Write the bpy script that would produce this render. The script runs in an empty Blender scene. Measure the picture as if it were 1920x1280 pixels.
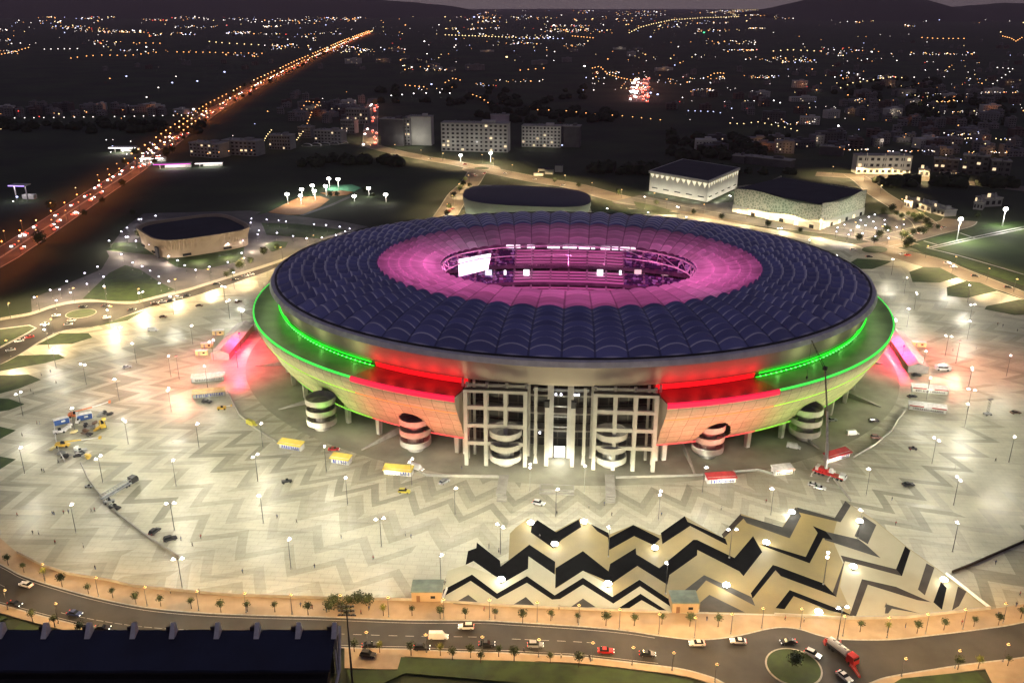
import bpy, math, random
from mathutils import Vector
random.seed(11)
PI = math.pi; R = math.radians
sc = bpy.context.scene
COL = sc.collection

# ------------------------------------------------------------------ camera
H, F, PITCH = 170.0, 1650.0, R(20.9)
cam_d = bpy.data.cameras.new("camera"); cam = bpy.data.objects.new("camera", cam_d); COL.objects.link(cam)
cam.location = (0, 0, H); cam.rotation_euler = (PI/2 - PITCH, 0, 0)
cam_d.sensor_width = 36.0; cam_d.lens = 36.0*F/1920.0; cam_d.clip_start = 1.0; cam_d.clip_end = 90000
sc.camera = cam

# ------------------------------------------------------------------ dusk sky
w = bpy.data.worlds.new("World"); sc.world = w; w.use_nodes = True
wn, wl = w.node_tree.nodes, w.node_tree.links
sky = wn.new('ShaderNodeTexSky'); sky.sky_type = 'NISHITA'; sky.sun_disc = False
sky.sun_elevation = R(-4.0); sky.sun_rotation = R(150)
mixc = wn.new('ShaderNodeMixRGB'); mixc.blend_type = 'ADD'; mixc.inputs[0].default_value = 1.0
tc = wn.new('ShaderNodeTexCoord'); sep = wn.new('ShaderNodeSeparateXYZ')
ramp = wn.new('ShaderNodeValToRGB'); wl.new(tc.outputs['Generated'], sep.inputs[0]); wl.new(sep.outputs[2], ramp.inputs[0])
ramp.color_ramp.elements[0].position = 0.0; ramp.color_ramp.elements[0].color = (4.6, 3.7, 3.8, 1); e_ = ramp.color_ramp.elements.new(.07); e_.color = (1.0, .80, .92, 1)
ramp.color_ramp.elements[2].position = .5; ramp.color_ramp.elements[2].color = (.62, .58, .95, 1)
wl.new(sky.outputs[0], mixc.inputs[1]); wl.new(ramp.outputs[0], mixc.inputs[2])
wl.new(mixc.outputs[0], wn['Background'].inputs[0]); wn['Background'].inputs[1].default_value = 0.13
vs = sc.view_settings; vs.view_transform = 'Standard'; vs.look = 'None'; vs.exposure = 0; vs.gamma = 1
cy = sc.cycles
cy.max_bounces = 5; cy.diffuse_bounces = 2; cy.glossy_bounces = 2; cy.transmission_bounces = 3; cy.volume_bounces = 0
cy.sample_clamp_indirect = 4; cy.sample_clamp_direct = 0; cy.caustics_reflective = False; cy.caustics_refractive = False
cy.use_denoising = True; cy.use_light_tree = True

# ------------------------------------------------------------------ helpers
def ray(px, py):
    a = (px-960)/F; b = -(py-640)/F
    return (a, math.cos(PITCH)+b*math.sin(PITCH), -math.sin(PITCH)+b*math.cos(PITCH))
def G(px, py, z=0.0):
    "ground point seen at picture position px, py (survey of the site from the air)"
    r = ray(px, py); k = (z-H)/r[2]
    return (r[0]*k, r[1]*k)
def PX(x, y, z):
    dy, dz = y, z-H
    c = dy*math.cos(PITCH)-dz*math.sin(PITCH); u = dy*math.sin(PITCH)+dz*math.cos(PITCH)
    return (960+F*x/c, 640-F*u/c)

class MB:
    def __init__(s): s.v = []; s.f = []; s.m = []
    def add(s, vs, fs, m=0):
        o = len(s.v); s.v += [tuple(p) for p in vs]
        for f in fs: s.f.append(tuple(i+o for i in f)); s.m.append(m)
    def box(s, x, y, z0, sx, sy, sz, rz=0.0, m=0, taper=1.0):
        c, n = math.cos(rz), math.sin(rz); vs = []
        for k, zz in ((1, z0), (taper, z0+sz)):
            for a, b in ((-1, -1), (1, -1), (1, 1), (-1, 1)):
                u, w_ = a*sx/2*k, b*sy/2*k
                vs.append((x+u*c-w_*n, y+u*n+w_*c, zz))
        s.add(vs, [(3, 2, 1, 0), (4, 5, 6, 7), (0, 1, 5, 4), (1, 2, 6, 5), (2, 3, 7, 6), (3, 0, 4, 7)], m); return s
    def cyl(s, x, y, z0, z1, r0, r1=None, n=10, m=0):
        r1 = r0 if r1 is None else r1; vs = []
        for r, z in ((r0, z0), (r1, z1)):
            for i in range(n): a = 2*PI*i/n; vs.append((x+r*math.cos(a), y+r*math.sin(a), z))
        fs = [(i, (i+1) % n, n+(i+1) % n, n+i) for i in range(n)] + [tuple(range(n-1, -1, -1)), tuple(range(n, 2*n))]
        s.add(vs, fs, m); return s
    def bar(s, p, q, r, r2=None, n=6, m=0):
        p, q = Vector(p), Vector(q); d = q-p
        if d.length < 1e-6: return s
        d.normalize(); up = Vector((0, 0, 1)) if abs(d.z) < .9 else Vector((1, 0, 0))
        a = d.cross(up).normalized(); b = d.cross(a); r2 = r if r2 is None else r2; vs = []
        for c, rr in ((p, r), (q, r2)):
            for i in range(n):
                t = 2*PI*i/n; vs.append(c+a*math.cos(t)*rr+b*math.sin(t)*rr)
        s.add(vs, [(i, n+i, n+(i+1) % n, (i+1) % n) for i in range(n)]+[tuple(range(n)), tuple(range(2*n-1, n-1, -1))], m); return s
    def prism(s, poly, z0, z1, m=0):
        n = len(poly); ar = sum(poly[i][0]*poly[(i+1) % n][1]-poly[(i+1) % n][0]*poly[i][1] for i in range(n))
        if ar < 0: poly = poly[::-1]
        vs = [(p[0], p[1], z0) for p in poly]+[(p[0], p[1], z1) for p in poly]
        s.add(vs, [tuple(range(n, 2*n))]+[(i, (i+1) % n, n+(i+1) % n, n+i) for i in range(n)], m); return s
    def sheet(s, poly, z, m=0):
        n = len(poly); ar = sum(poly[i][0]*poly[(i+1) % n][1]-poly[(i+1) % n][0]*poly[i][1] for i in range(n))
        if ar < 0: poly = poly[::-1]
        s.add([(p[0], p[1], z) for p in poly], [tuple(range(n))], m); return s
    def strip(s, line, wd, z, m=0):
        for i in range(len(line)-1):
            (x0, y0), (x1, y1) = line[i], line[i+1]; L = math.hypot(x1-x0, y1-y0) or 1
            nx, ny = -(y1-y0)/L*wd/2, (x1-x0)/L*wd/2
            s.add([(x0-nx, y0-ny, z), (x1-nx, y1-ny, z), (x1+nx, y1+ny, z), (x0+nx, y0+ny, z)], [(0, 1, 2, 3)], m)
        return s
    def ball(s, x, y, z, rx, ry, rz, nu=8, nv=5, m=0, jit=0):
        vs = []
        for j in range(nv+1):
            for i in range(nu):
                a = 2*PI*i/nu; b = PI*j/nv; k = 1+random.uniform(-jit, jit)
                vs.append((x+rx*k*math.cos(a)*math.sin(b), y+ry*k*math.sin(a)*math.sin(b), z-rz*k*math.cos(b)))
        s.add(vs, [(j*nu+i, j*nu+(i+1) % nu, (j+1)*nu+(i+1) % nu, (j+1)*nu+i) for j in range(nv) for i in range(nu)], m); return s
    def grid(s, rows, m=0, closed=False, skip=None):
        o = len(s.v); n = len(rows[0])
        for r in rows: s.v += [tuple(p) for p in r]
        for j in range(len(rows)-1):
            for i in range(n if closed else n-1):
                if skip and skip(i, j): continue
                s.f.append((o+j*n+i, o+j*n+(i+1) % n, o+(j+1)*n+(i+1) % n, o+(j+1)*n+i)); s.m.append(m)
        return s
    def build(s, name, mats, parent=None, smooth=False, loc=None, rz=0):
        me = bpy.data.meshes.new(name); me.from_pydata(s.v, [], s.f)
        for mt in (mats if isinstance(mats, (list, tuple)) else [mats]): me.materials.append(mt)
        me.polygons.foreach_set('material_index', s.m)
        if smooth: me.polygons.foreach_set('use_smooth', [True]*len(s.f))
        me.update()
        o = bpy.data.objects.new(name, me); COL.objects.link(o)
        if parent: o.parent = parent
        if loc: o.location = loc
        o.rotation_euler[2] = rz
        return o

def tag(o, label=None, cat=None, group=None, kind=None):
    if label: o['label'] = label
    if cat: o['category'] = cat
    if group: o['group'] = group
    if kind: o['kind'] = kind
    return o
def empty(name, loc, rz=0):
    o = bpy.data.objects.new(name, None); COL.objects.link(o); o.location = loc; o.rotation_euler[2] = rz
    o.empty_display_size = .5
    return o
def copy_tree(o, parent=None, kids=None):
    c = o.copy(); COL.objects.link(c)
    if parent: c.parent = parent
    for ch in KIDS(o): copy_tree(ch, c)
    return c
_kids = {}
def KIDS(o): return list(o.children)

# materials -----------------------------------------------------------
def nt(name):
    m = bpy.data.materials.new(name); m.use_nodes = True
    return m, m.node_tree.nodes, m.node_tree.links, m.node_tree.nodes['Principled BSDF']
def pm(name, c1, c2=None, scale=.5, rough=.75, metal=0, bump=0, detail=4, spec=.5, bscale=None, coat=0):
    m, n, l, b = nt(name)
    c2 = c2 or tuple(x*.72 for x in c1)
    t = n.new('ShaderNodeTexCoord'); nz = n.new('ShaderNodeTexNoise'); nz.inputs['Scale'].default_value = scale; nz.inputs['Detail'].default_value = detail
    r = n.new('ShaderNodeValToRGB'); r.color_ramp.elements[0].position = .36; r.color_ramp.elements[1].position = .64
    r.color_ramp.elements[0].color = (*c2, 1); r.color_ramp.elements[1].color = (*c1, 1)
    l.new(t.outputs['Object'], nz.inputs['Vector']); l.new(nz.outputs[0], r.inputs[0]); l.new(r.outputs[0], b.inputs['Base Color'])
    b.inputs['Roughness'].default_value = rough; b.inputs['Metallic'].default_value = metal
    b.inputs['Specular IOR Level'].default_value = spec
    if coat: b.inputs['Coat Weight'].default_value = coat
    if bump:
        nb = n.new('ShaderNodeTexNoise'); nb.inputs['Scale'].default_value = bscale or scale*6
        l.new(t.outputs['Object'], nb.inputs['Vector'])
        bp = n.new('ShaderNodeBump'); bp.inputs['Strength'].default_value = bump; l.new(nb.outputs[0], bp.inputs['Height']); l.new(bp.outputs[0], b.inputs['Normal'])
    return m
def em(name, c, s, sample=False, var=.15, nsc=2.0):
    m, n, l, b = nt(name)
    b.inputs['Base Color'].default_value = (*[min(1, x*.8) for x in c], 1)
    nz = n.new('ShaderNodeTexNoise'); nz.inputs['Scale'].default_value = nsc
    mr = n.new('ShaderNodeMapRange'); mr.inputs[1].default_value = .3; mr.inputs[2].default_value = .7; mr.inputs[3].default_value = s*(1-var); mr.inputs[4].default_value = s*(1+var)
    l.new(nz.outputs[0], mr.inputs[0]); l.new(mr.outputs[0], b.inputs['Emission Strength'])
    b.inputs['Emission Color'].default_value = (*c, 1)
    m.cycles.emission_sampling = 'FRONT_BACK' if sample else 'NONE'
    return m

# lights ---------------------------------------------------------------
def bat_nodes(ld, p, cap):
    "street-lantern optics: more light towards the sides than straight down"
    ld.use_nodes = True; n, l = ld.node_tree.nodes, ld.node_tree.links
    e = n['Emission']; g = n.new('ShaderNodeNewGeometry'); s = n.new('ShaderNodeSeparateXYZ'); l.new(g.outputs['Incoming'], s.inputs[0])
    a = n.new('ShaderNodeMath'); a.operation = 'ABSOLUTE'; l.new(s.outputs[2], a.inputs[0])
    mx = n.new('ShaderNodeMath'); mx.operation = 'MAXIMUM'; mx.inputs[1].default_value = cap; l.new(a.outputs[0], mx.inputs[0])
    pw = n.new('ShaderNodeMath'); pw.operation = 'POWER'; pw.inputs[1].default_value = -p; l.new(mx.outputs[0], pw.inputs[0])
    l.new(pw.outputs[0], e.inputs['Strength'])
_ld = {}
def lamp(loc, energy, color, parent=None, radius=.4, kind='POINT', bat=None, cone=160, blend=.25, rot=None, name='lamp_light'):
    key = (energy, color, radius, kind, bat, cone)
    if key not in _ld:
        ld = bpy.data.lights.new(name, kind); ld.energy = energy; ld.color = color; ld.shadow_soft_size = radius
        if kind == 'SPOT': ld.spot_size = R(cone); ld.spot_blend = blend
        if bat: bat_nodes(ld, *bat)
        _ld[key] = ld
    o = bpy.data.objects.new(name, _ld[key]); COL.objects.link(o); o.location = loc
    if rot: o.rotation_euler = rot
    if parent: o.parent = parent
    return o

# labels: say where a thing stands from the nearest landmark ------------------
LANDMARKS = [(1046, 905, 'the stadium entrance'), (797, 1108, 'the flat-roofed gate hut on the left of the black zigzags'), (1283, 1130, 'the flat-roofed gate hut among the black zigzags'),
 (1488, 1255, 'the front roundabout'), (1552, 885, 'the mobile crane'), (150, 800, 'the blue container'), (222, 918, 'the grey lying truss'), (543, 833, 'the left yellow kiosk'), (636, 862, 'the short yellow kiosk'),
 (745, 883, 'the yellow kiosk nearest the entrance'), (1353, 898, 'the red-topped kiosk right of the entrance'), (1468, 883, 'the small red-striped kiosk'), (1740, 727, 'the far red-edged kiosk'), (1735, 760, 'the near red-edged kiosk'),
 (390, 705, 'the white kiosk'), (392, 740, 'the cream kiosk'), (430, 645, 'the left pink-lit tent'), (1700, 665, 'the right pink-lit tent'), (155, 588, 'the left roundabout'), (905, 316, 'the far roundabout'),
 (365, 430, 'the ribbed square arena'), (984, 375, 'the dark oval arena'), (1300, 350, 'the white block with lit triangles'), (1495, 395, 'the lattice-walled hall'), (1640, 468, 'the small oval lawn'), (1631, 495, 'the first five-sided lawn'),
 (1750, 515, 'the second five-sided lawn'), (1822, 543, 'the third five-sided lawn'), (1890, 577, 'the fourth five-sided lawn'), (1850, 470, 'the floodlit pitch'), (60, 677, 'the upper left pointed lawn'), (35, 717, 'the second left pointed lawn'),
 (20, 760, 'the third left pointed lawn'), (15, 860, 'the lowest left pointed lawn'), (1020, 990, 'the first black zigzag'), (1093, 1100, 'the black chevron row by the kerb'), (1450, 1000, 'the upper right black zigzag'), (1500, 1080, 'the lower right black zigzag'),
 (1766, 1115, 'the rightmost black bar'), (1855, 1142, 'the foot of the white ramp rail'), (335, 1045, 'the long ramp edge on the left'), (300, 1190, 'the blue grandstand roof'), (640, 1160, 'the dark floodlight mast'),
 (600, 375, 'the lit clay courts'), (1650, 415, 'the lit car park'), (1797, 420, 'the left white floodlight mast'), (230, 535, 'the dark lawn beside the left ring road'), (395, 480, 'the dark lawn below the square arena'),
 (605, 790, 'the leftmost spiral ramp'), (780, 820, 'the spiral ramp left of the entrance'), (1325, 835, 'the spiral ramp right of the entrance'), (1507, 800, 'the rightmost spiral ramp'), (1855, 765, 'the scissor lift'), (700, 200, 'the far red and white traffic'),
 (1200, 165, 'the bright far avenue'), (890, 255, 'the long pale apartment block'), (1015, 255, 'the gridded office block')]
_used = set()
def where(px, py):
    ls = sorted(LANDMARKS, key=lambda q: (q[0]-px)**2+((q[1]-py)*1.4)**2)
    for L in ls:
        dx, dy = px-L[0], (py-L[1])*1.4; a = math.degrees(math.atan2(-dy, dx)) % 360
        d = ['right of', 'above right of', 'above', 'above left of', 'left of', 'below left of', 'below', 'below right of'][int((a+22.5)//45) % 8]
        ds = math.hypot(dx, dy)
        q = 'just ' if ds < 45 else ('' if ds < 110 else ('well ' if ds < 220 else 'far '))
        yield q+d+' '+L[2]
def ulabel(desc, px, py):
    "one label per thing, never used twice"
    for k, wtxt in enumerate(where(px, py)):
        t = desc+' '+wtxt
        if t not in _used and len(t.split()) <= 16: _used.add(t); return t
    return desc
# ================================================================== setting
CX, CY, PHI = 28.4, 435.0, R(-4.4)
def L2W(x, y):
    c, s = math.cos(PHI), math.sin(PHI); return (CX+x*c-y*s, CY+x*s+y*c)
def W2L(x, y):
    c, s = math.cos(PHI), math.sin(PHI); x -= CX; y -= CY; return (x*c+y*s, -x*s+y*c)
def P(pts, z=0.0): return [G(a, b, z) for a, b in pts]
def struct(name, mb, m, **k):
    o = mb.build(name, m, **k); o['kind'] = 'structure'; return o
def spline(pts, k=6):
    out = []
    for i in range(len(pts)-1):
        p0 = pts[max(0, i-1)]; p1 = pts[i]; p2 = pts[i+1]; p3 = pts[min(len(pts)-1, i+2)]
        for j in range(k):
            t = j/k
            out.append(tuple(.5*((2*p1[c])+(-p0[c]+p2[c])*t+(2*p0[c]-5*p1[c]+4*p2[c]-p3[c])*t*t+(-p0[c]+3*p1[c]-3*p2[c]+p3[c])*t**3) for c in (0, 1)))
    out.append(pts[-1]); return out

M = {}
M['soil'] = pm('dark_field_soil', (.036, .055, .018), (.014, .022, .009), .01, .95, bump=.2)
M['grass'] = pm('lawn_grass', (.032, .066, .008), (.016, .036, .005), .22, .9, bump=.5, bscale=8)
M['turf'] = pm('pitch_turf', (.10, .15, .045), (.07, .11, .03), .03, .9)
M['asphalt'] = pm('asphalt', (.050, .045, .040), (.024, .022, .020), .07, .8, detail=9, bump=.15, bscale=20)
M['asphalt_dark'] = pm('apron_asphalt', (.40, .385, .29), (.24, .23, .175), .06, .8, detail=8)
M['walk'] = pm('pavement_stone', (.42, .31, .20), (.34, .25, .16), .25, .8)
M['kerb'] = pm('kerb_stone', (.45, .42, .36), None, 1, .7)
M['white'] = pm('white_paint', (.78, .77, .72), (.66, .65, .60), .8, .55)
M['line'] = pm('road_marking', (.55, .53, .48), None, 2, .6)
M['dark'] = pm('black_metal', (.03, .03, .032), (.018, .018, .02), 2, .5)
M['steel'] = pm('galvanised_steel', (.34, .34, .33), (.24, .24, .24), 1.5, .45, metal=.5)
M['concrete'] = pm('concrete', (.42, .40, .34), (.33, .31, .27), .35, .85, bump=.1)
M['tan'] = pm('ochre_polished_stone', (.34, .25, .10), (.20, .165, .085), .04, .5, detail=9, spec=.25)
M['blackstone'] = pm('black_polished_stone', (.006, .006, .007), (.003, .003, .004), .15, .8, detail=8, spec=.02)
M['greystone'] = pm('grey_worn_stone', (.085, .08, .072), (.05, .048, .044), .12, .7, detail=8, spec=.1)
M['brownstone'] = pm('brown_worn_stone', (.06, .046, .036), (.035, .028, .024), .12, .7, detail=8, spec=.1)
M['cream'] = pm('cream_polished_stone', (.47, .44, .30), (.39, .37, .255), .08, .6, detail=8)
M['clay'] = pm('clay_court', (.50, .22, .07), (.42, .18, .06), .08, .9)

def plaza_mat():
    m, n, l, b = nt('zigzag_plaza_paving')
    t = n.new('ShaderNodeTexCoord'); s = n.new('ShaderNodeSeparateXYZ'); l.new(t.outputs['Object'], s.inputs[0])
    def ma(op, a, b_=None, c_=None):
        q = n.new('ShaderNodeMath'); q.operation = op
        for i, v in enumerate((a, b_, c_)):
            if v is None: continue
            if isinstance(v, (int, float)): q.inputs[i].default_value = v
            else: l.new(v, q.inputs[i])
        return q.outputs[0]
    x = ma('DIVIDE', s.outputs[0], 1.12); y = s.outputs[1]
    ang = ma('ARCTAN2', y, x); u = ma('MULTIPLY', ang, 72/(2*PI)); u = ma('ADD', u, 100.0)
    r = ma('SQRT', ma('ADD', ma('MULTIPLY', x, x), ma('MULTIPLY', y, y)))
    tri = ma('MULTIPLY', ma('ABSOLUTE', ma('SUBTRACT', ma('FRACT', u), .5)), 2)
    wv = ma('SUBTRACT', r, ma('MULTIPLY', tri, 11.0)); wv = ma('ADD', wv, 200)
    # the zigzags shift where two fields of the pattern meet
    band = ma('FLOOR', ma('DIVIDE', wv, 4.6))
    cell = ma('FLOOR', ma('DIVIDE', ma('ADD', u, ma('MULTIPLY', band, 1.5)), 9))
    cv = n.new('ShaderNodeCombineXYZ'); l.new(band, cv.inputs[0]); l.new(cell, cv.inputs[1])
    wn_ = n.new('ShaderNodeTexWhiteNoise'); wn_.noise_dimensions = '2D'; l.new(cv.outputs[0], wn_.inputs['Vector'])
    half = ma('FLOOR', ma('MULTIPLY', u, 2)); cv2 = n.new('ShaderNodeCombineXYZ'); l.new(band, cv2.inputs[0]); l.new(half, cv2.inputs[1])
    wn2 = n.new('ShaderNodeTexWhiteNoise'); wn2.noise_dimensions = '2D'; l.new(cv2.outputs[0], wn2.inputs['Vector'])
    rp = n.new('ShaderNodeValToRGB'); rp.color_ramp.interpolation = 'CONSTANT'; e = rp.color_ramp.elements
    e[0].position = 0; e[0].color = (.53, .505, .385, 1); e[1].position = .60; e[1].color = (.39, .365, .27, 1)
    a = e.new(.80); a.color = (.43, .40, .31, 1); a = e.new(.88); a.color = (.30, .285, .21, 1)
    v = ma('ADD', ma('MULTIPLY', wn_.outputs[0], .97), ma('MULTIPLY', wn2.outputs[0], .03)); l.new(v, rp.inputs[0])
    nz = n.new('ShaderNodeTexNoise'); nz.inputs['Scale'].default_value = .018; nz.inputs['Detail'].default_value = 6; l.new(t.outputs['Object'], nz.inputs['Vector'])
    fade = n.new('ShaderNodeMapRange'); fade.inputs[1].default_value = .40; fade.inputs[2].default_value = .62; fade.inputs[3].default_value = .72; fade.inputs[4].default_value = 1.0; l.new(nz.outputs[0], fade.inputs[0])
    base = n.new('ShaderNodeMixRGB'); base.inputs[1].default_value = (.46, .435, .33, 1); l.new(fade.outputs[0], base.inputs[0]); l.new(rp.outputs[0], base.inputs[2])
    nz2 = n.new('ShaderNodeTexNoise'); nz2.inputs['Scale'].default_value = .09; nz2.inputs['Detail'].default_value = 9; nz2.inputs['Roughness'].default_value = .65; l.new(t.outputs['Object'], nz2.inputs['Vector'])
    mr = n.new('ShaderNodeMapRange'); mr.inputs[1].default_value = .35; mr.inputs[2].default_value = .65; mr.inputs[3].default_value = .86; mr.inputs[4].default_value = 1.08; l.new(nz2.outputs[0], mr.inputs[0])
    vm = n.new('ShaderNodeVectorMath'); vm.operation = 'SCALE'; l.new(base.outputs[0], vm.inputs[0]); l.new(mr.outputs[0], vm.inputs[3])
    # slab joints, drains and long tyre stains
    jb = n.new('ShaderNodeTexBrick'); jb.inputs['Scale'].default_value = 1; jb.inputs['Brick Width'].default_value = 4.0; jb.inputs['Row Height'].default_value = 2.3; jb.inputs['Mortar Size'].default_value = .07; jb.inputs['Color1'].default_value = (1, 1, 1, 1); jb.inputs['Color2'].default_value = (.93, .93, .92, 1); jb.inputs['Mortar'].default_value = (.76, .76, .74, 1)
    l.new(t.outputs['Object'], jb.inputs['Vector'])
    mp = n.new('ShaderNodeMapping'); mp.inputs['Scale'].default_value = (.02, .35, 1); mp.inputs['Rotation'].default_value = (0, 0, .35); l.new(t.outputs['Object'], mp.inputs[0])
    ns = n.new('ShaderNodeTexNoise'); ns.inputs['Scale'].default_value = 1.0; ns.inputs['Detail'].default_value = 5; l.new(mp.outputs[0], ns.inputs['Vector'])
    ms_ = n.new('ShaderNodeMapRange'); ms_.inputs[1].default_value = .56; ms_.inputs[2].default_value = .70; ms_.inputs[3].default_value = 1; ms_.inputs[4].default_value = .80; l.new(ns.outputs[0], ms_.inputs[0])
    m1 = n.new('ShaderNodeMixRGB'); m1.blend_type = 'MULTIPLY'; m1.inputs[0].default_value = 1; l.new(vm.outputs[0], m1.inputs[1]); l.new(jb.outputs[0], m1.inputs[2])
    v2 = n.new('ShaderNodeVectorMath'); v2.operation = 'SCALE'; l.new(m1.outputs[0], v2.inputs[0]); l.new(ms_.outputs[0], v2.inputs[3])
    l.new(v2.outputs[0], b.inputs['Base Color'])
    rr = n.new('ShaderNodeMapRange'); rr.inputs[3].default_value = .42; rr.inputs[4].default_value = .7; l.new(wn2.outputs[0], rr.inputs[0]); l.new(rr.outputs[0], b.inputs['Roughness'])
    return m
M['plaza'] = plaza_mat()

# the ground as one sheet to the horizon, gently folded far away
g = MB(); rows = []
ys = [-600, -100, 100, 250, 400, 600, 900, 1300, 1900, 2700, 3800, 5200, 7000, 9500, 13000, 18000, 26000, 44000]
for y in ys:
    row = []
    for i in range(-40, 41):
        x = i/40*(1200+max(0, y)*1.1); z = -.2
        if y > 2500:
            k = min(1, (y-2500)/4000); z += k*(math.sin(x/900.+y/1400.)*4+math.sin(x/2300.+1)*5-4)
        row.append((x, y, z))
    rows.append(row)
g.grid(rows); struct('ground', g, M['soil'], smooth=True)
# distant ridges on the skyline
M['hill'] = pm('dark_hillside', (.02, .018, .014), (.012, .011, .009), .002, .95)
def ridge(px0, px1, D, prof, depth):
    rows = []; n = 60
    for j, kk in enumerate((0, .35, .7, 1, .7, .3, 0)):
        row = []
        for i in range(n+1):
            t = i/n; px = px0+(px1-px0)*t; x = (px-960)/F*D*.97
            hh = prof(px); row.append((x*(1+(j-3)*.02), D+(j-3)*depth/3, -30+(hh+30)*kk*(1 if j == 3 else random.uniform(.93, 1.0))))
        rows.append(row)
    return MB().grid(rows)
def hz(px, pts, D):
    for (a, ya), (b, yb) in zip(pts, pts[1:]):
        if a <= px <= b: y = ya+(yb-ya)*(px-a)/(b-a); return H+(10-y)/F*D*.97+random.uniform(-6, 6)
    return 0
pr = [(1400, 20), (1440, 11), (1480, 4), (1502, -4), (1540, -16), (1620, -18), (1680, -6), (1705, 5), (1740, 14), (1790, 10), (1850, 6), (1950, 9), (2100, 12), (2400, 14)]
struct('hills', ridge(1400, 2400, 14000, lambda p: hz(p, pr, 14000), 3500), M['hill'], smooth=True)
pl = [(-500, -8), (0, -10), (300, -9), (600, -6), (740, 2), (850, 11), (900, 20), (1000, 30)]
struct('hills', ridge(-500, 900, 16500, lambda p: hz(p, pl, 16500), 3500), M['hill'], smooth=True)

# plaza slab
PL = [(-220, 940), (-100, 960), (0, 1008), (33, 1037), (77, 1060), (127, 1077), (200, 1088), (250, 1100), (333, 1108), (433, 1117), (533, 1120), (633, 1123), (820, 1127), (954, 1136), (1096, 1142), (1259, 1149), (1452, 1154), (1580, 1161), (1700, 1159), (1806, 1147), (1856, 1142), (1920, 1132), (2060, 1100),
 (2160, 900), (2120, 640), (1920, 562), (1797, 522), (1690, 488), (1600, 458), (1450, 430), (1280, 402), (1130, 385), (960, 385), (830, 410), (640, 445), (560, 480), (500, 510), (422, 537), (352, 559), (281, 576), (225, 597), (183, 611), (121, 620), (84, 635), (42, 662), (0, 684), (-150, 760)]
pz = MB(); pl_l = [W2L(*G(a, b)) for a, b in PL]; pz.prism(pl_l, -.15, .12)
struct('plaza', pz, M['plaza'], loc=(CX, CY, 0), rz=PHI)
# darker service apron round the foot of the stadium
ap = [(166*math.cos(2*PI*i/96), 143*math.sin(2*PI*i/96)) for i in range(96)]
o = MB().sheet(ap, .135); struct('apron', o, M['asphalt_dark'], loc=(CX, CY, 0), rz=PHI)
# pavement between plaza and the front road
RU = spline([(-250, 930), (-120, 1000), (0, 1057), (40, 1078), (100, 1098), (180, 1120), (270, 1138), (370, 1148), (480, 1153), (600, 1156), (760, 1162), (900, 1163), (960, 1166), (1100, 1175), (1180, 1183), (1240, 1192), (1310, 1199), (1375, 1193), (1438, 1179), (1470, 1176), (1502, 1180), (1534, 1190), (1576, 1198), (1665, 1199), (1736, 1192), (1842, 1179), (1920, 1166), (2060, 1130), (2250, 1060)], 5)
PF = PL[:23]
band = P(RU)+P([(2250, 1000), (2160, 1040)])+P(PF[::-1])
struct('pavement', MB().prism(band, -.15, .10), M['walk'])
struct('kerb', MB().strip(P(RU), .5, .115), M['kerb'])
# front road
RL = spline([(-250, 1075), (-100, 1105), (0, 1133), (120, 1165), (240, 1190), (400, 1203), (560, 1211), (646, 1214), (717, 1216), (770, 1217), (848, 1221), (954, 1224), (1025, 1228), (1096, 1232), (1202, 1244), (1273, 1253), (1321, 1265), (1353, 1278), (1400, 1310), (1450, 1345), (1530, 1345), (1590, 1300), (1633, 1280), (1665, 1269), (1736, 1257), (1807, 1246), (1920, 1232), (2060, 1210), (2250, 1150)], 5)
struct('road', MB().prism(P(RU)+P(RL[::-1]), -.15, .0), M['asphalt'])
lw = MB()
for side, off in ((RU, 5), (RL, -5)): lw.strip(P([(a, b+off) for a, b in side if a < 1240]), .15, .006)
mid = P([(a, (b+RL[min(i, len(RL)-1)][1])/2) for i, (a, b) in enumerate(RU) if a < 1200])
for i in range(0, len(mid)-1, 1):
    (x0, y0), (x1, y1) = mid[i], mid[i+1]
    L = math.hypot(x1-x0, y1-y0); k = 0
    while k < L-3: lw.strip([(x0+(x1-x0)*k/L, y0+(y1-y0)*k/L), (x0+(x1-x0)*(k+2.5)/L, y0+(y1-y0)*(k+2.5)/L)], .14, .006); k += 8
struct('road_marking', lw, M['line'])
# lower pavement, lawns
def lower(a, b, w0):
    pts = [(x, y) for x, y in RL if a <= x <= b]
    return P(pts)+P([(x, y+w0(x)) for x, y in reversed(pts)])
struct('pavement', MB().prism(lower(646, 1353, lambda x: 38 if x < 752 else (14 if x < 1000 else 12)), -.15, .10), M['walk'])
struct('pavement', MB().prism(lower(-250, 250, lambda x: 16), -.15, .10), M['walk'])
struct('pavement', MB().prism(lower(1620, 2250, lambda x: 13 if x < 1850 else 60), -.15, .10), M['walk'])
struct('kerb', MB().strip(P([q for q in RL if q[0] < 1400]), .5, .115).strip(P([q for q in RL if q[0] > 1580]), .5, .115), M['kerb'])
LAWN = []
def lawn(pts, m='grass', z=.2):
    o = MB().prism(P(pts), -.1, z); struct('lawn', o, M[m]); return o
lawn([(752, 1232), (848, 1236), (990, 1240), (1131, 1252), (1220, 1262), (1300, 1278), (1330, 1300), (1200, 1300), (760, 1262), (700, 1290), (660, 1300), (650, 1256), (745, 1256)])
lawn([(1660, 1290), (1690, 1272), (1830, 1258), (1870, 1300), (1700, 1330)]); lawn([(-60, 1138), (15, 1158), (-60, 1190)]); lawn([(20, 1185), (42, 1165), (80, 1180), (120, 1200)])
def ell(cx, cy, rx, ry, n=28): return [(cx+rx*math.cos(2*PI*i/n), cy+ry*math.sin(2*PI*i/n)) for i in range(n)]
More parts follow.
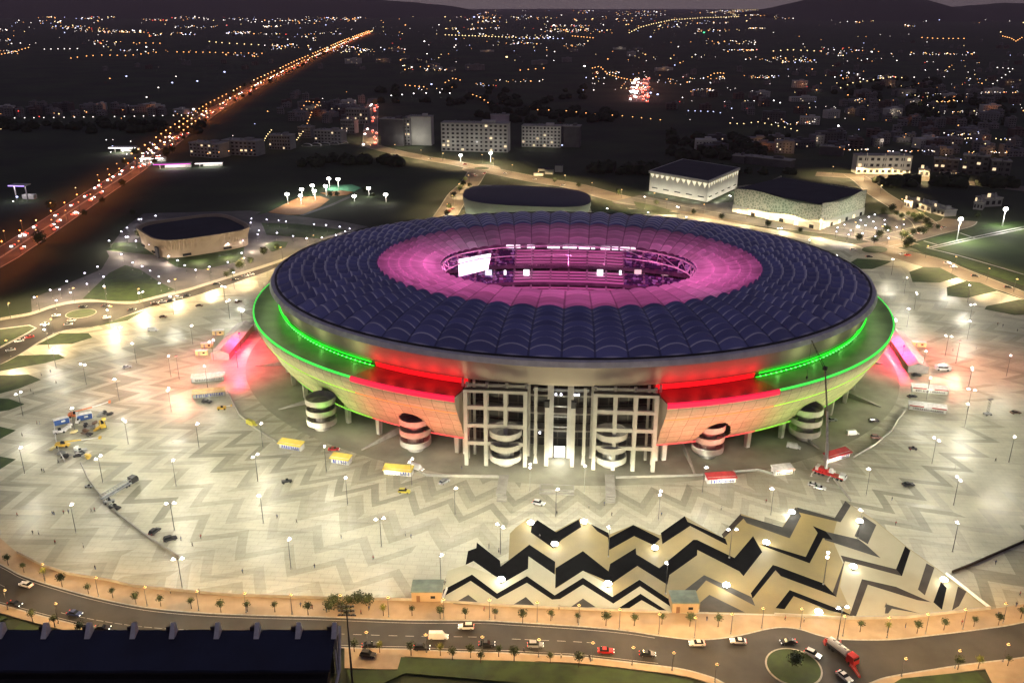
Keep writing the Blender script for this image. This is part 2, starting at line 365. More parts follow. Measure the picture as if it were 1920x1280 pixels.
def round_lawn(cx, cy, rx, ry, kz=.12):
    c = G(cx, cy); r = (G(cx+rx, cy)[0]-G(cx-rx, cy)[0])/2
    pts = [(c[0]+r*math.cos(2*PI*i/40), c[1]+r*math.sin(2*PI*i/40)) for i in range(40)]
    pin = [(c[0]+(r-.5)*math.cos(2*PI*i/40), c[1]+(r-.5)*math.sin(2*PI*i/40)) for i in range(40)]
    struct('kerb', MB().prism(pts, -.1, .16), M['kerb']); struct('lawn', MB().prism(pin, -.05, .22), M['grass']); return c, r
round_lawn(1488, 1250, 52, 35); round_lawn(152, 588, 27, 11); round_lawn(903, 316, 15, 4)
for t in ([(270, 583), (239, 601), (169, 614), (125, 620), (183, 611), (225, 597)], [(68, 647), (112, 625), (166, 625), (173, 633), (135, 645)], [(-40, 700), (14, 678), (34, 667), (110, 664), (122, 671), (84, 681), (0, 696)],
          [(-60, 745), (-60, 712), (0, 704), (53, 702), (77, 712), (37, 728), (0, 738)], [(-60, 752), (0, 747), (17, 748), (46, 758), (17, 769), (-60, 780)], [(-60, 800), (0, 800), (30, 807), (0, 823), (-60, 830)], [(-60, 850), (0, 856), (30, 861), (0, 880), (-60, 880)],
          [(1590, 495), (1607, 485), (1645, 487), (1672, 490), (1660, 496), (1635, 505), (1596, 504)], [(1705, 510), (1730, 501), (1762, 502), (1797, 520), (1762, 530), (1711, 529)], [(1775, 539), (1812, 527), (1837, 530), (1872, 545), (1812, 559), (1776, 555)],
          [(1846, 580), (1850, 574), (1910, 562), (1960, 562), (1960, 590), (1902, 591)], ell(1640, 468, 24, 6.5),
          [(1100, 372), (1145, 378), (1180, 392), (1240, 395), (1275, 402), (1180, 403), (1110, 398)], [(1188, 378), (1225, 385), (1260, 395), (1245, 399), (1195, 392)]):
    lawn(t, z=.18)

# left ring road with its pavement and the island
LU = spline([(-150, 630), (0, 601), (56, 591), (98, 577), (135, 569), (180, 566), (219, 569), (253, 569), (304, 557), (352, 546), (422, 524), (500, 500), (560, 478), (640, 440)], 5)
LL = spline([(-150, 760), (0, 684), (42, 662), (84, 635), (121, 620), (183, 611), (225, 597), (281, 576), (352, 559), (422, 537), (500, 510), (560, 487), (640, 450)], 5)
struct('road', MB().prism(P(LU)+P(LL[::-1]), -.15, .0), M['asphalt'])
struct('pavement', MB().prism(P([(a, b-5) for a, b in LU])+P(LU[::-1]), -.15, .1), M['kerb'])
struct('kerb', MB().strip(P(LL), 1.0, .125), M['kerb'])
isl = [(-120, 625), (0, 616), (56, 609), (69, 615), (53, 625), (0, 653), (-120, 720)]
struct('kerb', MB().prism(P(isl), -.1, .14), M['kerb']); lawn([(-120, 628), (0, 618), (54, 611), (65, 615), (50, 624), (0, 650), (-120, 712)])
# lawns and car park paths round the square arena
M['path'] = pm('parking_paving', (.15, .14, .13), (.10, .095, .09), .08, .8)
struct('path', MB().prism(P([(200, 470), (235, 425), (270, 400), (470, 395), (640, 415), (690, 425), (640, 440), (560, 473), (500, 497), (422, 520), (352, 541), (330, 546), (60, 588), (58, 560), (190, 505), (205, 480)]), -.15, -.02), M['path'])
for t in ([(155, 560), (205, 512), (235, 497), (262, 505), (300, 530), (328, 543), (300, 553), (253, 565), (219, 565), (180, 562)], [(300, 480), (320, 468), (460, 455), (455, 480), (440, 492), (380, 505), (330, 500)], [(490, 418), (560, 420), (650, 432), (600, 447), (500, 440)],
          [(497, 460), (515, 452), (540, 454), (535, 464), (510, 472)], [(200, 470), (215, 455), (262, 455), (300, 470), (290, 478)]):
    lawn(t, z=.12)
# right ring road
RR = spline([(1640, 452), (1700, 470), (1775, 489), (1812, 505), (1920, 547), (2100, 620)], 5); RS = spline([(1600, 458), (1680, 486), (1797, 521), (1920, 561), (2080, 636)], 5)
M['warmroad'] = pm('worn_road', (.24, .19, .14), (.17, .13, .10), .05, .8)
struct('road', MB().prism(P(RR)+P(RS[::-1]), -.15, .0), M['warmroad']); struct('kerb', MB().strip(P(RR), .8, .12).strip(P(RS), .8, .13), M['kerb'])
# roads behind the stadium
def road(name, pts, wd, m='warmroad', z=-.02, kerb=True):
    l = P(spline(pts, 5)); a = []; b = []
    for i, p in enumerate(l):
        q0 = l[max(0, i-1)]; q1 = l[min(len(l)-1, i+1)]; L = math.hypot(q1[0]-q0[0], q1[1]-q0[1]) or 1
        nx, ny = -(q1[1]-q0[1])/L, (q1[0]-q0[0])/L; ww = wd[0]+(wd[1]-wd[0])*i/(len(l)-1) if isinstance(wd, tuple) else wd
        a.append((p[0]+nx*ww/2, p[1]+ny*ww/2)); b.append((p[0]-nx*ww/2, p[1]-ny*ww/2))
    o = MB(); o.grid([[(x, y, z) for x, y in b], [(x, y, z) for x, y in a]])
    struct(name, o, M[m])
    if kerb: struct('kerb', MB().strip(a, .9, z+.15).strip(b, .9, z+.15), M['kerb'])
    return l
road('road', [(905, 317), (960, 328), (1010, 338), (1080, 350), (1160, 372), (1250, 388), (1340, 405), (1450, 420), (1540, 430), (1620, 440), (1700, 462)], 26)
road('road', [(895, 322), (880, 345), (860, 365), (845, 390), (825, 420)], 20, z=-.03)
road('road', [(690, 272), (740, 285), (800, 297), (860, 307), (905, 317)], 22, z=-.04)
road('road', [(700, 185), (697, 215), (695, 245), (694, 275)], 20, z=-.05)
road('road', [(1740, 430), (1730, 415), (1690, 390), (1645, 362), (1620, 340), (1600, 328)], 20, z=-.045)
road('road', [(1530, 326), (1600, 330), (1680, 331), (1760, 338), (1840, 346), (1960, 358)], 26, z=-.055)
road('road', [(1640, 455), (1690, 445), (1740, 432), (1790, 420), (1800, 412)], 26, z=-.03)
struct('road', MB().prism(P(ell(903, 317, 36, 8.5)), -.15, -.01), M['warmroad'])
# lit forecourt of the two white halls and the car park
struct('pavement', MB().prism(P([(1140, 380), (1200, 366), (1290, 385), (1385, 378), (1400, 405), (1530, 432), (1560, 415), (1600, 405), (1700, 400), (1735, 425), (1690, 448), (1640, 455), (1560, 440), (1440, 425), (1300, 398)]), -.15, .02), M['path'])
# big sports lawn and floodlit pitch to the right
struct('lawn', MB().prism(P([(1707, 462), (1732, 450), (1790, 437), (1850, 420), (1920, 413), (2150, 400), (2300, 640), (1960, 548), (1812, 501), (1775, 485), (1730, 473)]), -.1, .05), M['grass'])
struct('sports_pitch', MB().prism(P([(1752, 465), (1920, 428), (2150, 420), (2150, 520), (1920, 516), (1840, 487)]), -.05, .1), M['turf'])
ln = MB()
for seg in ([(1738, 465), (1800, 450), (1920, 425), (2100, 395)], [(1748, 466), (1805, 453), (1920, 429), (2100, 400)], [(1738, 465), (1800, 480), (1870, 500), (1920, 515)], [(1732, 452), (1760, 460)], [(1800, 437), (1828, 447)]):
    ln.strip(P(seg), 1.6, .16)
struct('pitch_edging', ln, M['line'])
# clay courts
struct('clay_court', MB().prism(P([(503, 398), (530, 385), (560, 370), (600, 368), (618, 374), (600, 388), (568, 402), (540, 403)]), -.1, .1), M['clay'])
struct('clay_court', MB().prism(P([(600, 362), (640, 357), (662, 360), (650, 366), (622, 368)]), -.1, .1), M['clay'])
M['gcourt'] = pm('green_court', (.12, .36, .20), (.09, .30, .17), .1, .8)
struct('green_court', MB().prism(P([(608, 348), (660, 346), (678, 353), (664, 359), (610, 358)]), -.1, .1), M['gcourt'])
struct('lawn', MB().prism(P([(480, 403), (520, 380), (575, 360), (605, 345), (600, 366), (558, 369), (528, 384), (500, 399)]), -.1, .06), M['grass'])
struct('path', MB().strip(P([(565, 404), (620, 385), (665, 365)]), 5, .05), M['path'])

# black zigzags and the ochre field they lie on
TAN = [(953, 1060), (956, 1000), (968, 988), (990, 972), (1040, 996), (1088, 971), (1140, 1003), (1187, 984), (1237, 1003), (1284, 968), (1355, 1008), (1389, 963), (1465, 990), (1492, 951), (1565, 972), (1585, 940), (1640, 975), (1700, 1025), (1760, 1068), (1800, 1098), (1850, 1139), (1806, 1145), (1700, 1156), (1580, 1158), (1452, 1151), (1330, 1148), (1258, 1126), (1199, 1086), (1148, 1119), (1093, 1083), (1060, 1103), (1043, 1110), (1000, 1085), (990, 1060)]
struct('ochre_paving', MB().sheet(P(TAN), .128), M['tan'])
struct('ochre_paving', MB().sheet(P([(1585, 941), (1640, 976), (1700, 1026), (1760, 1069), (1800, 1099), (1849, 1139), (1806, 1144), (1700, 1155), (1600, 1156), (1575, 1100), (1582, 1060), (1560, 1010), (1570, 975)]), .131), pm('pale_ochre_stone', (.43, .38, .25), (.33, .28, .17), .05, .6, detail=9))
CR = [(826, 1128), (827, 1108), (840, 1070), (873, 1059), (928, 1080), (950, 1089), (990, 1066), (991, 1043), (1043, 1078), (1043, 1103), (1093, 1070), (1148, 1100), (1150, 1118), (1148, 1119), (1199, 1086.5), (1258, 1126), (1257, 1148), (1100, 1141), (954, 1135)]
struct('cream_paving', MB().sheet(P(CR), .134), M['cream'])
ZB = [[(894, 1017), (937.5, 1051), (938.7, 1062), (992.5, 1021), (1041, 1053), (1040, 1077), (991, 1043), (990, 1066), (950, 1089), (928, 1080), (888, 1052), (873, 1059), (877.5, 1033), (893, 1027.5)],
 [(1041.7, 1065), (1093, 1033), (1141, 1071), (1144, 1057), (1192, 1027.5), (1193, 1039), (1236, 1065), (1300, 1012), (1307, 1012), (1377, 1046), (1412, 1005), (1429, 1035), (1394, 1080), (1386, 1071), (1307.5, 1031), (1307, 1041), (1255, 1078), (1251, 1096), (1195, 1061), (1148, 1093), (1093, 1070), (1041, 1103)],
 [(1007.5, 975), (1042.5, 997.5), (1085, 974), (1090, 988), (1053, 1012), (1037, 1028), (995, 998), (997, 985)],
 [(1107, 982), (1140.6, 999), (1142.5, 1008), (1187.5, 984), (1225, 1003), (1238, 1010), (1225, 1022), (1189, 1005), (1142.5, 1031), (1140, 1008), (1120, 996)],
 [(1239, 999), (1284, 967.5), (1289, 978), (1360, 1010), (1364, 1022), (1294, 986), (1242, 1020)],
 [(827, 1108), (885, 1077), (932, 1112.5), (988, 1080), (1040, 1116), (1093, 1083), (1148, 1119), (1199, 1086.5), (1258, 1126), (1257, 1137), (1200, 1099), (1150, 1131.5), (1093, 1096), (1050, 1123), (1035, 1124), (988, 1092.5), (932, 1123), (882.5, 1089), (827, 1121)],
 [(1160, 1140), (1201, 1113), (1249, 1144), (1240, 1146), (1203, 1125), (1180, 1140)],
 [(1422.5, 1020), (1445, 1024), (1510.6, 1044), (1533, 999), (1524, 986), (1548, 996), (1561, 1012), (1543, 1009), (1518, 1056), (1445, 1029)],
 [(1407.5, 1112), (1449, 1059), (1456, 1061), (1545, 1094), (1569, 1119), (1464, 1080), (1454, 1069), (1411, 1122)],
 [(1454, 1140), (1480.6, 1106), (1578, 1144), (1599, 1155), (1554, 1144), (1488, 1117.5), (1471, 1142)],
 [(1697, 1024), (1707, 1032), (1691, 1080), (1680, 1067)], [(1764, 1091), (1775, 1102), (1766, 1143), (1750, 1129)]]
ZG = [[(1548, 996.5), (1610, 1011), (1627, 1024), (1651, 1046), (1546, 1012)], [(1492, 951), (1502, 967.5), (1480.6, 1009), (1400, 980.6), (1394, 972), (1389, 966), (1467.5, 988)], [(1494, 951), (1565, 971), (1585, 939), (1595, 948), (1576, 979), (1496, 960)],
 [(1619, 968), (1643, 984), (1627, 1020), (1602, 1005)], [(1277.5, 1111), (1320, 1078), (1352.5, 1093), (1409, 1119), (1416, 1136), (1324, 1088), (1304, 1110)], [(1313, 1129), (1330, 1115), (1397, 1148), (1311, 1147)], [(1661, 1132.5), (1725, 1150), (1672, 1141), (1665, 1150), (1659, 1150)],
 [(849, 1132), (878, 1115), (903, 1134)], [(963, 1133), (986, 1119), (1006, 1138)], [(1067, 1140), (1093, 1122), (1117, 1138)]]
ZN = [[(1353, 1002), (1389, 963), (1389, 966), (1394, 972), (1357, 1009)], [(1576, 1041), (1680, 1067), (1691, 1080), (1607, 1057.5), (1584, 1052), (1567.5, 1119), (1560, 1114), (1582, 1054)], [(1616, 1085.6), (1680, 1100), (1746, 1129), (1720, 1125), (1627, 1096), (1605, 1155), (1593, 1153)],
 [(1737, 1056), (1752, 1064), (1734, 1116), (1721, 1105)], [(1796, 1099), (1812, 1109), (1798, 1136), (1785, 1144)]]
zb = MB()
for z in ZB: zb.sheet(P(z), .142)
struct('black_zigzag_paving', zb, M['blackstone'])
zb = MB()
for z in ZG: zb.sheet(P(z), .139)
struct('grey_zigzag_paving', zb, M['greystone'])
zb = MB()
for z in ZN: zb.sheet(P(z), .1405)
struct('brown_zigzag_paving', zb, M['brownstone'])
# ================================================================== the stadium
ST = empty('stadium', (CX, CY, 0), PHI)
tag(ST, 'huge oval stadium with navy cushion roof, pink lit inner ring and green and red lights', 'stadium')
A, B = 147.0, 126.0
def E(t, d=0.0):
    x, y = A*math.cos(t), B*math.sin(t); nx, ny = B*math.cos(t), A*math.sin(t); L = math.hypot(nx, ny)
    return x+nx/L*d, y+ny/L*d
AI, BI = 64.0, 42.5
def inner(t, k=1.0, d=0.0):
    t2 = t-.35*math.sin(2*t)*k
    c, s = math.cos(t2), math.sin(t2); n = 2.0/2.15
    x = (AI+d)*math.copysign(abs(c)**n, c); y = (BI+d)*math.copysign(abs(s)**n, s); return x, y-8.5
def roof_pt(t, s):
    x0, y0 = E(t); x1, y1 = inner(t); s = s-.08*math.sin(PI*s)*max(0, -math.sin(t)); return x0+(x1-x0)*s, y0+(y1-y0)*s
def roof_z(s): return 45.0+5.0*math.sin(PI*min(1, s*.9)**.9)+1.6*s
NB = 72
rows_s = [0, .085, .165, .24, .312, .382, .45, .515, .575, .635, .695, .755, .82, .90, 1.0]
NPINK = 9
def membrane_mat(name, c_face, c_seam_hilite, translucent):
    m, n, l, b = nt(name)
    uv = n.new('ShaderNodeUVMap'); s = n.new('ShaderNodeSeparateXYZ'); l.new(uv.outputs[0], s.inputs[0])
    def ma(op, a, b_=None):
        q = n.new('ShaderNodeMath'); q.operation = op
        for i, v in enumerate((a, b_)):
            if v is None: continue
            if isinstance(v, (int, float)): q.inputs[i].default_value = v
            else: l.new(v, q.inputs[i])
        return q.outputs[0]
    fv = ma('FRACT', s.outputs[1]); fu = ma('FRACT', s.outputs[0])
    seam_hilite = ma('MAXIMUM', ma('SUBTRACT', 1.0, ma('MULTIPLY', fv, 4.0)), 0); cable = ma('GREATER_THAN', ma('ABSOLUTE', ma('SUBTRACT', fu, .5)), .465)  # pale arch seam, widened into a painted highlight fading along each cushion
    nz = n.new('ShaderNodeTexNoise'); nz.inputs['Scale'].default_value = .03; nz.inputs['Detail'].default_value = 5
    t = n.new('ShaderNodeTexCoord'); l.new(t.outputs['Object'], nz.inputs['Vector'])
    mx = n.new('ShaderNodeMixRGB'); mx.inputs[1].default_value = (*c_face, 1); mx.inputs[2].default_value = (*c_seam_hilite, 1); l.new(seam_hilite, mx.inputs[0])
    mc = n.new('ShaderNodeMixRGB'); mc.inputs[2].default_value = (*[x*.45 for x in c_face], 1); l.new(mx.outputs[0], mc.inputs[1]); l.new(ma('MULTIPLY', cable, .8), mc.inputs[0])
    cw = n.new('ShaderNodeCombineXYZ'); l.new(ma('FLOOR', s.outputs[0]), cw.inputs[0]); l.new(ma('FLOOR', s.outputs[1]), cw.inputs[1]); wq = n.new('ShaderNodeTexWhiteNoise'); wq.noise_dimensions = '2D'; l.new(cw.outputs[0], wq.inputs['Vector'])
    wr = ma('ADD', ma('MULTIPLY', wq.outputs[0], .38), .80)
    mr = n.new('ShaderNodeMapRange'); mr.inputs[3].default_value = .7; mr.inputs[4].default_value = 1.25; l.new(nz.outputs[0], mr.inputs[0])
    vm = n.new('ShaderNodeVectorMath'); vm.operation = 'SCALE'; l.new(mc.outputs[0], vm.inputs[0]); l.new(ma('MULTIPLY', mr.outputs[0], wr), vm.inputs[3]); l.new(vm.outputs[0], b.inputs['Base Color'])
    b.inputs['Roughness'].default_value = .42
    if translucent:
        tr = n.new('ShaderNodeBsdfTranslucent'); l.new(vm.outputs[0], tr.inputs[0]); ms = n.new('ShaderNodeMixShader'); ms.inputs[0].default_value = translucent
        out = n['Material Output']; l.new(b.outputs[0], ms.inputs[1]); l.new(tr.outputs[0], ms.inputs[2]); l.new(ms.outputs[0], out.inputs[0])
    return m
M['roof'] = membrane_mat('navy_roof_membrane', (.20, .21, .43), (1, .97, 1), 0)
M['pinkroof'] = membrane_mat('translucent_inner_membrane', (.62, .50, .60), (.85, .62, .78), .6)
M['clearroof'] = membrane_mat('inner_panel_membrane', (.30, .27, .36), (.5, .45, .55), .25)
SU, SV = 8, 5
def roof_mesh(name, r0, r1, mat, amp_scale=1.0, flat_back=False):
    nU = NB*SU; vs = []; uvs = []; fs = []
    rws = []
    for ri in range(r0, r1):
        for j in range(SV+(1 if ri == r1-1 else 0)): rws.append((ri, j/SV))
    for ri, fv in rws:
        s = rows_s[ri]+(rows_s[min(ri+1, len(rows_s)-1)]-rows_s[ri])*fv
        for i in range(nU):
            t = -PI/2+2*PI*(i/nU)-PI/NB*0; fu = (i/SU) % 1.0
            x, y = roof_pt(t, s)
            wid = 12.6*(1-s)+5*s; amp = (.19*wid)*amp_scale*min(1, (s+.006)/(.13+.12*max(0, math.sin(t))))
            lat = 4*fu*(1-fu); k = .12+.88*(1-fv)**1.3 if fv < .999 else 1.0
            vs.append((x, y, roof_z(s)+amp*lat*k-.9*(1-lat)*amp_scale*(1-s)))
    n = len(rws)
    # a small step where one cushion row meets the next
    for j in range(n-1):
        for i in range(nU): fs.append((j*nU+i, j*nU+(i+1) % nU, (j+1)*nU+(i+1) % nU, (j+1)*nU+i))
    me = bpy.data.meshes.new(name); me.from_pydata(vs, [], fs); me.materials.append(mat)
    uvl = me.uv_layers.new(name='UVMap'); data = []
    for j in range(n-1):
        for i in range(nU):
            u0, u1 = i/SU, (i+1)/SU; a = rws[j][0]+rws[j][1]; b = a+1/SV
            a += .0001; b -= .0001
            data += [u0+.001, a, u1-.001, a, u1-.001, b, u0+.001, b]
    uvl.data.foreach_set('uv', data); me.polygons.foreach_set('use_smooth', [True]*len(fs)); me.update()
    o = bpy.data.objects.new(name, me); COL.objects.link(o); o.parent = ST; return o
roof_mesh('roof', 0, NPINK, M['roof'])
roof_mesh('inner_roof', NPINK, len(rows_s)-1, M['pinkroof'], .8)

def ring(prof, t0=0, t1=2*PI, n=288, skip=None):
    "profile of (offset, height) swept round the oval"
    rows = []; closed = abs(t1-t0-2*PI) < 1e-4
    for d, z in prof:
        rows.append([(*E(t0+(t1-t0)*i/n, d), z) for i in range(n+(0 if closed else 1))])
    return MB().grid(rows, closed=closed, skip=skip)
M['gutter'] = pm('pale_gutter_metal', (.80, .78, .76), (.66, .64, .62), .3, .5)
M['fascia'] = pm('stone_coloured_fascia', (.62, .54, .42), (.55, .48, .37), .04, .9, spec=.15)
M['shell'] = None
ring([(-.5, 45.3), (.5, 45.4), (.5, 44.6), (-.2, 44.5)]).build('roof_edge', M['dark'], ST)
ring([(.3, 44.8), (2.3, 44.5), (3.2, 42.5), (.8, 42.2), (.3, 44.8)], n=288).build('gutter', M['gutter'], ST, smooth=False)
ring([(.2, 42.95), (.3, 40), (0, 37), (-.6, 34.6), (-1.6, 33.0), (-2.6, 32.7), (-6, 33.2), (-10, 36)]).build('fascia', M['fascia'], ST, smooth=True)

GAP = math.asin(37.5/A); TR = R(32.5)
def shell_mat():
    m, n, l, b = nt('perforated_metal_skin')
    t = n.new('ShaderNodeTexCoord'); br = n.new('ShaderNodeTexWave'); br.bands_direction = 'Z'; br.inputs['Scale'].default_value = .55; br.inputs['Distortion'].default_value = 1.5; br.inputs['Detail'].default_value = 3
    l.new(t.outputs['Object'], br.inputs['Vector'])
    nz = n.new('ShaderNodeTexVoronoi'); nz.inputs['Scale'].default_value = .8; l.new(t.outputs['Object'], nz.inputs['Vector'])
    mx = n.new('ShaderNodeMixRGB'); mx.inputs[1].default_value = (.60, .50, .34, 1); mx.inputs[2].default_value = (.50, .42, .28, 1); l.new(nz.outputs['Distance'], mx.inputs[0])
    sx = n.new('ShaderNodeSeparateXYZ'); l.new(t.outputs['Object'], sx.inputs[0])
    def ma(op, a, b_=None):
        q = n.new('ShaderNodeMath'); q.operation = op
        for i, v in enumerate((a, b_)):
            if v is None: continue
            if isinstance(v, (int, float)): q.inputs[i].default_value = v
            else: l.new(v, q.inputs[i])
        return q.outputs[0]
    an = ma('MULTIPLY', ma('ARCTAN2', ma('MULTIPLY', sx.outputs[1], 1.167), sx.outputs[0]), 180/(2*PI))
    zz = ma('DIVIDE', sx.outputs[2], 3.1); gap = ma('MAXIMUM', ma('LESS_THAN', ma('FRACT', an), .055), ma('LESS_THAN', ma('FRACT', zz), .07))
    cw = n.new('ShaderNodeCombineXYZ'); l.new(ma('FLOOR', an), cw.inputs[0]); l.new(ma('FLOOR', zz), cw.inputs[1]); wq = n.new('ShaderNodeTexWhiteNoise'); wq.noise_dimensions = '2D'; l.new(cw.outputs[0], wq.inputs['Vector'])
    k_ = ma('MULTIPLY', ma('SUBTRACT', 1.0, ma('MULTIPLY', gap, .42)), ma('ADD', ma('MULTIPLY', wq.outputs[0], .22), .88)); vs_ = n.new('ShaderNodeVectorMath'); vs_.operation = 'SCALE'; l.new(mx.outputs[0], vs_.inputs[0]); l.new(k_, vs_.inputs[3])
    l.new(vs_.outputs[0], b.inputs['Base Color']); b.inputs['Roughness'].default_value = .55
    bp = n.new('ShaderNodeBump'); bp.inputs['Strength'].default_value = .25; bp.inputs['Distance'].default_value = .4; l.new(br.outputs[0], bp.inputs['Height']); l.new(bp.outputs[0], b.inputs['Normal'])
    return m
M['shell'] = shell_mat()
# spiral ramps: find their angle and place from the survey of their feet
drum_px = [(605, 803), (780, 843), (1325, 855), (1507, 822)]
DR = []
for px, py in drum_px:
    x, y = G(px, py, 3.0); k = 1+6.4/math.hypot(x, y); DR.append(W2L(x*k, y*k))
def drum_skip_fn(rows, n, t0, t1):
    def f(i, j):
        t = t0+(t1-t0)*(i+.5)/n; d, z = rows[j]; d2, z2 = rows[j+1]; zz = (z+z2)/2; x, y = E(t, (d+d2)/2)
        for cx, cy in DR:
            # along-wall distance
            q = math.hypot(x-cx, y-cy)
            tx, ty = -cy, cx; Lq = math.hypot(tx, ty); s_ = ((x-cx)*tx+(y-cy)*ty)/Lq
            if q < 14 and (s_/7.7)**2+((zz-7)/10.8)**2 < 1: return True
        return False
    return f
PR = [(11.6, 30.6), (12.0, 29.9), (11.9, 28.5), (11.5, 27), (10.9, 25.5), (10.1, 24), (9.5, 23), (9.4, 22.4), (8.6, 21), (7.7, 19.5), (6.7, 18), (5.6, 16.6), (5.0, 14.8), (4.3, 13.2), (3.5, 11.8), (2.6, 10.4), (1.6, 9.2), (.6, 8.2), (-.4, 7.6), (-1.4, 7.8)]
PR = [(a[0]+(b[0]-a[0])*k/4, a[1]+(b[1]-a[1])*k/4) for a, b in zip(PR, PR[1:]) for k in range(4)]+[PR[-1]]
s0, s1 = -PI/2+GAP, 3*PI/2-GAP; NS = 1300
ring(PR, s0, s1, NS, drum_skip_fn(PR, NS, s0, s1)).build('lower_shell', M['shell'], ST, smooth=True)
# end walls of the shell beside the entrance
for t in (s0, s1):
    mb = MB(); pts = [(*E(t, d), z) for d, z in PR]+[(*E(t, -6), 10), (*E(t, -6), 29)]
    mb.add(pts, [tuple(range(len(pts)))]); mb.build('shell_end', M['fascia'], ST)
# terrace under the fascia
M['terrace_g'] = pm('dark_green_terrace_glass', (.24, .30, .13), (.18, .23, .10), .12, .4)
M['terrace_r'] = pm('red_lit_terrace_glass', (.30, .07, .06), (.20, .045, .04), .12, .4)  # red glow of the strips put into the glass colour
tp = [(11.7, 30.9), (8, 30.6), (4, 30.3), (0, 30.0), (-5.8, 29.6)]
ring(tp, -PI/2+TR, 3*PI/2-TR, 300).build('terrace', M['terrace_g'], ST)
for a, b in ((-PI/2-TR, -PI/2-GAP), (-PI/2+GAP, -PI/2+TR)): ring(tp, a, b, 40).build('terrace', M['terrace_r'], ST)
M['led_g'] = em('green_led', (.02, 1, .03), 1.4, True, .4, .35); M['led_g2'] = em('green_led_rim', (.06, 1, .10), 1.1, True, .35, .2)
M['led_r'] = em('red_led', (1, .012, .02), 1.0, True, .3, .25); M['led_r2'] = em('pink_red_led', (1, .015, .07), 1.0, True, .3, .2)
gw = [(-5.9, 29.7), (-6.0, 31.2), (-6.2, 33.1)]
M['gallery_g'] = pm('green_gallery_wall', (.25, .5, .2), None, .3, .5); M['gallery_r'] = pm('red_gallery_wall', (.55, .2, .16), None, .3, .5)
ring(gw, -PI/2+TR, 3*PI/2-TR, 300).build('gallery_wall', M['gallery_g'], ST)
for a, b in ((-PI/2-TR, -PI/2-GAP), (-PI/2+GAP, -PI/2+TR)): ring(gw, a, b, 40).build('gallery_wall', M['gallery_r'], ST)
# light strips
ring([(-.9, 32.5), (-.2, 32.9), (-.2, 33.3), (-.9, 33.2), (-.9, 32.5)], -PI/2+TR, 3*PI/2-TR, 300).build('green_light_strip', M['led_g'], ST)
ring([(-2.2, 30.35), (-2.2, 30.65), (-2.6, 30.65), (-2.6, 30.35)], -PI/2+TR, 3*PI/2-TR, 300).build('green_light_strip', M['led_g'], ST)
ring([(11.5, 31.0), (12.1, 30.9), (12.2, 30.35), (11.6, 30.5), (11.5, 31.0)], -PI/2+TR, 3*PI/2-TR, 300).build('green_rim_light', M['led_g2'], ST)
ring([(9.62, 23.1), (9.75, 22.9), (9.55, 22.6)], -PI/2+TR, 3*PI/2-TR, 300).build('green_rim_light', em('faint_green_led', (.45, .8, .08), .9), ST)
ring([(-.9, 7.2), (.2, 7.3), (.75, 8.2)], -PI/2+TR, 3*PI/2-TR, 300).build('green_rim_light', em('edge_green_led', (.35, .9, .08), .8), ST)
for a, b in ((-PI/2-TR, -PI/2-GAP), (-PI/2+GAP, -PI/2+TR)):
    ring([(-3.6, 29.9), (-3.4, 31.0), (-2.9, 32.4), (-2.6, 32.65)], a, b, 40).build('red_light_strip', M['led_r'], ST)
    ring([(11.55, 31.1), (12.25, 30.8), (12.3, 29.2), (12.1, 28.8), (11.7, 29.6), (11.55, 31.1)], a, b, 40).build('red_rim_light', M['led_r2'], ST)
    ring([(9.62, 23.1), (9.75, 22.9), (9.55, 22.6)], a, b, 40).build('red_rim_light', em('faint_red_led', (.9, .35, .12), .8), ST)
    ring([(-.9, 7.2), (.2, 7.3), (.75, 8.2)], a, b, 40).build('red_rim_light', em('edge_red_led', (1, .12, .12), .9), ST)
# row of small brackets with the caught green light put in as glow
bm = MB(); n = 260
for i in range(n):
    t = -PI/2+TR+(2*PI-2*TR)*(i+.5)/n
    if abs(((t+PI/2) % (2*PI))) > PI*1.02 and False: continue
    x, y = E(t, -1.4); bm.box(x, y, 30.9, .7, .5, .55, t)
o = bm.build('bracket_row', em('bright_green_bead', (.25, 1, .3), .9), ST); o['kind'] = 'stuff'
# coloured LED floods in the gallery; unseen fills added to light terrace and shell
for i in range(30):
    t = -PI/2+TR+(2*PI-2*TR)*(i+.5)/30; x, y = E(t, -3.2)
    lamp((x, y, 32.0), 260, (.25, 1, .16), ST, .8, name='green_flood'); x, y = E(t+.05, 5.0); lamp((x, y, 39), 1000, (.75, 1, .42), ST, 5.0, name='gallery_fill')  # second lamp is an unseen fill added to brighten the terrace
    if i % 1 == 0:
        x, y = E(t, 20); lamp((x, y, 10.0), 6000, (.35, 1, .12), ST, 1.5, 'SPOT', None, 110, .7, rot=(PI-R(62), 0, math.atan2(y, x)+PI/2), name='green_rim_fill')  # unseen spot added to spread the rim strip's green over the shell
for a, b in ((-PI/2-TR, -PI/2-GAP), (-PI/2+GAP, -PI/2+TR)):
    for i in range(5):
        t = a+(b-a)*(i+.5)/5; x, y = E(t, 3.5); lamp((x, y, 34.5), 1100, (1, .02, .02), ST, 2.0, name='red_flood')
        x, y = E(t, 20.0); lamp((x, y, 10.0), 5500, (1, .07, .06), ST, 2.0, 'SPOT', None, 110, .7, rot=(PI-R(62), 0, math.atan2(y, x)+PI/2), name='red_rim_fill')  # unseen spot added to tint the shell red below the rim

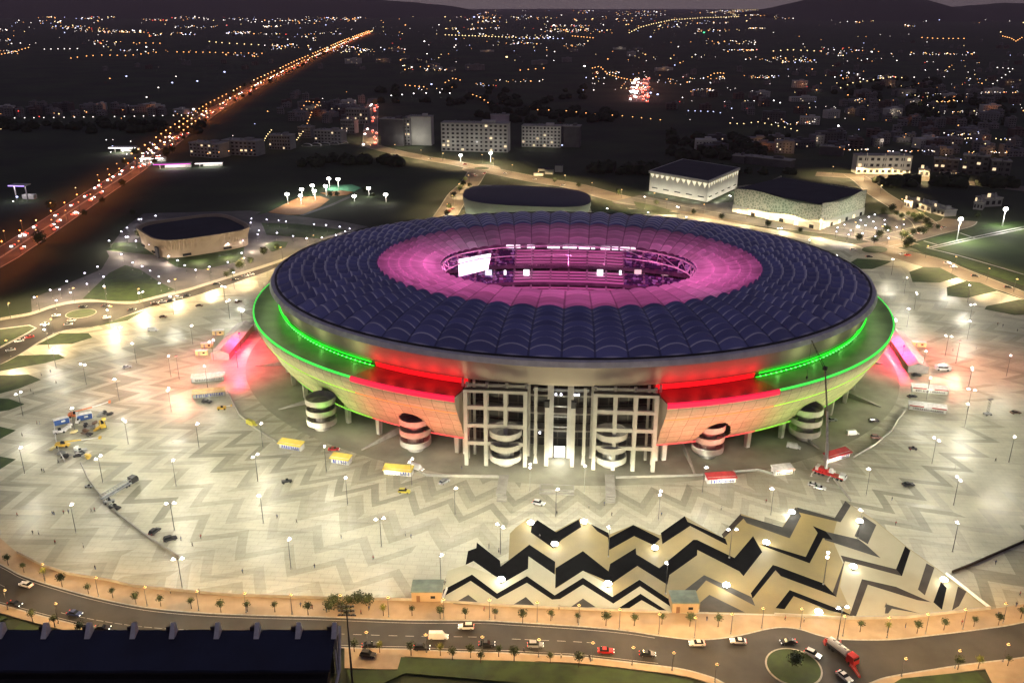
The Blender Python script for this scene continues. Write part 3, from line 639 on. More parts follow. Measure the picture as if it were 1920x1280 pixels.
# spiral ramps
M['band'] = pm('ramp_parapet', (.66, .63, .55), (.56, .53, .46), .4, .6)
M['core'] = pm('ramp_core_wall', (.45, .43, .38), (.34, .32, .29), .5, .8)  # core tone darker than the parapet bands
def drum(cx, cy, nb=3, z0=3.0, step=4.8, r=6.4, hb=2.4):
    e = MB()
    for k in range(nb):
        z = z0+k*step; rows = []
        for rr, zz in ((r-.5, z), (r, z), (r, z+hb), (r-.5, z+hb), (r-.5, z)):
            rows.append([(cx+rr*math.cos(2*PI*i/40), cy+rr*math.sin(2*PI*i/40), zz+1.2*math.sin(PI*i/40*1.0)*.0) for i in range(40)])
        e.grid(rows, closed=True)
        e.cyl(cx, cy, z-.1, z+.2, r-.5, n=40, m=0)
    d = e.build('ramp_parapet', M['band'], ST)
    MB().cyl(cx, cy, 0, z0+(nb-1)*step+.4, 3.4, n=20).build('ramp_core', M['core'], ST)
for cx, cy in DR: drum(cx, cy)
cage_dr = [W2L(*G(945, 872, 3.0)), W2L(*G(1145, 875, 3.0))]
for x, y in cage_dr: drum(x, y+7.2, nb=3, z0=2.6, step=5.2)
# columns under the shell
cm = 0
for i in range(44):
    t = -PI/2+GAP+.03+(2*PI-2*GAP-.06)*i/43
    x, y = E(t, -1.2)
    if min(math.hypot(x-a, y-b) for a, b in DR) < 6: continue
    mb = MB(); mb.box(x, y, 0, 1.7, 1.7, 8.6, t, taper=1.25); mb.build('column', M['band'], ST)
# radial ramps / stair walls between the columns
for i in range(30):
    t = -PI/2+GAP+.08+(2*PI-2*GAP-.16)*i/29
    if i % 2 == 0:
        x0, y0 = E(t, 14); x1, y1 = E(t+.03, -8); L = math.hypot(x1-x0, y1-y0); mb = MB(); a = math.atan2(y1-y0, x1-x0)
        c, s = math.cos(a), math.sin(a); nx, ny = -s*.35, c*.35
        v = [(x0-nx, y0-ny, .13), (x1-nx, y1-ny, .13), (x1+nx, y1+ny, .13), (x0+nx, y0+ny, .13), (x0-nx, y0-ny, .5), (x1-nx, y1-ny, 3.8), (x1+nx, y1+ny, 3.8), (x0+nx, y0+ny, .5)]
        mb.add(v, [(3, 2, 1, 0), (4, 5, 6, 7), (0, 1, 5, 4), (1, 2, 6, 5), (2, 3, 7, 6), (3, 0, 4, 7)]); mb.build('stair_wall', M['concrete'], ST)
# body wall behind everything
def body_mat():
    m, n, l, b = nt('glazed_body_wall')
    uv = n.new('ShaderNodeUVMap'); br = n.new('ShaderNodeTexBrick'); br.offset = 0; br.inputs['Scale'].default_value = 1; br.inputs['Brick Width'].default_value = 4.2; br.inputs['Row Height'].default_value = 3.7
    br.inputs['Mortar Size'].default_value = .3; br.inputs['Color1'].default_value = (.02, .02, .02, 1); br.inputs['Color2'].default_value = (.06, .055, .045, 1); br.inputs['Mortar'].default_value = (.13, .12, .095, 1)
    l.new(uv.outputs[0], br.inputs['Vector']); l.new(br.outputs[0], b.inputs['Base Color']); b.inputs['Roughness'].default_value = .4
    return m
bw = ring([(-15, 0), (-15, 33.6)]); ob = bw.build('body_wall', body_mat(), ST)
uvl = ob.data.uv_layers.new(name='UVMap'); dd = []
for i in range(288): u0, u1 = i*3.0, (i+1)*3.0; dd += [u0, 0, u1, 0, u1, 33.6, u0, 33.6]
uvl.data.foreach_set('uv', dd)
# floor slabs in the entrance bay and big frames
for z in (9.5, 17.0, 24.8):
    ring([(-14.9, z), (-9, z), (-9, z+.8), (-14.9, z+.8)], -PI/2-GAP, -PI/2+GAP, 24).build('floor_slab', M['concrete'], ST)
YF = W2L(*G(1048, 877, 0))[1]
M['frame'] = pm('pale_frame_concrete', (.62, .60, .52), (.54, .52, .45), .3, .7)
for sg in (-1, 1):
    fr = MB(); xs = [13.4, 21.0, 28.7, 36.5]
    for dy, w_ in ((0, 1.5), (5.5, 1.2)):
        for x in xs: fr.box(sg*x, YF+dy, 0, w_, w_, 32.8 if dy == 0 else 33.2)
        for z in ((9.2, 16.8, 24.4, 31.5) if dy == 0 else (31.6,)): fr.box(sg*(xs[0]+xs[3])/2, YF+dy, z, xs[3]-xs[0]-w_, w_*.8, 1.5 if dy == 0 else 1.0)
    for x in xs:
        for z in (9.25, 16.85, 24.45, 31.65): fr.box(sg*x, YF+2.82, z, .8, 4.0, .9)
    fr.build('entrance_frame', M['frame'], ST)
    MB().box(sg*24.95, YF-.1, 32.82, 24.8, 1.9, .3).build('frame_roof', M['dark'], ST)
# tall columns with flared feet, square piers, inner pillars
for sg in (-1, 1):
    c = MB(); c.box(sg*9.5, YF+3.5, 4.2, 1.25, 1.0, 28.8); c.box(sg*9.5, YF+3.5, .1, 1.7, 1.4, 4.1, taper=.45); c.build('flared_column', M['frame'], ST)
    MB().box(sg*5.1, YF+1.5, 0, 1.6, 1.4, 25.6).build('square_pier', M['frame'], ST)
    MB().box(sg*5.1, YF+1.7, 25.62, 1.9, 2.2, 2.6).build('pier_cap', M['dark'], ST)
    MB().box(sg*3.9, YF+8.5, 0, 2.4, 1.5, 33.2).build('inner_pillar', M['frame'], ST)
    MB().box(sg*12.4, YF+9, 0, 1.0, 1.0, 33.2).build('inner_pillar', M['frame'], ST)
for xx in (-38.6, -34.2, 34.2, 38.6): MB().box(xx, YF+9, 0, 1.0, 1.0, 33.0).build('inner_pillar', M['frame'], ST)
for z in (13, 17.5, 22, 26.5): MB().box(0, YF+9.3, z, 6.6, .3, .6).build('gantry_beam', M['steel'], ST)
MB().box(0, YF+12, 27.6, 22, .5, 1.2).build('entrance_gantry', M['steel'], ST)
scr = MB().box(0, YF+7.0, 1.2, 4.2, .5, 4.6); scr.build('entrance_screen', em('white_screen', (1, .98, .92), 3.5), ST)
lamp((0, YF+4.5, 3.5), 1600, (1, .97, .9), ST, 1.2, name='screen_glow')
M['cspot'] = em('cold_spot', (.85, .85, 1), 7)
for x in (-1.9, 0.1, 5.6, 6.9, -8): MB().box(x, YF+7.6, 27.9 if x > -8 else 11, .7, .4, .7).build('entrance_spotlight', M['cspot'], ST)
for x in (-22, 0, 22): lamp((x, YF+5.5, 20), 500, (1, .95, .75), ST, 1.0, name='entrance_fill')  # unseen fills added to brighten the entrance bay
lamp((0, YF-3, 6), 1500, (1, .95, .78), ST, 1.0, name='entrance_fill')  # one more unseen fill added ahead of the frames
for i in range(40):
    t = 2*PI*(i+.5)/40; x, y = E(t, 27); lamp((x, y, 2.0), 18000, (1, .90, .58), ST, 3.0, 'SPOT', None, 120, .8, rot=(PI-R(50), 0, math.atan2(y, x)+PI/2), name='facade_fill')  # unseen ring of fills added to brighten shell and fascia

# ---------------------------------------------------------------- inside the bowl
def bowl(a, b, n=240, e=2.3):
    out = []
    for i in range(n):
        t = 2*PI*i/n; c, s = math.cos(t), math.sin(t); out.append((a*math.copysign(abs(c)**(2/e), c), b*math.copysign(abs(s)**(2/e), s)))
    return out
def seat_mat():
    m, n, l, b = nt('stand_seating')
    t = n.new('ShaderNodeTexCoord'); s = n.new('ShaderNodeSeparateXYZ'); l.new(t.outputs['Object'], s.inputs[0])
    vo = n.new('ShaderNodeTexVoronoi'); vo.inputs['Scale'].default_value = .55; l.new(t.outputs['Object'], vo.inputs['Vector'])
    rp = n.new('ShaderNodeValToRGB'); rp.color_ramp.interpolation = 'CONSTANT'; e = rp.color_ramp.elements; e[0].position = 0; e[0].color = (.06, .03, .12, 1); e[1].position = .45; e[1].color = (.16, .10, .32, 1)
    q = e.new(.68); q.color = (.55, .48, .75, 1); q = e.new(.86); q.color = (.28, .08, .25, 1)
    sv = n.new('ShaderNodeSeparateXYZ'); l.new(vo.outputs['Color'], sv.inputs[0]); l.new(sv.outputs[0], rp.inputs[0])
    ab = n.new('ShaderNodeMath'); ab.operation = 'ABSOLUTE'; l.new(s.outputs[0], ab.inputs[0])
    gt = n.new('ShaderNodeMath'); gt.operation = 'GREATER_THAN'; gt.inputs[1].default_value = 33; l.new(ab.outputs[0], gt.inputs[0])
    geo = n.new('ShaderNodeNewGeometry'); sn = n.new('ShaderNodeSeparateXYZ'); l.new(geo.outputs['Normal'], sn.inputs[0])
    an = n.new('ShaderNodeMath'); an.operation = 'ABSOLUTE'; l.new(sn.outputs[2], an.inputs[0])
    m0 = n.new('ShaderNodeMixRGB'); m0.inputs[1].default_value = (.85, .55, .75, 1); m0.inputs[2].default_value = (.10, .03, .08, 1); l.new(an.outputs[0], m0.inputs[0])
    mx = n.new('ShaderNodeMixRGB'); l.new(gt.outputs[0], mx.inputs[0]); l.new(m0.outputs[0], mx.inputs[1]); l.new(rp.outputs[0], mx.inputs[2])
    l.new(mx.outputs[0], b.inputs['Base Color']); b.inputs['Roughness'].default_value = .7
    return m
M['seat'] = seat_mat()
M['pink_steel'] = pm('painted_truss_steel', (.75, .62, .72), None, 1, .5)
def stand(name, a0, b0, z0, a1, b1, z1, steps):
    rows = []
    for k in range(steps):
        f0, f1 = k/steps, (k+1)/steps
        for f, z in ((f0, z0+(z1-z0)*f0), (f0, z0+(z1-z0)*f1), (f1, z0+(z1-z0)*f1)):
            rows.append([(x, y, z) for x, y in bowl(a0+(a1-a0)*f, b0+(b1-b0)*f)])
    MB().grid(rows, closed=True).build(name, M['seat'], ST)
MB().sheet(bowl(80, 54), .6).build('playing_field', pm('dim_pitch', (.05, .14, .03), None, .05, .9), ST)
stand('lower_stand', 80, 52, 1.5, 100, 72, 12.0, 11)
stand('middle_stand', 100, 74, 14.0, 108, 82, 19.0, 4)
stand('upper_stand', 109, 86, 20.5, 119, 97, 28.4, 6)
wl_ = MB()
for (a, b, z0, z1) in ((100, 74, 12, 14), (109, 86, 19, 21.5), (120, 98, 28.4, 44)):
    wl_.grid([[(x, y, z0) for x, y in bowl(a, b)], [(x, y, z1) for x, y in bowl(a, b)]], closed=True)
wl_.build('stand_wall', pm('stand_front_wall', (.22, .12, .20), (.12, .07, .12), .2, .6), ST)
M['aisle'] = pm('aisle_concrete', (.55, .38, .5), None, .5, .7); M['boxglow'] = em('box_glow', (1, .82, .95), 1.6)
for x in (-33, -22.5, -11, 0, 11, 22.5, 33, -45, 45, 56, -56):
    for a0, b0, z0, a1, b1, z1 in ((109, 86, 20.8, 119, 97, 28.7), (100, 74, 14.3, 108, 82, 19.3), (80, 52, 1.9, 100, 72, 12.3)):
        y0 = b0*(1-(abs(x)/a0)**2.3)**(1/2.3); y1 = b1*(1-(abs(x)/a1)**2.3)**(1/2.3)
        ai = MB()
        for k in range(8):
            f = k/8; f2 = (k+1)/8; ai.add([(x-.6, y0+(y1-y0)*f, z0+(z1-z0)*f+.6), (x+.6, y0+(y1-y0)*f, z0+(z1-z0)*f+.6), (x+.6, y0+(y1-y0)*f2, z0+(z1-z0)*f2+.6), (x-.6, y0+(y1-y0)*f2, z0+(z1-z0)*f2+.6)], [(0, 1, 2, 3)])
        ai.build('aisle', M['aisle'], ST)
vo = MB(); vo.box(0, 84, 13.5, 13, 6, 6.0); vo.build('players_balcony', pm('dark_balcony', (.12, .05, .08), None, .5, .6), ST)
MB().box(0, 80.6, 14.4, 1.2, .4, 3.6).build('trophy_banner', em('gold_glow', (1, .6, .12), 2.2), ST)
# glazed boxes along the top
for x, wd in ((-37, 5), (-32, 3), (-24, 5), (-10, 8), (0, 9), (9, 7), (22, 6), (28, 4), (34, 6), (14.5, 2.4), (39, 3)):
    MB().box(x, 96.8-abs(x)*.06, 28.9, wd*.95, .5, 2.0).build('lit_hospitality_box', M['boxglow'], ST)
# screens
SCRM = em('white_led_screen', (1, .97, 1), 2.2); SCD = em('dim_led_screen', (.80, .62, .62), .9)
def scr_at(px, py, yl, wd, hh, mat, rx=0):
    # screens hang at local depth yl
    best = None
    r = ray(px, py); k = (CY+yl+(0))/r[1]; X, Y, Z = r[0]*k, r[1]*k, H+r[2]*k; x, y = W2L(X, Y)
    MB().box(x, y, Z-hh/2, wd, .6, hh).build('screen', mat, ST)
for px, wd, hh, mt in ((987, 3.4, 3.6, SCRM), (1125, 3.6, 3.6, SCRM), (947, 1.4, 2.8, SCRM), (1163, 1.3, 2.6, SCRM), (916, 4.0, 3.4, em('bluish_screen', (.75, .9, 1), 1.0)), (868, 3.4, 3.2, em('bluish_screen', (.75, .9, 1), .9)), (1196, 4.2, 3.6, SCD), (1247, 4.0, 3.6, SCD)):
    scr_at(px, 511, 74, wd, hh, mt)
# big tilted screen at the left end
def at_y(px, py, Yw):
    r = ray(px, py); k = Yw/r[1]; X, Z = r[0]*k, H+r[2]*k; x, y = W2L(X, Yw); return (x, y, Z)
q = [at_y(860, 487, 452), at_y(921, 476, 462), at_y(915, 505, 462), at_y(862, 518, 452)]
q2 = [(x-.6, y+1.0, z) for x, y, z in q]
MB().add(q+q2, [(0, 3, 2, 1), (4, 5, 6, 7), (0, 1, 5, 4), (1, 2, 6, 5), (2, 3, 7, 6), (3, 0, 4, 7)]) if False else None
sb = MB(); sb.add(q+q2, [(0, 3, 2, 1), (4, 5, 6, 7), (0, 1, 5, 4), (1, 2, 6, 5), (2, 3, 7, 6), (3, 0, 4, 7)]); sb.build('giant_screen', em('giant_screen_glow', (1, 1, 1), 1.6), ST)
# ring truss under the inner edge
tr = MB(); zt, zb_ = 46.3, 42.3; N2 = NB
top = [(*inner(-PI/2+2*PI*i/N2), zt+.6) for i in range(N2)]; bot = [(*inner(-PI/2+2*PI*i/N2, 1, -1.5), zb_) for i in range(N2)]
for i in range(N2):
    j = (i+1) % N2; tr.bar(top[i], top[j], .42); tr.bar(bot[i], bot[j], .32)
for i in range(N2):
    end = abs(top[i][0]) > 36
    if end and i % 3 == 0: tr.bar(top[i], bot[i], .25); tr.bar(bot[i], top[(i+3) % N2], .2)
    if not end: tr.bar(top[i], (bot[i][0], bot[i][1], bot[i][2]-5.5), .27) if i % 2 == 0 else None
tr.build('ring_truss', M['pink_steel'], ST)
# magenta stage light
PK = (1, .14, .5)
for i in range(40):
    t = 2*PI*i/40; x, y = inner(t, 1, 12); kf = (.95, .48, .09)[0 if math.sin(t) < -.45 else (1 if math.sin(t) < .45 else 2)]
    lamp((x, y, 31), round(3900*kf), PK, ST, 1.5, name='roof_wash')
for i in range(12):
    t = 2*PI*i/12; x, y = inner(t, 1, -6); lamp((x, y, 35), 11000, (1, .25, .6), ST, .8, name='stand_wash')
# dark lower roof skin so the pink light stays in the inner ring
def skin(s_a, s_b, dz, nm, mat):
    rows = []
    for s in (s_a, (s_a+s_b)/2, s_b): rows.append([(*roof_pt(-PI/2+2*PI*i/144, s), roof_z(s)-dz) for i in range(144)])
    MB().grid(rows, closed=True).build(nm, mat, ST)
skin(0.02, rows_s[NPINK], 2.0, 'roof_lining', pm('dark_roof_lining', (.06, .06, .07), None, .1, .8))
# spotlights on the roof
a = at_y(1309, 566, 375); b = at_y(1337, 573, 373)
for q in (a, b): MB().box(q[0], q[1], q[2]-.6, 1.2, 1.0, .9).build('roof_spotlight', em('roof_spot', (1, .8, .95), 8), ST)
# entrance forecourt: steps and ramps
for px, py0, py1, wd in ((942, 893, 930, 3.6), (1144, 893, 932, 3.6)):
    x0, y0 = W2L(*G(px, py0)); x1, y1 = W2L(*G(px, py1)); fc = MB().box((x0+x1)/2, (y0+y1)/2, .12, wd, abs(y1-y0), .8).build('forecourt_ramp', M['concrete'], ST)
    for k in range(3): MB().box(x1, y1-1.2-k*1.3, .12, wd, .8, .65-k*.2).build('step', M['concrete'], ST)
x0, y0 = W2L(*G(1044, 916)); MB().box(x0, y0, .12, 13, 4.5, .5).build('planter', M['concrete'], ST); MB().box(x0, y0, .62, 12, 3.0, .05).build('planter_soil', M['asphalt_dark'], ST); MB().box(x0, y0-4, .12, 13, 1.4, .35).build('step', M['concrete'], ST)
# ================================================================== lamps on the plaza
M['pole'] = pm('lamp_pole_metal', (.12, .12, .11), None, 2, .5, metal=.4)
M['lens'] = em('white_lamp_lens', (1, .95, .90), 14); M['lens_c'] = em('cold_lamp_lens', (.86, .80, 1), 12); M['lens_o'] = em('orange_lamp_lens', (1, .62, .22), 3)
M['lens_off'] = pm('unlit_lens', (.25, .25, .25), None, 1, .4)
PW = 1400.0
def mk_lamp(h, heads, lens, hw=1.5, en=None, colr=(1, .945, .74), bat=(2.6, .25), rad=.5, pr=.11):
    r = empty('street_lamp', (0, 0, 0))
    MB().cyl(0, 0, 0, .5, .3, .22).build('base', M['concrete'], r)
    MB().cyl(0, 0, .45, h, pr*1.2, pr*.8, n=8).build('pole', M['pole'], r)
    for k in range(heads):
        a = PI*k if heads == 2 else 2*PI*k/heads
        if heads == 1: a = 0
        c, s = math.cos(a), math.sin(a); d = .35 if heads == 1 else 1.0
        la = MB().bar((0, 0, h-.3), (c*d, s*d, h), .06).box(c*(d+.3), s*(d+.3), h+.02, hw*.9, .7, .22, a).build('lantern', M['pole'], r)
        MB().ball(c*(d+.3), s*(d+.3), h-.05, hw*.48, .5, .34, 8, 5).build('lens', lens, la)
    if en: lamp((0, 0, h-.6), en, colr, r, rad, 'SPOT', bat, 164, .1)
    return r
def place(proto, x, y, z=0, rz=0, sc_=1.0, first=[]):
    if proto.get('_used'): o = copy_tree(proto)
    else: o = proto; o['_used'] = 1
    o.location = (x, y, z); o.rotation_euler[2] = rz
    if sc_ != 1.0: o.scale = (sc_,)*3
    return o
PLAZA_L = [(264, 548), (321, 556), (201, 582), (419, 537), (436, 511), (427, 564), (452, 584), (357, 611), (221, 614), (250, 644), (396, 639), (315, 668), (384, 687), (155, 683), (217, 711), (315, 730), (98, 653), (85, 618), (34, 737),
 (132, 766), (233, 788), (367, 795), (36, 840), (184, 857), (323, 864), (478, 854), (488, 795), (132, 947), (319, 943), (488, 930), (333, 1047), (608, 838), (648, 897), (770, 863), (852, 916), (712, 972), (540, 1012), (825, 1042), (994, 873), (1043, 918), (938, 985),
 (1097, 875), (1321, 876), (1238, 924), (1451, 916), (1373, 992), (1143, 990), (1632, 879), (1552, 1040), (1252, 1057), (1823, 691), (1744, 709), (1817, 758), (1756, 823), (1902, 820), (1798, 897), (1797, 981), (1617, 957), (1580, 1138),
 (1567, 479), (1600, 509), (1700, 521), (1676, 486), (1719, 550), (1706, 579), (1680, 600), (1787, 499), (1820, 535), (1824, 571), (1820, 602), (1779, 630), (1736, 659), (1895, 667), (1822, 730),
 (1210, 369), (1271, 388), (1214, 398), (1288, 407), (1462, 428), (1519, 450), (1369, 367), (1140, 391)]
pA = mk_lamp(11.0, 2, M['lens'], en=PW); pC = mk_lamp(11.0, 1, M['lens'], hw=1.8, en=PW); pA2 = mk_lamp(11.0, 2, M['lens'], en=PW*.68); pC2 = mk_lamp(11.0, 1, M['lens'], hw=1.8, en=PW*.68)
UNLIT = {(1798, 897)}
for k, (px, py) in enumerate(PLAZA_L):
    x, y = G(px, py, 11.0); pr_ = ((pA, pC, pC, pA, pC) if py > 715 else (pA2, pC2, pC2, pA2, pC2))[k % 5]
    o = place(pr_, x, y, .12, random.uniform(0, PI))
    tag(o, ulabel('tall white plaza lamp', px, py), 'street lamp', 'tall white lamps on the plaza')
# glints mirrored in the polished zigzag paving, built as added low floods
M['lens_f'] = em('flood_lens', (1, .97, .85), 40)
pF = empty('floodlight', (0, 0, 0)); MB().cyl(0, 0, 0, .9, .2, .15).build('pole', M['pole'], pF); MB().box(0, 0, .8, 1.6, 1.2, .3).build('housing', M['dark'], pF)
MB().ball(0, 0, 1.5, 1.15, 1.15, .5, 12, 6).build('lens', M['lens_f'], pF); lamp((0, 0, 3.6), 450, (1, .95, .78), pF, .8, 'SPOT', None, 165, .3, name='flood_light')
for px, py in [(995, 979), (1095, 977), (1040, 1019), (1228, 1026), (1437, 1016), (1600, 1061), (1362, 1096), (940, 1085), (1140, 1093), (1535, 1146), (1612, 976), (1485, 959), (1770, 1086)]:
    x, y = G(px, py, 1.6); o = place(pF, x, y, .14); tag(o, ulabel('added glint lamp', px, py), 'floodlight', 'added lamps for the glints on the black zigzags')
# small lamps round the square arena and in the car parks
pS = mk_lamp(5.5, 1, M['lens_c'], hw=1.5, en=420, colr=(.95, .85, .9), bat=(1.6, .3), rad=.4); pS.name = 'park_lamp'
SM = [(c[0]/3.556+220, c[1]/3.556+360) for c in [(260, 157), (148, 182), (68, 236), (32, 262), (62, 297), (120, 325), (215, 348), (360, 360), (605, 360), (735, 343), (840, 325), (895, 175), (885, 205), (1000, 183), (1078, 189), (1128, 195), (1307, 213), (1397, 220), (1488, 230), (1552, 245), (940, 257), (932, 280), (1058, 272), (1168, 291), (1265, 306), (1358, 303), (1455, 285), (1513, 263), (33, 412), (95, 470), (160, 492), (217, 525), (275, 560), (335, 593), (285, 605), (335, 427), (395, 455), (456, 487), (518, 517), (618, 495), (735, 465), (847, 437), (835, 405), (767, 537), (1180, 430), (1100, 500)]] + \
 [(96, 543), (112, 543), (127, 527), (157, 512), (184, 499), (164, 532), (134, 548), (103, 563), (66, 557), (197, 536), (193, 518), (206, 451), (238, 444), (254, 451), (265, 411), (85, 608)]
for k, (px, py) in enumerate(SM):
    x, y = G(px, py, 5.5); o = place(pS, x, y, 0, random.uniform(0, 6)); tag(o, ulabel('small white park lamp', px, py), 'park lamp', 'small lamps round the square arena')
for k, (a, b) in enumerate([(555, 88), (510, 105), (450, 128), (545, 140), (630, 127), (630, 162), (485, 168), (575, 188), (385, 205), (335, 163), (285, 185), (665, 205), (720, 180), (773, 163), (475, 228), (358, 238), (560, 250), (270, 217), (660, 262)]):
    px, py = a/4+1500, b/4+380; x, y = G(px, py, 5.5); o = place(pS, x, y, 0, random.uniform(0, 6)); tag(o, ulabel('cold white car park lamp', px, py), 'park lamp', 'cold lamps in the lit car park')
x, y = G(1609, 424, 2.0); o = place(pF, x, y, .1); tag(o, 'biggest and brightest floodlight in the middle of the lit car park', 'floodlight')
# orange lamps on the pavements
pO = mk_lamp(6.5, 1, M['lens_o'], hw=.7, en=1500, colr=(1, .62, .26), bat=(1.8, .3), rad=.3, pr=.08)
for px, py, bx, by in [(0, 0, -60, 1030), (0, 0, 85, 1092), (0, 0, 185, 1118), (0, 0, 276, 1136), (0, 0, 373, 1144), (0, 0, 462, 1148), (0, 0, 548, 1151), (0, 0, 640, 1152), (0, 0, 729, 1156), (0, 0, 832, 1160), (0, 0, 918, 1161), (0, 0, 1007, 1166), (0, 0, 1085, 1171), (0, 0, 1161, 1179), (0, 0, 1235, 1188), (0, 0, 1302, 1195), (0, 0, 1370, 1188), (0, 0, 1428, 1177), (0, 0, 1500, 1178), (0, 0, 1580, 1192), (0, 0, 1663, 1195), (0, 0, 1735, 1188), (0, 0, 1805, 1179), (0, 0, 1880, 1168), (0, 0, 1960, 1152),
   (0, 0, 15, 1142), (0, 0, 110, 1168), (0, 0, 690, 1217), (0, 0, 800, 1222), (0, 0, 905, 1226), (0, 0, 1010, 1231), (0, 0, 1110, 1237), (0, 0, 1185, 1246), (0, 0, 1260, 1256), (0, 0, 1340, 1278), (0, 0, 1690, 1267), (0, 0, 1790, 1252), (0, 0, 1880, 1240)]:
    x, y = G(bx, by); o = place(pO, x, y, .1, PI/2 if by < 1200 else -PI/2); tag(o, ulabel('slim orange pavement lamp', bx, by), 'street lamp', 'orange lamps along the front road')
# lamps on the ring roads and at the back
pR = mk_lamp(9.0, 1, M['lens_o'], hw=1.8, en=6500, colr=(1, .72, .36), bat=(2.2, .28), rad=.5)
RING = [(20, 596), (75, 583), (140, 566), (200, 566), (262, 568), (330, 549), (395, 529), (460, 508), (530, 486), (590, 462), (20, 668), (100, 626), (210, 602), (1690, 452), (1735, 484), (1790, 505), (1850, 527), (1900, 548),
 (905, 305), (960, 325), (1010, 338), (1060, 345), (1110, 360), (1165, 373), (1225, 380), (1250, 392), (1320, 402), (1400, 412), (1470, 421), (1540, 432), (1600, 437), (1650, 445), (1690, 432), (1730, 415), (1690, 392), (1650, 365), (1620, 342), (1560, 328), (1610, 329), (1670, 331), (1730, 335), (1790, 341), (1850, 347),
 (880, 345), (862, 362), (850, 385), (838, 402), (740, 285), (790, 296), (830, 302), (865, 308), (700, 262), (925, 312)]
for px, py in RING:
    x, y = G(px, py); o = place(pR, x, y, 0, random.uniform(0, 6)); tag(o, ulabel('yellow street lamp', px, py), 'street lamp', 'yellow lamps on the ring roads')
# tall masts of the pitch and the courts
def mast(px, py, bx, by, en, lab, colr=(1, .97, .85)):
    x, y = G(bx, by); r = ray(px, py); k = math.hypot(x, y)/math.hypot(r[0], r[1]); h = H+r[2]*k
    m_ = empty('floodlight_mast', (x, y, 0)); MB().cyl(0, 0, 0, h, .45, .22).build('pole', M['white'], m_); MB().box(0, 0, h, 4.2, .6, 2.4).build('lamp_frame', M['dark'], m_)
    MB().ball(0, -.5, h+1.2, 1.9, .8, 1.2, 10, 6).build('lamp_cluster', M['lens_f'], m_); lamp((0, -2.0, h), en, colr, m_, 1.2, name='mast_light')
    tag(m_, lab, 'floodlight mast'); return m_
mast(1799, 413, 1794, 450, 42000, 'tall lit floodlight mast at the corner of the right pitch'); mast(1885, 394, 1879, 424, 42000, 'farther lit floodlight mast behind the right pitch, near the picture edge')
for px, py, lab in [(540, 366, 'nearest left'), (567, 357, 'second left'), (587, 350, 'third left'), (618, 337, 'far left'), (635, 338, 'far right'), (565, 369, 'near middle'), (591, 360, 'centre'), (612, 351, 'right middle')]:
    mast(px, py, px, py+16, 6500, lab+' floodlight mast of the lit clay courts')
mast(692, 355, 692, 368, 3000, 'white floodlight mast right of the green court'); mast(724, 367, 724, 379, 3000, 'rightmost white floodlight mast beyond the green court', (1, .8, .7)); mast(665, 370, 665, 378, 900, 'small white mast below the green court')
mast(864, 293, 864, 303, 5000, 'bright white mast left above the far roundabout'); mast(921, 289, 920, 304, 9000, 'brightest white mast right above the far roundabout')

# ================================================================== small trees
M['leaf'] = pm('dark_tree_leaves', (.055, .075, .02), (.028, .04, .012), 1.5, .85); M['leaf_y'] = pm('lamp_lit_leaves', (.20, .20, .03), (.10, .12, .02), 1.5, .85); M['bark'] = pm('bark', (.10, .07, .045), None, 3, .9)  # yellow copy has the lamp light put into its leaf colour
def mk_tree(rad, h, mat, n=170, name='street_tree'):
    t = empty(name, (0, 0, 0)); mb = MB(); mb.cyl(0, 0, 0, h-rad*.6, .13, .07, n=6)
    for k in range(4): a = k*1.6; mb.bar((0, 0, h-rad*1.2), (math.cos(a)*rad*.6, math.sin(a)*rad*.6, h), .05, .02, n=4)
    mb.build('trunk', M['bark'], t); c = MB(); c.ball(0, 0, h, rad*.66, rad*.6, rad*.62, 9, 6, jit=.3)
    for k in range(n):
        a = random.uniform(0, 2*PI); b = math.acos(random.uniform(-1, 1)); q = rad*random.uniform(.5, 1.25)**.9
        p = Vector((q*math.cos(a)*math.sin(b), q*math.sin(a)*math.sin(b), h+q*.9*math.cos(b))); u = Vector([random.gauss(0, 1) for _ in '123']).normalized(); v = u.cross(Vector([random.gauss(0, 1) for _ in '123'])).normalized(); z = rad*.14
        c.add([p-u*z, p+v*z*.8, p+u*z, p-v*z*.8], [(0, 1, 2, 3)])
    c.build('crown', mat, t); return t
T = [mk_tree(1.1, 3.1, M['leaf'], 210), mk_tree(.95, 2.8, M['leaf'], 170), mk_tree(1.25, 3.5, M['leaf'], 230), mk_tree(1.05, 3.2, M['leaf_y'])]
TREES = [(12, 1044), (42, 1059), (113, 1082), (163, 1097), (209, 1106), (252, 1114), (299, 1120), (357, 1126), (412, 1129), (462, 1130), (514, 1132), (576, 1134), (718, 1137, 3), (772, 1139), (825, 1141), (872, 1143), (928, 1145), (980, 1149), (1033, 1147), (1083, 1152), (1137, 1154), (1190, 1156), (1242, 1155), (1295, 1155), (1348, 1158), (1615, 1169), (1723, 1168), (1773, 1164), (1829, 1159), (1876, 1153), (1918, 1143), (80, 1069, 3), (1667, 1168, 3),
 (58, 1149), (100, 1160), (148, 1171), (663, 1204), (711, 1205, 3), (770, 1209), (825, 1211, 3), (848, 1218, 2), (882, 1213), (901, 1225), (935, 1215), (964, 1220), (1032, 1225), (1086, 1231, 2), (1800, 1235, 2), (1838, 1235, 3), (1893, 1232)]
for k, tt in enumerate(TREES):
    v = tt[2] if len(tt) > 2 else k % 3; hgt = (3.2, 2.9, 3.6, 3.3)[v]; x, y = G(tt[0], tt[1], hgt); s_ = random.uniform(.88, 1.12)
    o = place(T[v], x, y, .1, random.uniform(0, 6), s_); tag(o, ulabel('yellow lamp-lit round tree' if v == 3 else 'small dark round tree', tt[0], tt[1]), 'tree', 'small round trees along the front road')
o = round_b = None
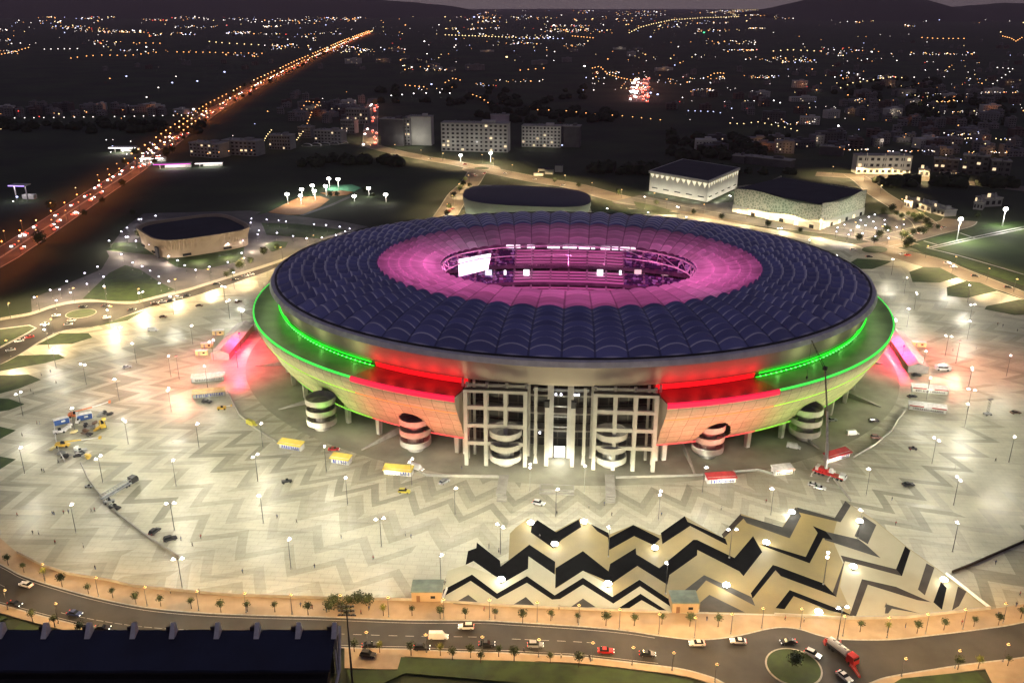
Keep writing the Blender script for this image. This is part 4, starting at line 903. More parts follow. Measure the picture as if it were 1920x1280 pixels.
TB = mk_tree(2.6, 3.4, M['leaf'], 260, 'park_tree')
BT = [(1696, 447), (1703, 452), (1712, 441), (1722, 437), (1731, 440), (1708, 459), (1700, 466), (1741, 431), (1690, 443), (1665, 438), (1648, 447), (1655, 402), (1672, 398), (1680, 405), (1690, 410), (1702, 405), (1712, 411), (1717, 418), (1725, 415), (1736, 421), (1660, 431), (1832, 410), (1758, 430), (1640, 455), (1610, 452),
 (868, 350), (862, 358), (850, 372), (842, 392), (838, 404), (872, 340), (880, 352), (1300, 402), (1352, 412), (1440, 425), (1500, 436), (1230, 385), (1160, 366), (1085, 352), (1040, 343), (495, 478), (520, 470), (470, 495), (450, 505), (436, 515), (425, 520), (250, 404), (262, 445), (620, 371), (632, 369), (686, 362), (700, 370), (1490, 1247)]
for px, py in BT:
    x, y = G(px, py); o = place(TB, x, y, 0, random.uniform(0, 6), random.uniform(.7, 1.25)); tag(o, ulabel('dark bushy tree', px, py), 'tree', 'bushy trees beside the ring roads')

# ================================================================== vehicles
M['glass'] = pm('car_glass', (.02, .025, .03), None, 1, .12); M['tyre'] = pm('tyre_rubber', (.02, .02, .02), None, 3, .9); M['hl'] = em('headlight_glow', (1, .97, .9), 6); M['tl'] = em('tail_light_glow', (1, .04, .02), 3)
def paint(n, c): return pm(n, c, tuple(x*.85 for x in c), .6, .3, coat=.5)
PT = {'white': paint('white_car_paint', (.75, .74, .72)), 'silver': paint('silver_car_paint', (.40, .41, .42)), 'black': paint('black_car_paint', (.02, .02, .022)), 'red': paint('red_car_paint', (.55, .02, .02)), 'blue': paint('blue_car_paint', (.04, .06, .18)), 'yellow': paint('yellow_car_paint', (.62, .55, .08)), 'brown': paint('brown_car_paint', (.18, .10, .06)), 'pinkish': paint('dusty_red_paint', (.50, .25, .22))}
def extr(mb, prof, w0, w1=None, m=0, x0=None):
    "side profile (x,z) extruded over the width; upper points can be narrower"
    w1 = w0 if w1 is None else w1; n = len(prof); zs = [p[1] for p in prof]; a, b = min(zs), max(zs); vs = []
    for sgn in (-1, 1):
        for x, z in prof: k = (z-a)/(b-a); vs.append((x, sgn*(w0+(w1-w0)*k)/2, z))
    mb.add(vs, [tuple(range(n-1, -1, -1)), tuple(range(n, 2*n))]+[(i, (i+1) % n, n+(i+1) % n, n+i) for i in range(n)], m); return mb
def mk_car(kind, col, lit=True):
    r = empty({'van': 'parked_van', 'suv': 'car'}.get(kind, 'car'), (0, 0, 0)); L = 4.5 if kind != 'van' else 5.6; hb = .95 if kind == 'car' else 1.05; ht = {'car': 1.45, 'suv': 1.75, 'van': 2.3}[kind]; e = L/2
    body = [(-e, .38), (e, .34), (e+.05, .62), (e-.12, .82), (e-1.25 if kind != 'van' else e-.9, hb), (-e+.25, hb+.02), (-e-.02, .75)]
    extr(MB(), body, 1.84, 1.72).build('body', PT[col], r)
    if kind == 'car': cab = [(-e+.45, hb-.02), (e-1.35, hb-.02), (e-2.05, ht-.05), (-e+1.25, ht-.03)]
    elif kind == 'suv': cab = [(-e+.1, hb-.02), (e-1.3, hb-.02), (e-1.95, ht-.05), (-e+.5, ht-.03)]
    else: cab = [(-e+.03, hb-.02), (e-.95, hb-.02), (e-1.6, ht-.05), (-e+.1, ht-.03)]
    extr(MB(), cab, 1.68, 1.36).build('cabin_glass', M['glass'] if kind != 'van' else PT[col], r)
    x0, x1 = cab[3][0]+.05, cab[2][0]-.05; MB().box((x0+x1)/2, 0, ht-.045, x1-x0, 1.36, .07).build('roof_panel', PT[col], r)
    for sx in (-1, 1):
        for sy in (-1, 1):
            wh = MB().bar((sx*(e-.85), sy*.93, .33), (sx*(e-.85), sy*.72, .33), .33, n=12).build('wheel', M['tyre'], r); MB().bar((sx*(e-.85), sy*.95, .33), (sx*(e-.85), sy*.9, .33), .2, n=10).build('rim', M['steel'], wh)
    for sy in (-1, 1):
        MB().box(e-.02, sy*.62, .58, .12, .36, .16).build('headlight', M['hl'] if lit else M['white'], r)
        MB().box(-e-.01, sy*.66, .68, .08, .3, .16).build('tail_light', M['tl'] if lit else PT['red'], r)
    return r
_cars = {}
def put_car(kind, col, px, py, ang, desc=None, lit=True, grp=None, z=.01):
    "ang: heading in degrees, 0 = to the right of the picture"
    k = (kind, col, lit)
    if k not in _cars: _cars[k] = mk_car(*k)
    x, y = G(px, py, .6); o = place(_cars[k], x, y, z, R(ang)); nm = {'car': 'car', 'suv': 'tall car', 'van': 'van'}[kind]
    cn = {'pinkish': 'dusty red'}.get(col, col)
    if py > 1150 and lit: lamp((2.6, 0, .8), 260, (1, .93, .8), o, .15, 'SPOT', None, 60, .8, rot=(PI/2-R(8), 0, -PI/2), name='headlight_beam')
    tag(o, desc or ulabel(cn+' '+nm, px, py), 'car' if kind != 'van' else 'van', grp); return o
put_car('suv', 'white', 874, 1174, 180, 'white estate car driving left on the front road, farthest up the lane'); put_car('van', 'white', 822, 1193, 0, 'boxy white van in the middle of the front road'); put_car('car', 'black', 913, 1206, 0, 'black car on the front road behind the silver one'); put_car('suv', 'silver', 1004, 1208, 0, 'silver car with roof bars on the front road')
put_car('car', 'red', 1136, 1219, -4, 'bright red car driving on the front road'); put_car('car', 'black', 1214, 1225, -6, 'black car following just right of the red car'); put_car('suv', 'black', 690, 1226, -12, 'black parked car on the lower pavement beside the grandstand', False); put_car('suv', 'black', 791, 1213, 0, 'black car close to the kerb under the lower round trees', True); put_car('car', 'black', 694, 1208, 8, 'dark car at the kerb above the parked black one')
put_car('car', 'white', 1307, 1205, 180, 'white car driving left just before the roundabout'); put_car('car', 'white', 1384, 1201, 175, 'white patrol car with blue lights near the roundabout'); put_car('car', 'black', 1478, 1202, 185, 'black car passing above the front roundabout'); put_car('suv', 'white', 1524, 1225, -40, 'white car turning on the upper right side of the roundabout'); put_car('car', 'white', 1583, 1267, -62, 'white car leaving the roundabout beside the tanker')
put_car('car', 'white', 49, 1095, 160, 'white car on the left bend of the front road'); put_car('car', 'blue', 140, 1149, -14, 'dark blue car with bright headlights on the left bend'); put_car('car', 'black', 28, 1131, -18, 'dark car entering at the left edge of the road'); put_car('car', 'black', 192, 1176, 0, 'black car half hidden behind the grandstand fins')
for a in [('car', 'white', 1526, 908, -20, 0), ('car', 'white', 1537, 914, -25, 0), ('car', 'black', 1638, 788, -5, 0), ('van', 'white', 1488, 838, -25, 0), ('car', 'black', 1703, 908, 5, 0), ('car', 'black', 1718, 703, 0, 0), ('car', 'black', 1710, 743, 10, 0), ('van', 'white', 1598, 813, 15, 0), ('car', 'brown', 1904, 773, 5, 0), ('suv', 'black', 290, 996, 70, 0), ('suv', 'black', 319, 1010, 30, 0),
          ('suv', 'yellow', 758, 921, -5, 0), ('van', 'white', 782, 878, -30, 1), ('car', 'red', 626, 842, 0, 1), ('suv', 'white', 1010, 943, -20, 1), ('suv', 'black', 388, 753, -10, 0), ('car', 'brown', 374, 573, 5, 0), ('suv', 'brown', 447, 566, 60, 0), ('car', 'brown', 306, 594, 0, 0), ('car', 'silver', 1560, 787, 10, 0),
          ('car', 'white', 105, 591, 20, 1), ('car', 'white', 134, 600, 5, 1), ('suv', 'white', 200, 595, 30, 1), ('car', 'white', 84, 608, 200, 1), ('car', 'white', 36, 639, 215, 1), ('car', 'red', 55, 632, 215, 1), ('car', 'black', 155, 575, 0, 1), ('car', 'black', 198, 573, 0, 1), ('car', 'silver', 128, 608, 20, 1), ('car', 'black', 247, 580, 10, 1), ('car', 'silver', 20, 656, 215, 1),
          ('car', 'silver', 290, 568, 12, 1), ('car', 'white', 305, 565, 12, 1), ('car', 'black', 320, 563, 12, 1), ('suv', 'silver', 335, 558, 15, 1), ('car', 'black', 349, 554, 15, 1), ('suv', 'brown', 292, 571, 12, 0), ('car', 'white', 460, 517, 20, 1), ('car', 'white', 470, 514, 20, 1), ('car', 'black', 405, 532, 20, 1), ('car', 'black', 440, 524, 20, 1),
          ('car', 'white', 1706, 442, 30, 1), ('car', 'white', 1712, 438, 30, 1), ('car', 'white', 1726, 437, 20, 1), ('car', 'silver', 1770, 426, 20, 1), ('car', 'white', 1692, 476, 200, 1), ('car', 'red', 1702, 478, 20, 1), ('car', 'white', 1776, 493, -15, 1), ('suv', 'white', 1788, 500, -15, 1), ('car', 'black', 1630, 481, 0, 1), ('car', 'black', 1828, 517, -20, 1), ('car', 'black', 1890, 538, -20, 1), ('car', 'white', 1600, 468, 0, 1),
          ('car', 'white', 888, 326, 60, 1), ('car', 'white', 893, 329, 60, 1), ('car', 'red', 908, 325, 240, 1), ('car', 'white', 946, 325, 0, 1), ('car', 'white', 1002, 336, 0, 1), ('car', 'white', 1055, 347, -8, 1), ('car', 'red', 843, 395, 70, 1), ('car', 'red', 849, 391, 70, 1), ('car', 'white', 838, 404, 250, 1), ('car', 'red', 872, 308, 0, 1), ('car', 'white', 806, 298, 180, 1),
          ('van', 'white', 287, 619, 0, 0), ('car', 'silver', 238, 688, 30, 0), ('suv', 'silver', 833, 903, 50, 0), ('van', 'yellow', 472, 795, -35, 0), ('suv', 'pinkish', 1643, 820, -10, 0)]:
    put_car(a[0], a[1], a[2], a[3], a[4], None, bool(a[5]), 'vehicles on the plaza and ring roads', .14 if (a[3] > 600 or not a[5]) else .0)
for s_, c_ in ((-1, (.1, .15, 1)), (1, (1, .1, .1))):
    pass
# ================================================================== kiosks
M['blue_ink'] = pm('blue_lettering', (.03, .06, .45), None, 2, .5); M['dark_ink'] = pm('dark_lettering', (.06, .05, .05), None, 2, .5); M['yel'] = pm('yellow_canopy', (.80, .62, .12), (.70, .54, .10), .5, .6); M['redc'] = pm('red_canopy', (.55, .05, .06), None, .5, .5); M['creamc'] = pm('cream_canopy', (.80, .68, .34), None, .5, .6)
M['panel'] = pm('white_panel', (.78, .76, .74), None, .7, .5)
def kiosk(pl_, pr2, style, lab):
    x0, y0 = G(*pl_); x1, y1 = G(*pr2); L = math.hypot(x1-x0, y1-y0); a = math.atan2(y1-y0, x1-x0)
    k = empty('kiosk', ((x0+x1)/2, (y0+y1)/2, .12), a); dp = 3.0; hh = 3.0
    MB().box(0, dp/2, .15, L, dp, hh-.3).build('cabin', M['panel'], k)
    can = {'y': M['yel'], 'c': M['creamc'], 'w': M['panel'], 'r': M['redc'], 'rw': M['panel']}[style]
    mb = MB(); mb.add([(-L/2-.3, -1.0, hh-.35), (L/2+.3, -1.0, hh-.35), (L/2+.3, dp+.2, hh+.35), (-L/2-.3, dp+.2, hh+.35), (-L/2-.3, -1.0, hh-.6), (L/2+.3, -1.0, hh-.6), (L/2+.3, dp+.2, hh-.1), (-L/2-.3, dp+.2, hh-.1)], [(0, 1, 2, 3), (7, 6, 5, 4), (0, 4, 5, 1), (1, 5, 6, 2), (2, 6, 7, 3), (3, 7, 4, 0)]); mb.build('canopy', can, k)
    if style == 'rw':
        MB().box(-L*.3, -1.05, hh-.62, L*.38, .08, .5).build('red_fascia_board', M['redc'], k); MB().box(L*.3, -1.05, hh-.62, L*.38, .08, .5).build('red_fascia_board', M['redc'], k)
    fp = MB().box(0, -.06, .2, L*.96, .08, 1.9).build('front_panel', M['white'], k)
    # brush-like letter strokes across the front panel
    ink = M['dark_ink'] if style in ('w', 'rw') else M['blue_ink']; lt = MB(); n = int(L/(1.15 if style not in ('w', 'rw') else .9)); st_ = random.Random(int(pl_[0]))
    for i in range(n):
        cx = -L*.40+L*.84*(i+.5)/n; w_ = L*.84/n*.30; q = st_.random(); y = -.125; z0, z1 = .3, 1.85+(.1 if q > .5 else 0)
        def stroke(xa, za, xb, zb): lt.add([(xa-w_/2, y, za), (xa+w_/2, y, za), (xb+w_/2, y, zb), (xb-w_/2, y, zb)], [(0, 1, 2, 3)])
        if style in ('rw', 'w'): z0, z1 = .5, 1.5
        if q < .35: stroke(cx-w_, z0, cx, z1); stroke(cx, z1, cx+w_, z0)
        elif q < .6: stroke(cx, z0, cx, z1)
        elif q < .8: stroke(cx-w_*.8, z0, cx-w_*.8, z1); stroke(cx-w_*.8, z1, cx+w_, z1-.4)
        else: stroke(cx-w_, z1, cx+w_*.4, z0); stroke(cx+w_*.4, z0, cx+w_, z1)
    o = lt.build('lettering', ink, fp)
    for s_ in (-1, 1): MB().bar((s_*(L/2+.1), -.9, 0), (s_*(L/2+.1), -.9, hh-.5), .06).build('canopy_post', M['steel'], k)
    MB().box(L*.25, -.35, .9, L*.35, .5, .12).build('counter', M['steel'], k)
    lamp((0, -1.6, 2.6), 90, (1, .95, .9), k, .3, name='kiosk_light')
    tag(k, lab, 'kiosk', 'market kiosks round the stadium'); return k
kiosk((360, 718), (421, 713), 'w', 'long white kiosk with dark script, topmost of the left pair'); kiosk((362, 748), (422, 742), 'c', 'long kiosk with cream yellow roof just below the white one'); kiosk((524, 840), (564, 847), 'y', 'tilted yellow-roofed kiosk with blue lettering left of the short one')
kiosk((621, 868), (654, 873), 'y', 'shortest yellow-roofed kiosk between two longer yellow ones'); kiosk((720, 890), (772, 894), 'y', 'yellow-roofed kiosk with large blue letters nearest the stadium entrance'); kiosk((1326, 908), (1379, 905), 'r', 'red-roofed kiosk with blue letters right of the stadium entrance')
kiosk((1452, 893), (1486, 889), 'rw', 'small white kiosk with red stripe left of the mobile crane'); kiosk((1553, 869), (1593, 857), 'r', 'tilted red-roofed kiosk with blue letters behind the mobile crane'); kiosk((1709, 735), (1776, 741), 'rw', 'upper long white kiosk with red-edged roof by the right tent'); kiosk((1703, 768), (1773, 777), 'rw', 'lower long white kiosk with red-edged roof by the right tent')

# tents lit pink
M['canvas'] = pm('white_tent_canvas', (.50, .44, .42), None, .3, .7)
def tent(fl, fr_, bk, h, lab):
    a = G(*fl); b = G(*fr_); c = G(*bk); L = math.hypot(b[0]-a[0], b[1]-a[1]); an = math.atan2(b[1]-a[1], b[0]-a[0]); m_ = ((a[0]+b[0])/2, (a[1]+b[1])/2); D = math.hypot(c[0]-m_[0], c[1]-m_[1]); an = math.atan2(c[1]-m_[1], c[0]-m_[0])-PI/2
    t = empty('marquee', (m_[0], m_[1], .12), an); mb = MB()
    for x, y, sx, sy in ((-L/2, D/2, .1, D), (L/2, D/2, .1, D), (0, .05, L, .1), (0, D-.05, L, .1)): mb.box(x, y, 0, sx, sy, h)
    mb.build('walls', M['canvas'], t)
    r_ = MB(); r_.add([(-L/2-.3, -.3, h), (L/2+.3, -.3, h), (0, -.3, h+1.6), (-L/2-.3, D+.3, h), (L/2+.3, D+.3, h), (0, D+.3, h+1.6)], [(0, 1, 2), (5, 4, 3), (0, 2, 5, 3), (1, 4, 5, 2), (0, 3, 4, 1)]); r_.build('roof', M['canvas'], t)
    for i in range(1, 6): MB().bar((L/2+.08, D*i/6, 0), (L/2+.08, D*i/6, h), .07).build('post', M['steel'], t)
    tag(t, lab, 'marquee'); return t
tent((396, 676), (431, 674), (462, 618), 3.6, 'long pale marquee washed in pink light at the left end of the stadium'); tent((1703, 700), (1738, 699), (1674, 632), 3.6, 'long pale marquee washed in pink light at the right end of the stadium')
def cabin(px, py, L, D, h, a, mat, lab, name='site_cabin', cat='cabin', grp=None):
    x, y = G(px, py); c = empty(name, (x, y, .12), a); MB().box(0, 0, .25, L, D, h).build('body', mat, c); MB().box(0, 0, h+.25, L+.25, D+.25, .14).build('roof', M['panel'], c)
    MB().box(-L*.2, -D/2-.03, .3, .9, .06, 2.0).build('door', M['steel'], c); MB().box(L*.2, -D/2-.03, 1.2, 1.2, .06, .9).build('window', M['glass'], c)
    for s_ in (-1, 1): MB().box(s_*L*.4, 0, 0, .3, D, .25).build('skid', M['dark'], c)
    tag(c, lab, cat, grp); return c
cabin(410, 628, 6, 2.4, 2.5, .1, M['creamc'], 'cream cabin behind the left marquee, topmost of three'); cabin(389, 652, 6, 2.4, 2.5, .1, M['creamc'], 'cream cabin left of the left marquee, middle of three'); cabin(379, 666, 6, 2.4, 2.5, .1, M['creamc'], 'cream cabin left of the left marquee, lowest of three'); cabin(1722, 650, 7, 2.4, 2.5, -.2, M['creamc'], 'cream cabin behind the right marquee')
cabin(1560, 862, 4, 2.4, 2.5, -.3, M['panel'], 'white cabin behind the mobile crane') if False else None
# pink floods at both ends
for i, (px, py) in enumerate(((446, 690), (452, 655), (1690, 680), (1668, 655))):
    x, y = G(px, py); f = empty('colour_flood', (x, y, .12)); MB().cyl(0, 0, 0, 9.0, .12, .08).build('pole', M['pole'], f); MB().box(0, 0, 9, .9, .6, .35).build('housing', M['dark'], f); MB().box(0, 0, 8.9, .8, .5, .1).build('lens', em('pink_flood_lens', (1, .1, .5), 12), f)
    lamp((0, 0, 8.4), 25000, (1, .02, .10), f, .6, 'SPOT', (1.2, .3), 160, .3, name='pink_light'); tag(f, ['pink floodlight nearest the left yellow kiosks', 'pink floodlight beside the left marquee', 'pink floodlight by the right marquee front', 'pink floodlight between shell and right marquee'][i], 'floodlight')
for i, (px, py) in enumerate(((330, 668), (1800, 640))):
    x, y = G(px, py, 12); f = empty('colour_flood', (x, y, .12)); MB().cyl(0, 0, 0, 12.0, .14, .08).build('pole', M['pole'], f); MB().box(0, 0, 12, .9, .6, .35).build('housing', M['dark'], f); MB().box(0, 0, 11.9, .8, .5, .1).build('lens', em('rose_flood_lens', (1, .4, .35), 9), f)
    lamp((0, 0, 11.5), 9000, (1, .28, .16), f, .6, 'SPOT', (2.3, .25), 165, .3, name='rose_light'); tag(f, ['rose floodlight on the left plaza beyond the marquee', 'rose floodlight on the right plaza beyond the marquee'][i], 'floodlight')

# ================================================================== mobile crane
x, y = G(1553, 893); CRN = empty('mobile_crane', (x, y, .12), R(-38)); tag(CRN, 'white and red mobile crane with its long boom raised in front of the stadium', 'crane')
extr(MB(), [(-6, .9), (6, .9), (6, 1.5), (-6, 1.6)], 2.6).build('carrier', PT['red'], CRN); extr(MB(), [(4.2, .9), (6.6, .9), (6.6, 1.8), (6.2, 2.7), (4.2, 2.7)], 2.6, 2.4).build('cab', PT['white'], CRN); MB().box(6.45, 0, 1.9, .1, 2.2, .7).build('windscreen', M['glass'], CRN)
for xx in (-4.8, -3.3, -1.8, 2.4, 3.8, 5.3):
    for sy in (-1, 1): MB().bar((xx, sy*1.35, .55), (xx, sy*.95, .55), .55, n=12).build('wheel', M['tyre'], CRN)
for xx in (-5.2, 1.2):
    for sy in (-1, 1): MB().box(xx, sy*2.6, .9, .4, 2.8, .3).cyl(xx, sy*3.9, 0, 1.2, .15).cyl(xx, sy*3.9, -.02, .08, .5).build('outrigger', M['white'], CRN)
MB().cyl(-1, 0, 1.5, 1.9, 1.2, n=16).box(-2.2, 0, 1.9, 4.2, 2.4, 1.2).build('turntable', PT['red'], CRN); MB().box(-4.4, 0, 1.8, 1.2, 2.5, 1.6).build('counterweight', M['white'], CRN); extr(MB(), [(.2, 1.9), (1.8, 1.9), (1.8, 2.9), (1.2, 3.7), (.2, 3.7)], 1.0).build('operator_cab', M['panel'], CRN)
def w2c(px, py, Yw):
    r = ray(px, py); k = Yw/r[1]; v = Vector((r[0]*k-x, Yw-y, H+r[2]*k-.12)); c, s = math.cos(R(38)), math.sin(R(38)); return (v.x*c-v.y*s, v.x*s+v.y*c, v.z)
B0 = (-1.2, 0, 2.6); b1 = w2c(1551, 830, y-.6); b2 = w2c(1551, 770, y-1.2); b3 = w2c(1547, 690, y-2); b4 = w2c(1522, 638, y-3)
MB().bar(B0, b1, .75, .68, n=4).build('boom_section', M['white'], CRN); MB().bar(b1, b2, .5, .46, n=4).build('boom_section', M['panel'], CRN); MB().bar(b2, b3, .36, .32, n=4).build('boom_section', M['steel'], CRN)
jb = MB(); p, q = Vector(b3), Vector(b4); n_ = 9
for dx, dy in ((-.4, -.3), (.4, -.3), (0, .4)): jb.bar(p+Vector((dx, dy, 0)), q+Vector((dx*.3, dy*.3, 0)), .09)
for i in range(n_):
    f0, f1 = i/n_, (i+1)/n_; a_ = p.lerp(q, f0); b_ = p.lerp(q, f1); k0 = 1-f0*.7; k1 = 1-f1*.7; jb.bar(a_+Vector((-.4*k0, -.3*k0, 0)), b_+Vector((.4*k1, -.3*k1, 0)), .05); jb.bar(a_+Vector((.4*k0, -.3*k0, 0)), b_+Vector((0, .4*k1, 0)), .05)
jb.build('lattice_jib', M['dark'], CRN); MB().bar(b4, (b4[0], b4[1], b4[2]-14), .05).build('hoist_cable', M['dark'], CRN); MB().box(b4[0], b4[1], b4[2]-15, .5, .5, 1.0).build('hook', M['dark'], CRN); MB().box(b3[0], b3[1], b3[2]-.6, 1.4, 1.2, 1.2).build('jib_joint', M['dark'], CRN)

# ================================================================== equipment yard on the left
M['cblue'] = pm('blue_container_paint', (.04, .10, .34), (.03, .08, .26), .8, .5); M['orange'] = pm('orange_machine_paint', (.75, .20, .06), None, 1, .5); M['myel'] = pm('yellow_machine_paint', (.72, .48, .06), (.60, .40, .05), 1, .5)
for (a_, b_, lab) in (((103, 800), (131, 793), 'blue container with white frame, left one of the equipment yard'), ((145, 791), (174, 785), 'blue container with white marks, right one of the equipment yard')):
    x0, y0 = G(*a_); x1, y1 = G(*b_); L = math.hypot(x1-x0, y1-y0); a = math.atan2(y1-y0, x1-x0); c = empty('shipping_container', ((x0+x1)/2, (y0+y1)/2, .12), a)
    mb = MB()
    for i in range(int(L/.5)): mb.box(-L/2+.25+i*.5, 1.25, .15, .3, 2.5, 2.5)
    mb.box(0, 1.25, .15, L, 2.4, 2.45); mb.build('body', M['cblue'], c); MB().box(0, 1.25, 2.62, L+.1, 2.6, .12).build('roof_frame', M['panel'], c)
    for s_ in (-1, 1): MB().box(s_*(L/2+.06), -.02, 0, .16, .16, 2.74).build('corner_post', M['panel'], c)
    MB().box(L*.1, -.1, 1.2, 1.6, .06, .8).build('door', M['panel'], c); tag(c, lab, 'container')
def machine(px, py, ang, mat, boom, lab, name='telehandler', cat='machine', L=5.5, scale=1):
    x, y = G(px, py); m_ = empty(name, (x, y, .12), R(ang)); m_.scale = (scale,)*3
    extr(MB(), [(-L/2, .6), (L/2, .6), (L/2, 1.2), (L/4, 1.5), (-L/2, 1.7)], 2.0, 1.8).build('chassis', mat, m_); extr(MB(), [(-.6, 1.5), (1.0, 1.4), (.8, 2.5), (-.5, 2.6)], .95).build('cab', M['glass'], m_)
    for sx in (-1, 1):
        for sy in (-1, 1): MB().bar((sx*L*.33, sy*1.15, .55), (sx*L*.33, sy*.75, .55), .55, n=12).build('wheel', M['tyre'], m_)
    if boom: MB().bar((-L/2+.3, .55, 1.8), (boom[0]*.5, .55+boom[1]*.5, 1.8+boom[2]*.5), .3, n=4).build('boom', mat, m_); MB().bar((boom[0]*.5, .55+boom[1]*.5, 1.8+boom[2]*.5), (boom[0], .55+boom[1], 1.8+boom[2]), .2, n=4).build('boom_extension', M['panel'], m_); MB().box(boom[0], .55+boom[1], 1.3+boom[2], .8, 1.4, .9).build('work_basket', mat, m_)
    tag(m_, lab, cat); return m_
machine(141, 782, 12, M['orange'], (15, 0, 4), 'orange telehandler with a long pale boom behind the blue containers'); machine(118, 838, 6, M['myel'], (15, 0, 1.5), 'yellow boom machine lying across the lower equipment yard', 'boom_lift'); machine(193, 800, -60, M['myel'], (4, 0, 3), 'yellow loader at the right side of the equipment yard', 'wheel_loader', scale=1.15)
machine(150, 848, 20, M['steel'], None, 'small grey site machine below the yellow boom machine', 'site_machine', scale=.7); machine(147, 792, 100, M['panel'], (2, 0, 4), 'pale lift standing between the two blue containers', 'boom_lift', scale=.7); machine(112, 812, 30, M['panel'], None, 'white site truck below the left blue container', 'site_truck', scale=.9)
def pallet(px, py, mat, lab, k):
    x, y = G(px, py); p_ = empty('pallet_stack', (x, y, .12), random.uniform(0, 3)); rr = random.Random(k)
    for j in range(3): MB().box(rr.uniform(-.8, .8), rr.uniform(-.8, .8), j*.45, rr.uniform(1.6, 3.2), rr.uniform(1, 1.6), .42, rr.uniform(-.3, .3)).build('load', mat, p_)
    MB().bar((-1.5, .9, .1), (2.2, 1.1, .5), .1).bar((-1.6, 1.3, .1), (1.7, .6, .9), .1).build('poles', M['steel'], p_); tag(p_, lab, 'pallet stack', 'loose loads in the equipment yard')
for k, (px, py, mt) in enumerate([(162, 800, 'dark'), (170, 804, 'steel'), (178, 796, 'brown'), (188, 780, 'steel'), (196, 776, 'dark'), (161, 812, 'brown'), (169, 816, 'dark'), (122, 806, 'white'), (132, 800, 'white'), (145, 842, 'white'), (152, 852, 'dark'), (158, 846, 'steel'), (146, 856, 'dark'), (163, 858, 'yel'), (124, 858, 'dark'), (115, 852, 'steel'), (206, 778, 'dark'), (183, 806, 'yel'), (139, 812, 'creamc'), (99, 843, 'creamc')]):
    m_ = {'brown': PT['brown'], 'dark': M['dark'], 'steel': M['steel'], 'white': M['panel'], 'yel': M['myel'], 'creamc': M['creamc']}[mt]
    pallet(px, py, m_, ulabel({'dark': 'dark', 'brown': 'brown', 'steel': 'grey', 'white': 'white', 'yel': 'yellow', 'creamc': 'cream'}[mt]+' pallet load', px, py), k)
# long grey truss on its trailer
a_ = G(190, 936, 1); b_ = G(246, 903, 1); TRS = empty('truss_trailer', (a_[0], a_[1], .12), math.atan2(b_[1]-a_[1], b_[0]-a_[0])); L = math.hypot(b_[0]-a_[0], b_[1]-a_[1]); tr = MB()
for dy in (-.8, .8):
    for z in (1.0, 2.4): tr.bar((0, dy, z), (L, dy, z), .13)
n_ = 12
for i in range(n_):
    for dy in (-.8, .8): tr.bar((L*i/n_, dy, 1.0 if i % 2 else 2.4), (L*(i+1)/n_, dy, 2.4 if i % 2 else 1.0), .08)
    tr.bar((L*i/n_, -.8, 2.4), (L*i/n_, .8, 2.4), .08)
tr.build('truss', M['steel'], TRS); MB().box(L/2, 0, .6, L*.95, 1.8, .3).build('trailer_bed', pm('grey_blue_deck', (.12, .14, .17), None, .5, .6), TRS)
for xx in (1.2, 2.4, L-3, L-1.8):
    for sy in (-1, 1): MB().bar((xx, sy*1.0, .4), (xx, sy*.75, .4), .4, n=10).build('wheel', M['tyre'], TRS)
extr(MB(), [(L-.5, .5), (L+2.6, .5), (L+2.6, 1.8), (L+2.0, 2.9), (L-.5, 2.9)], 2.4).build('tractor_cab', M['dark'], TRS); tag(TRS, 'long grey truss lying on a dark trailer on the lower left plaza', 'trailer')
machine(216, 954, -20, M['dark'], None, 'dark small machine below the grey lying truss', 'site_machine', scale=.8); machine(205, 943, 30, M['steel'], None, 'grey small machine at the foot of the lying truss', 'site_machine', scale=.7); machine(167, 914, 0, M['steel'], None, 'tiny grey machine up left of the lying truss', 'site_machine', scale=.5); machine(538, 905, 20, M['dark'], None, 'dark low machine below the left yellow kiosk', 'site_machine', scale=.7)
machine(416, 768, 10, M['myel'], (6, 0, .4), 'thin dark and yellow lift right below the cream kiosk', 'boom_lift', scale=.7); machine(1711, 843, -10, M['dark'], None, 'dark motor tricycle on the right plaza', 'tricycle', scale=.6)
# scissor lift
x, y = G(1851, 778); SL = empty('scissor_lift', (x, y, .12), .2); tag(SL, 'tall narrow scissor lift standing alone on the right plaza', 'lift'); MB().box(0, 0, .4, 3, 2, .6).build('chassis', M['steel'], SL)
for sx in (-1, 1):
    for sy in (-1, 1): MB().bar((sx*1.1, sy*1.15, .35), (sx*1.1, sy*.8, .35), .35, n=10).build('wheel', M['tyre'], SL)
    MB().bar((sx*1.3, 0, .2), (sx*2.4, .9*sx, .1), .09).build('outrigger', M['steel'], SL)
sj = MB()
for k in range(5):
    z = 1.0+k*1.3
    for dy in (-.4, .4): sj.bar((-.5, dy, z), (.5, dy, z+1.3), .07); sj.bar((.5, dy, z), (-.5, dy, z+1.3), .07)
sj.build('scissor_arms', M['dark'], SL); MB().box(0, 0, 7.5, 2.6, 1.0, .15).bar((-1.3, -.5, 8.6), (1.3, -.5, 8.6), .05).bar((-1.3, .5, 8.6), (1.3, .5, 8.6), .05).build('platform', M['dark'], SL)
# pale round-nosed coach on right plaza
x, y = G(1767, 694); CO = empty('caravan', (x, y, .12), R(-8)); extr(MB(), [(-3.6, .5), (3.2, .5), (3.9, 1.1), (3.6, 2.2), (2.4, 2.7), (-3.2, 2.7), (-3.8, 2.0)], 2.5, 2.2).build('body', PT['white'], CO); MB().box(-.2, -1.2, 1.5, 4.6, .1, .7).build('window', M['glass'], CO)
for xx in (-2.2, 2.2):
    for sy in (-1, 1): MB().bar((xx, sy*1.25, .45), (xx, sy*.9, .45), .45, n=10).build('wheel', M['tyre'], CO)
tag(CO, 'white rounded caravan standing alone right of the right marquee', 'caravan')
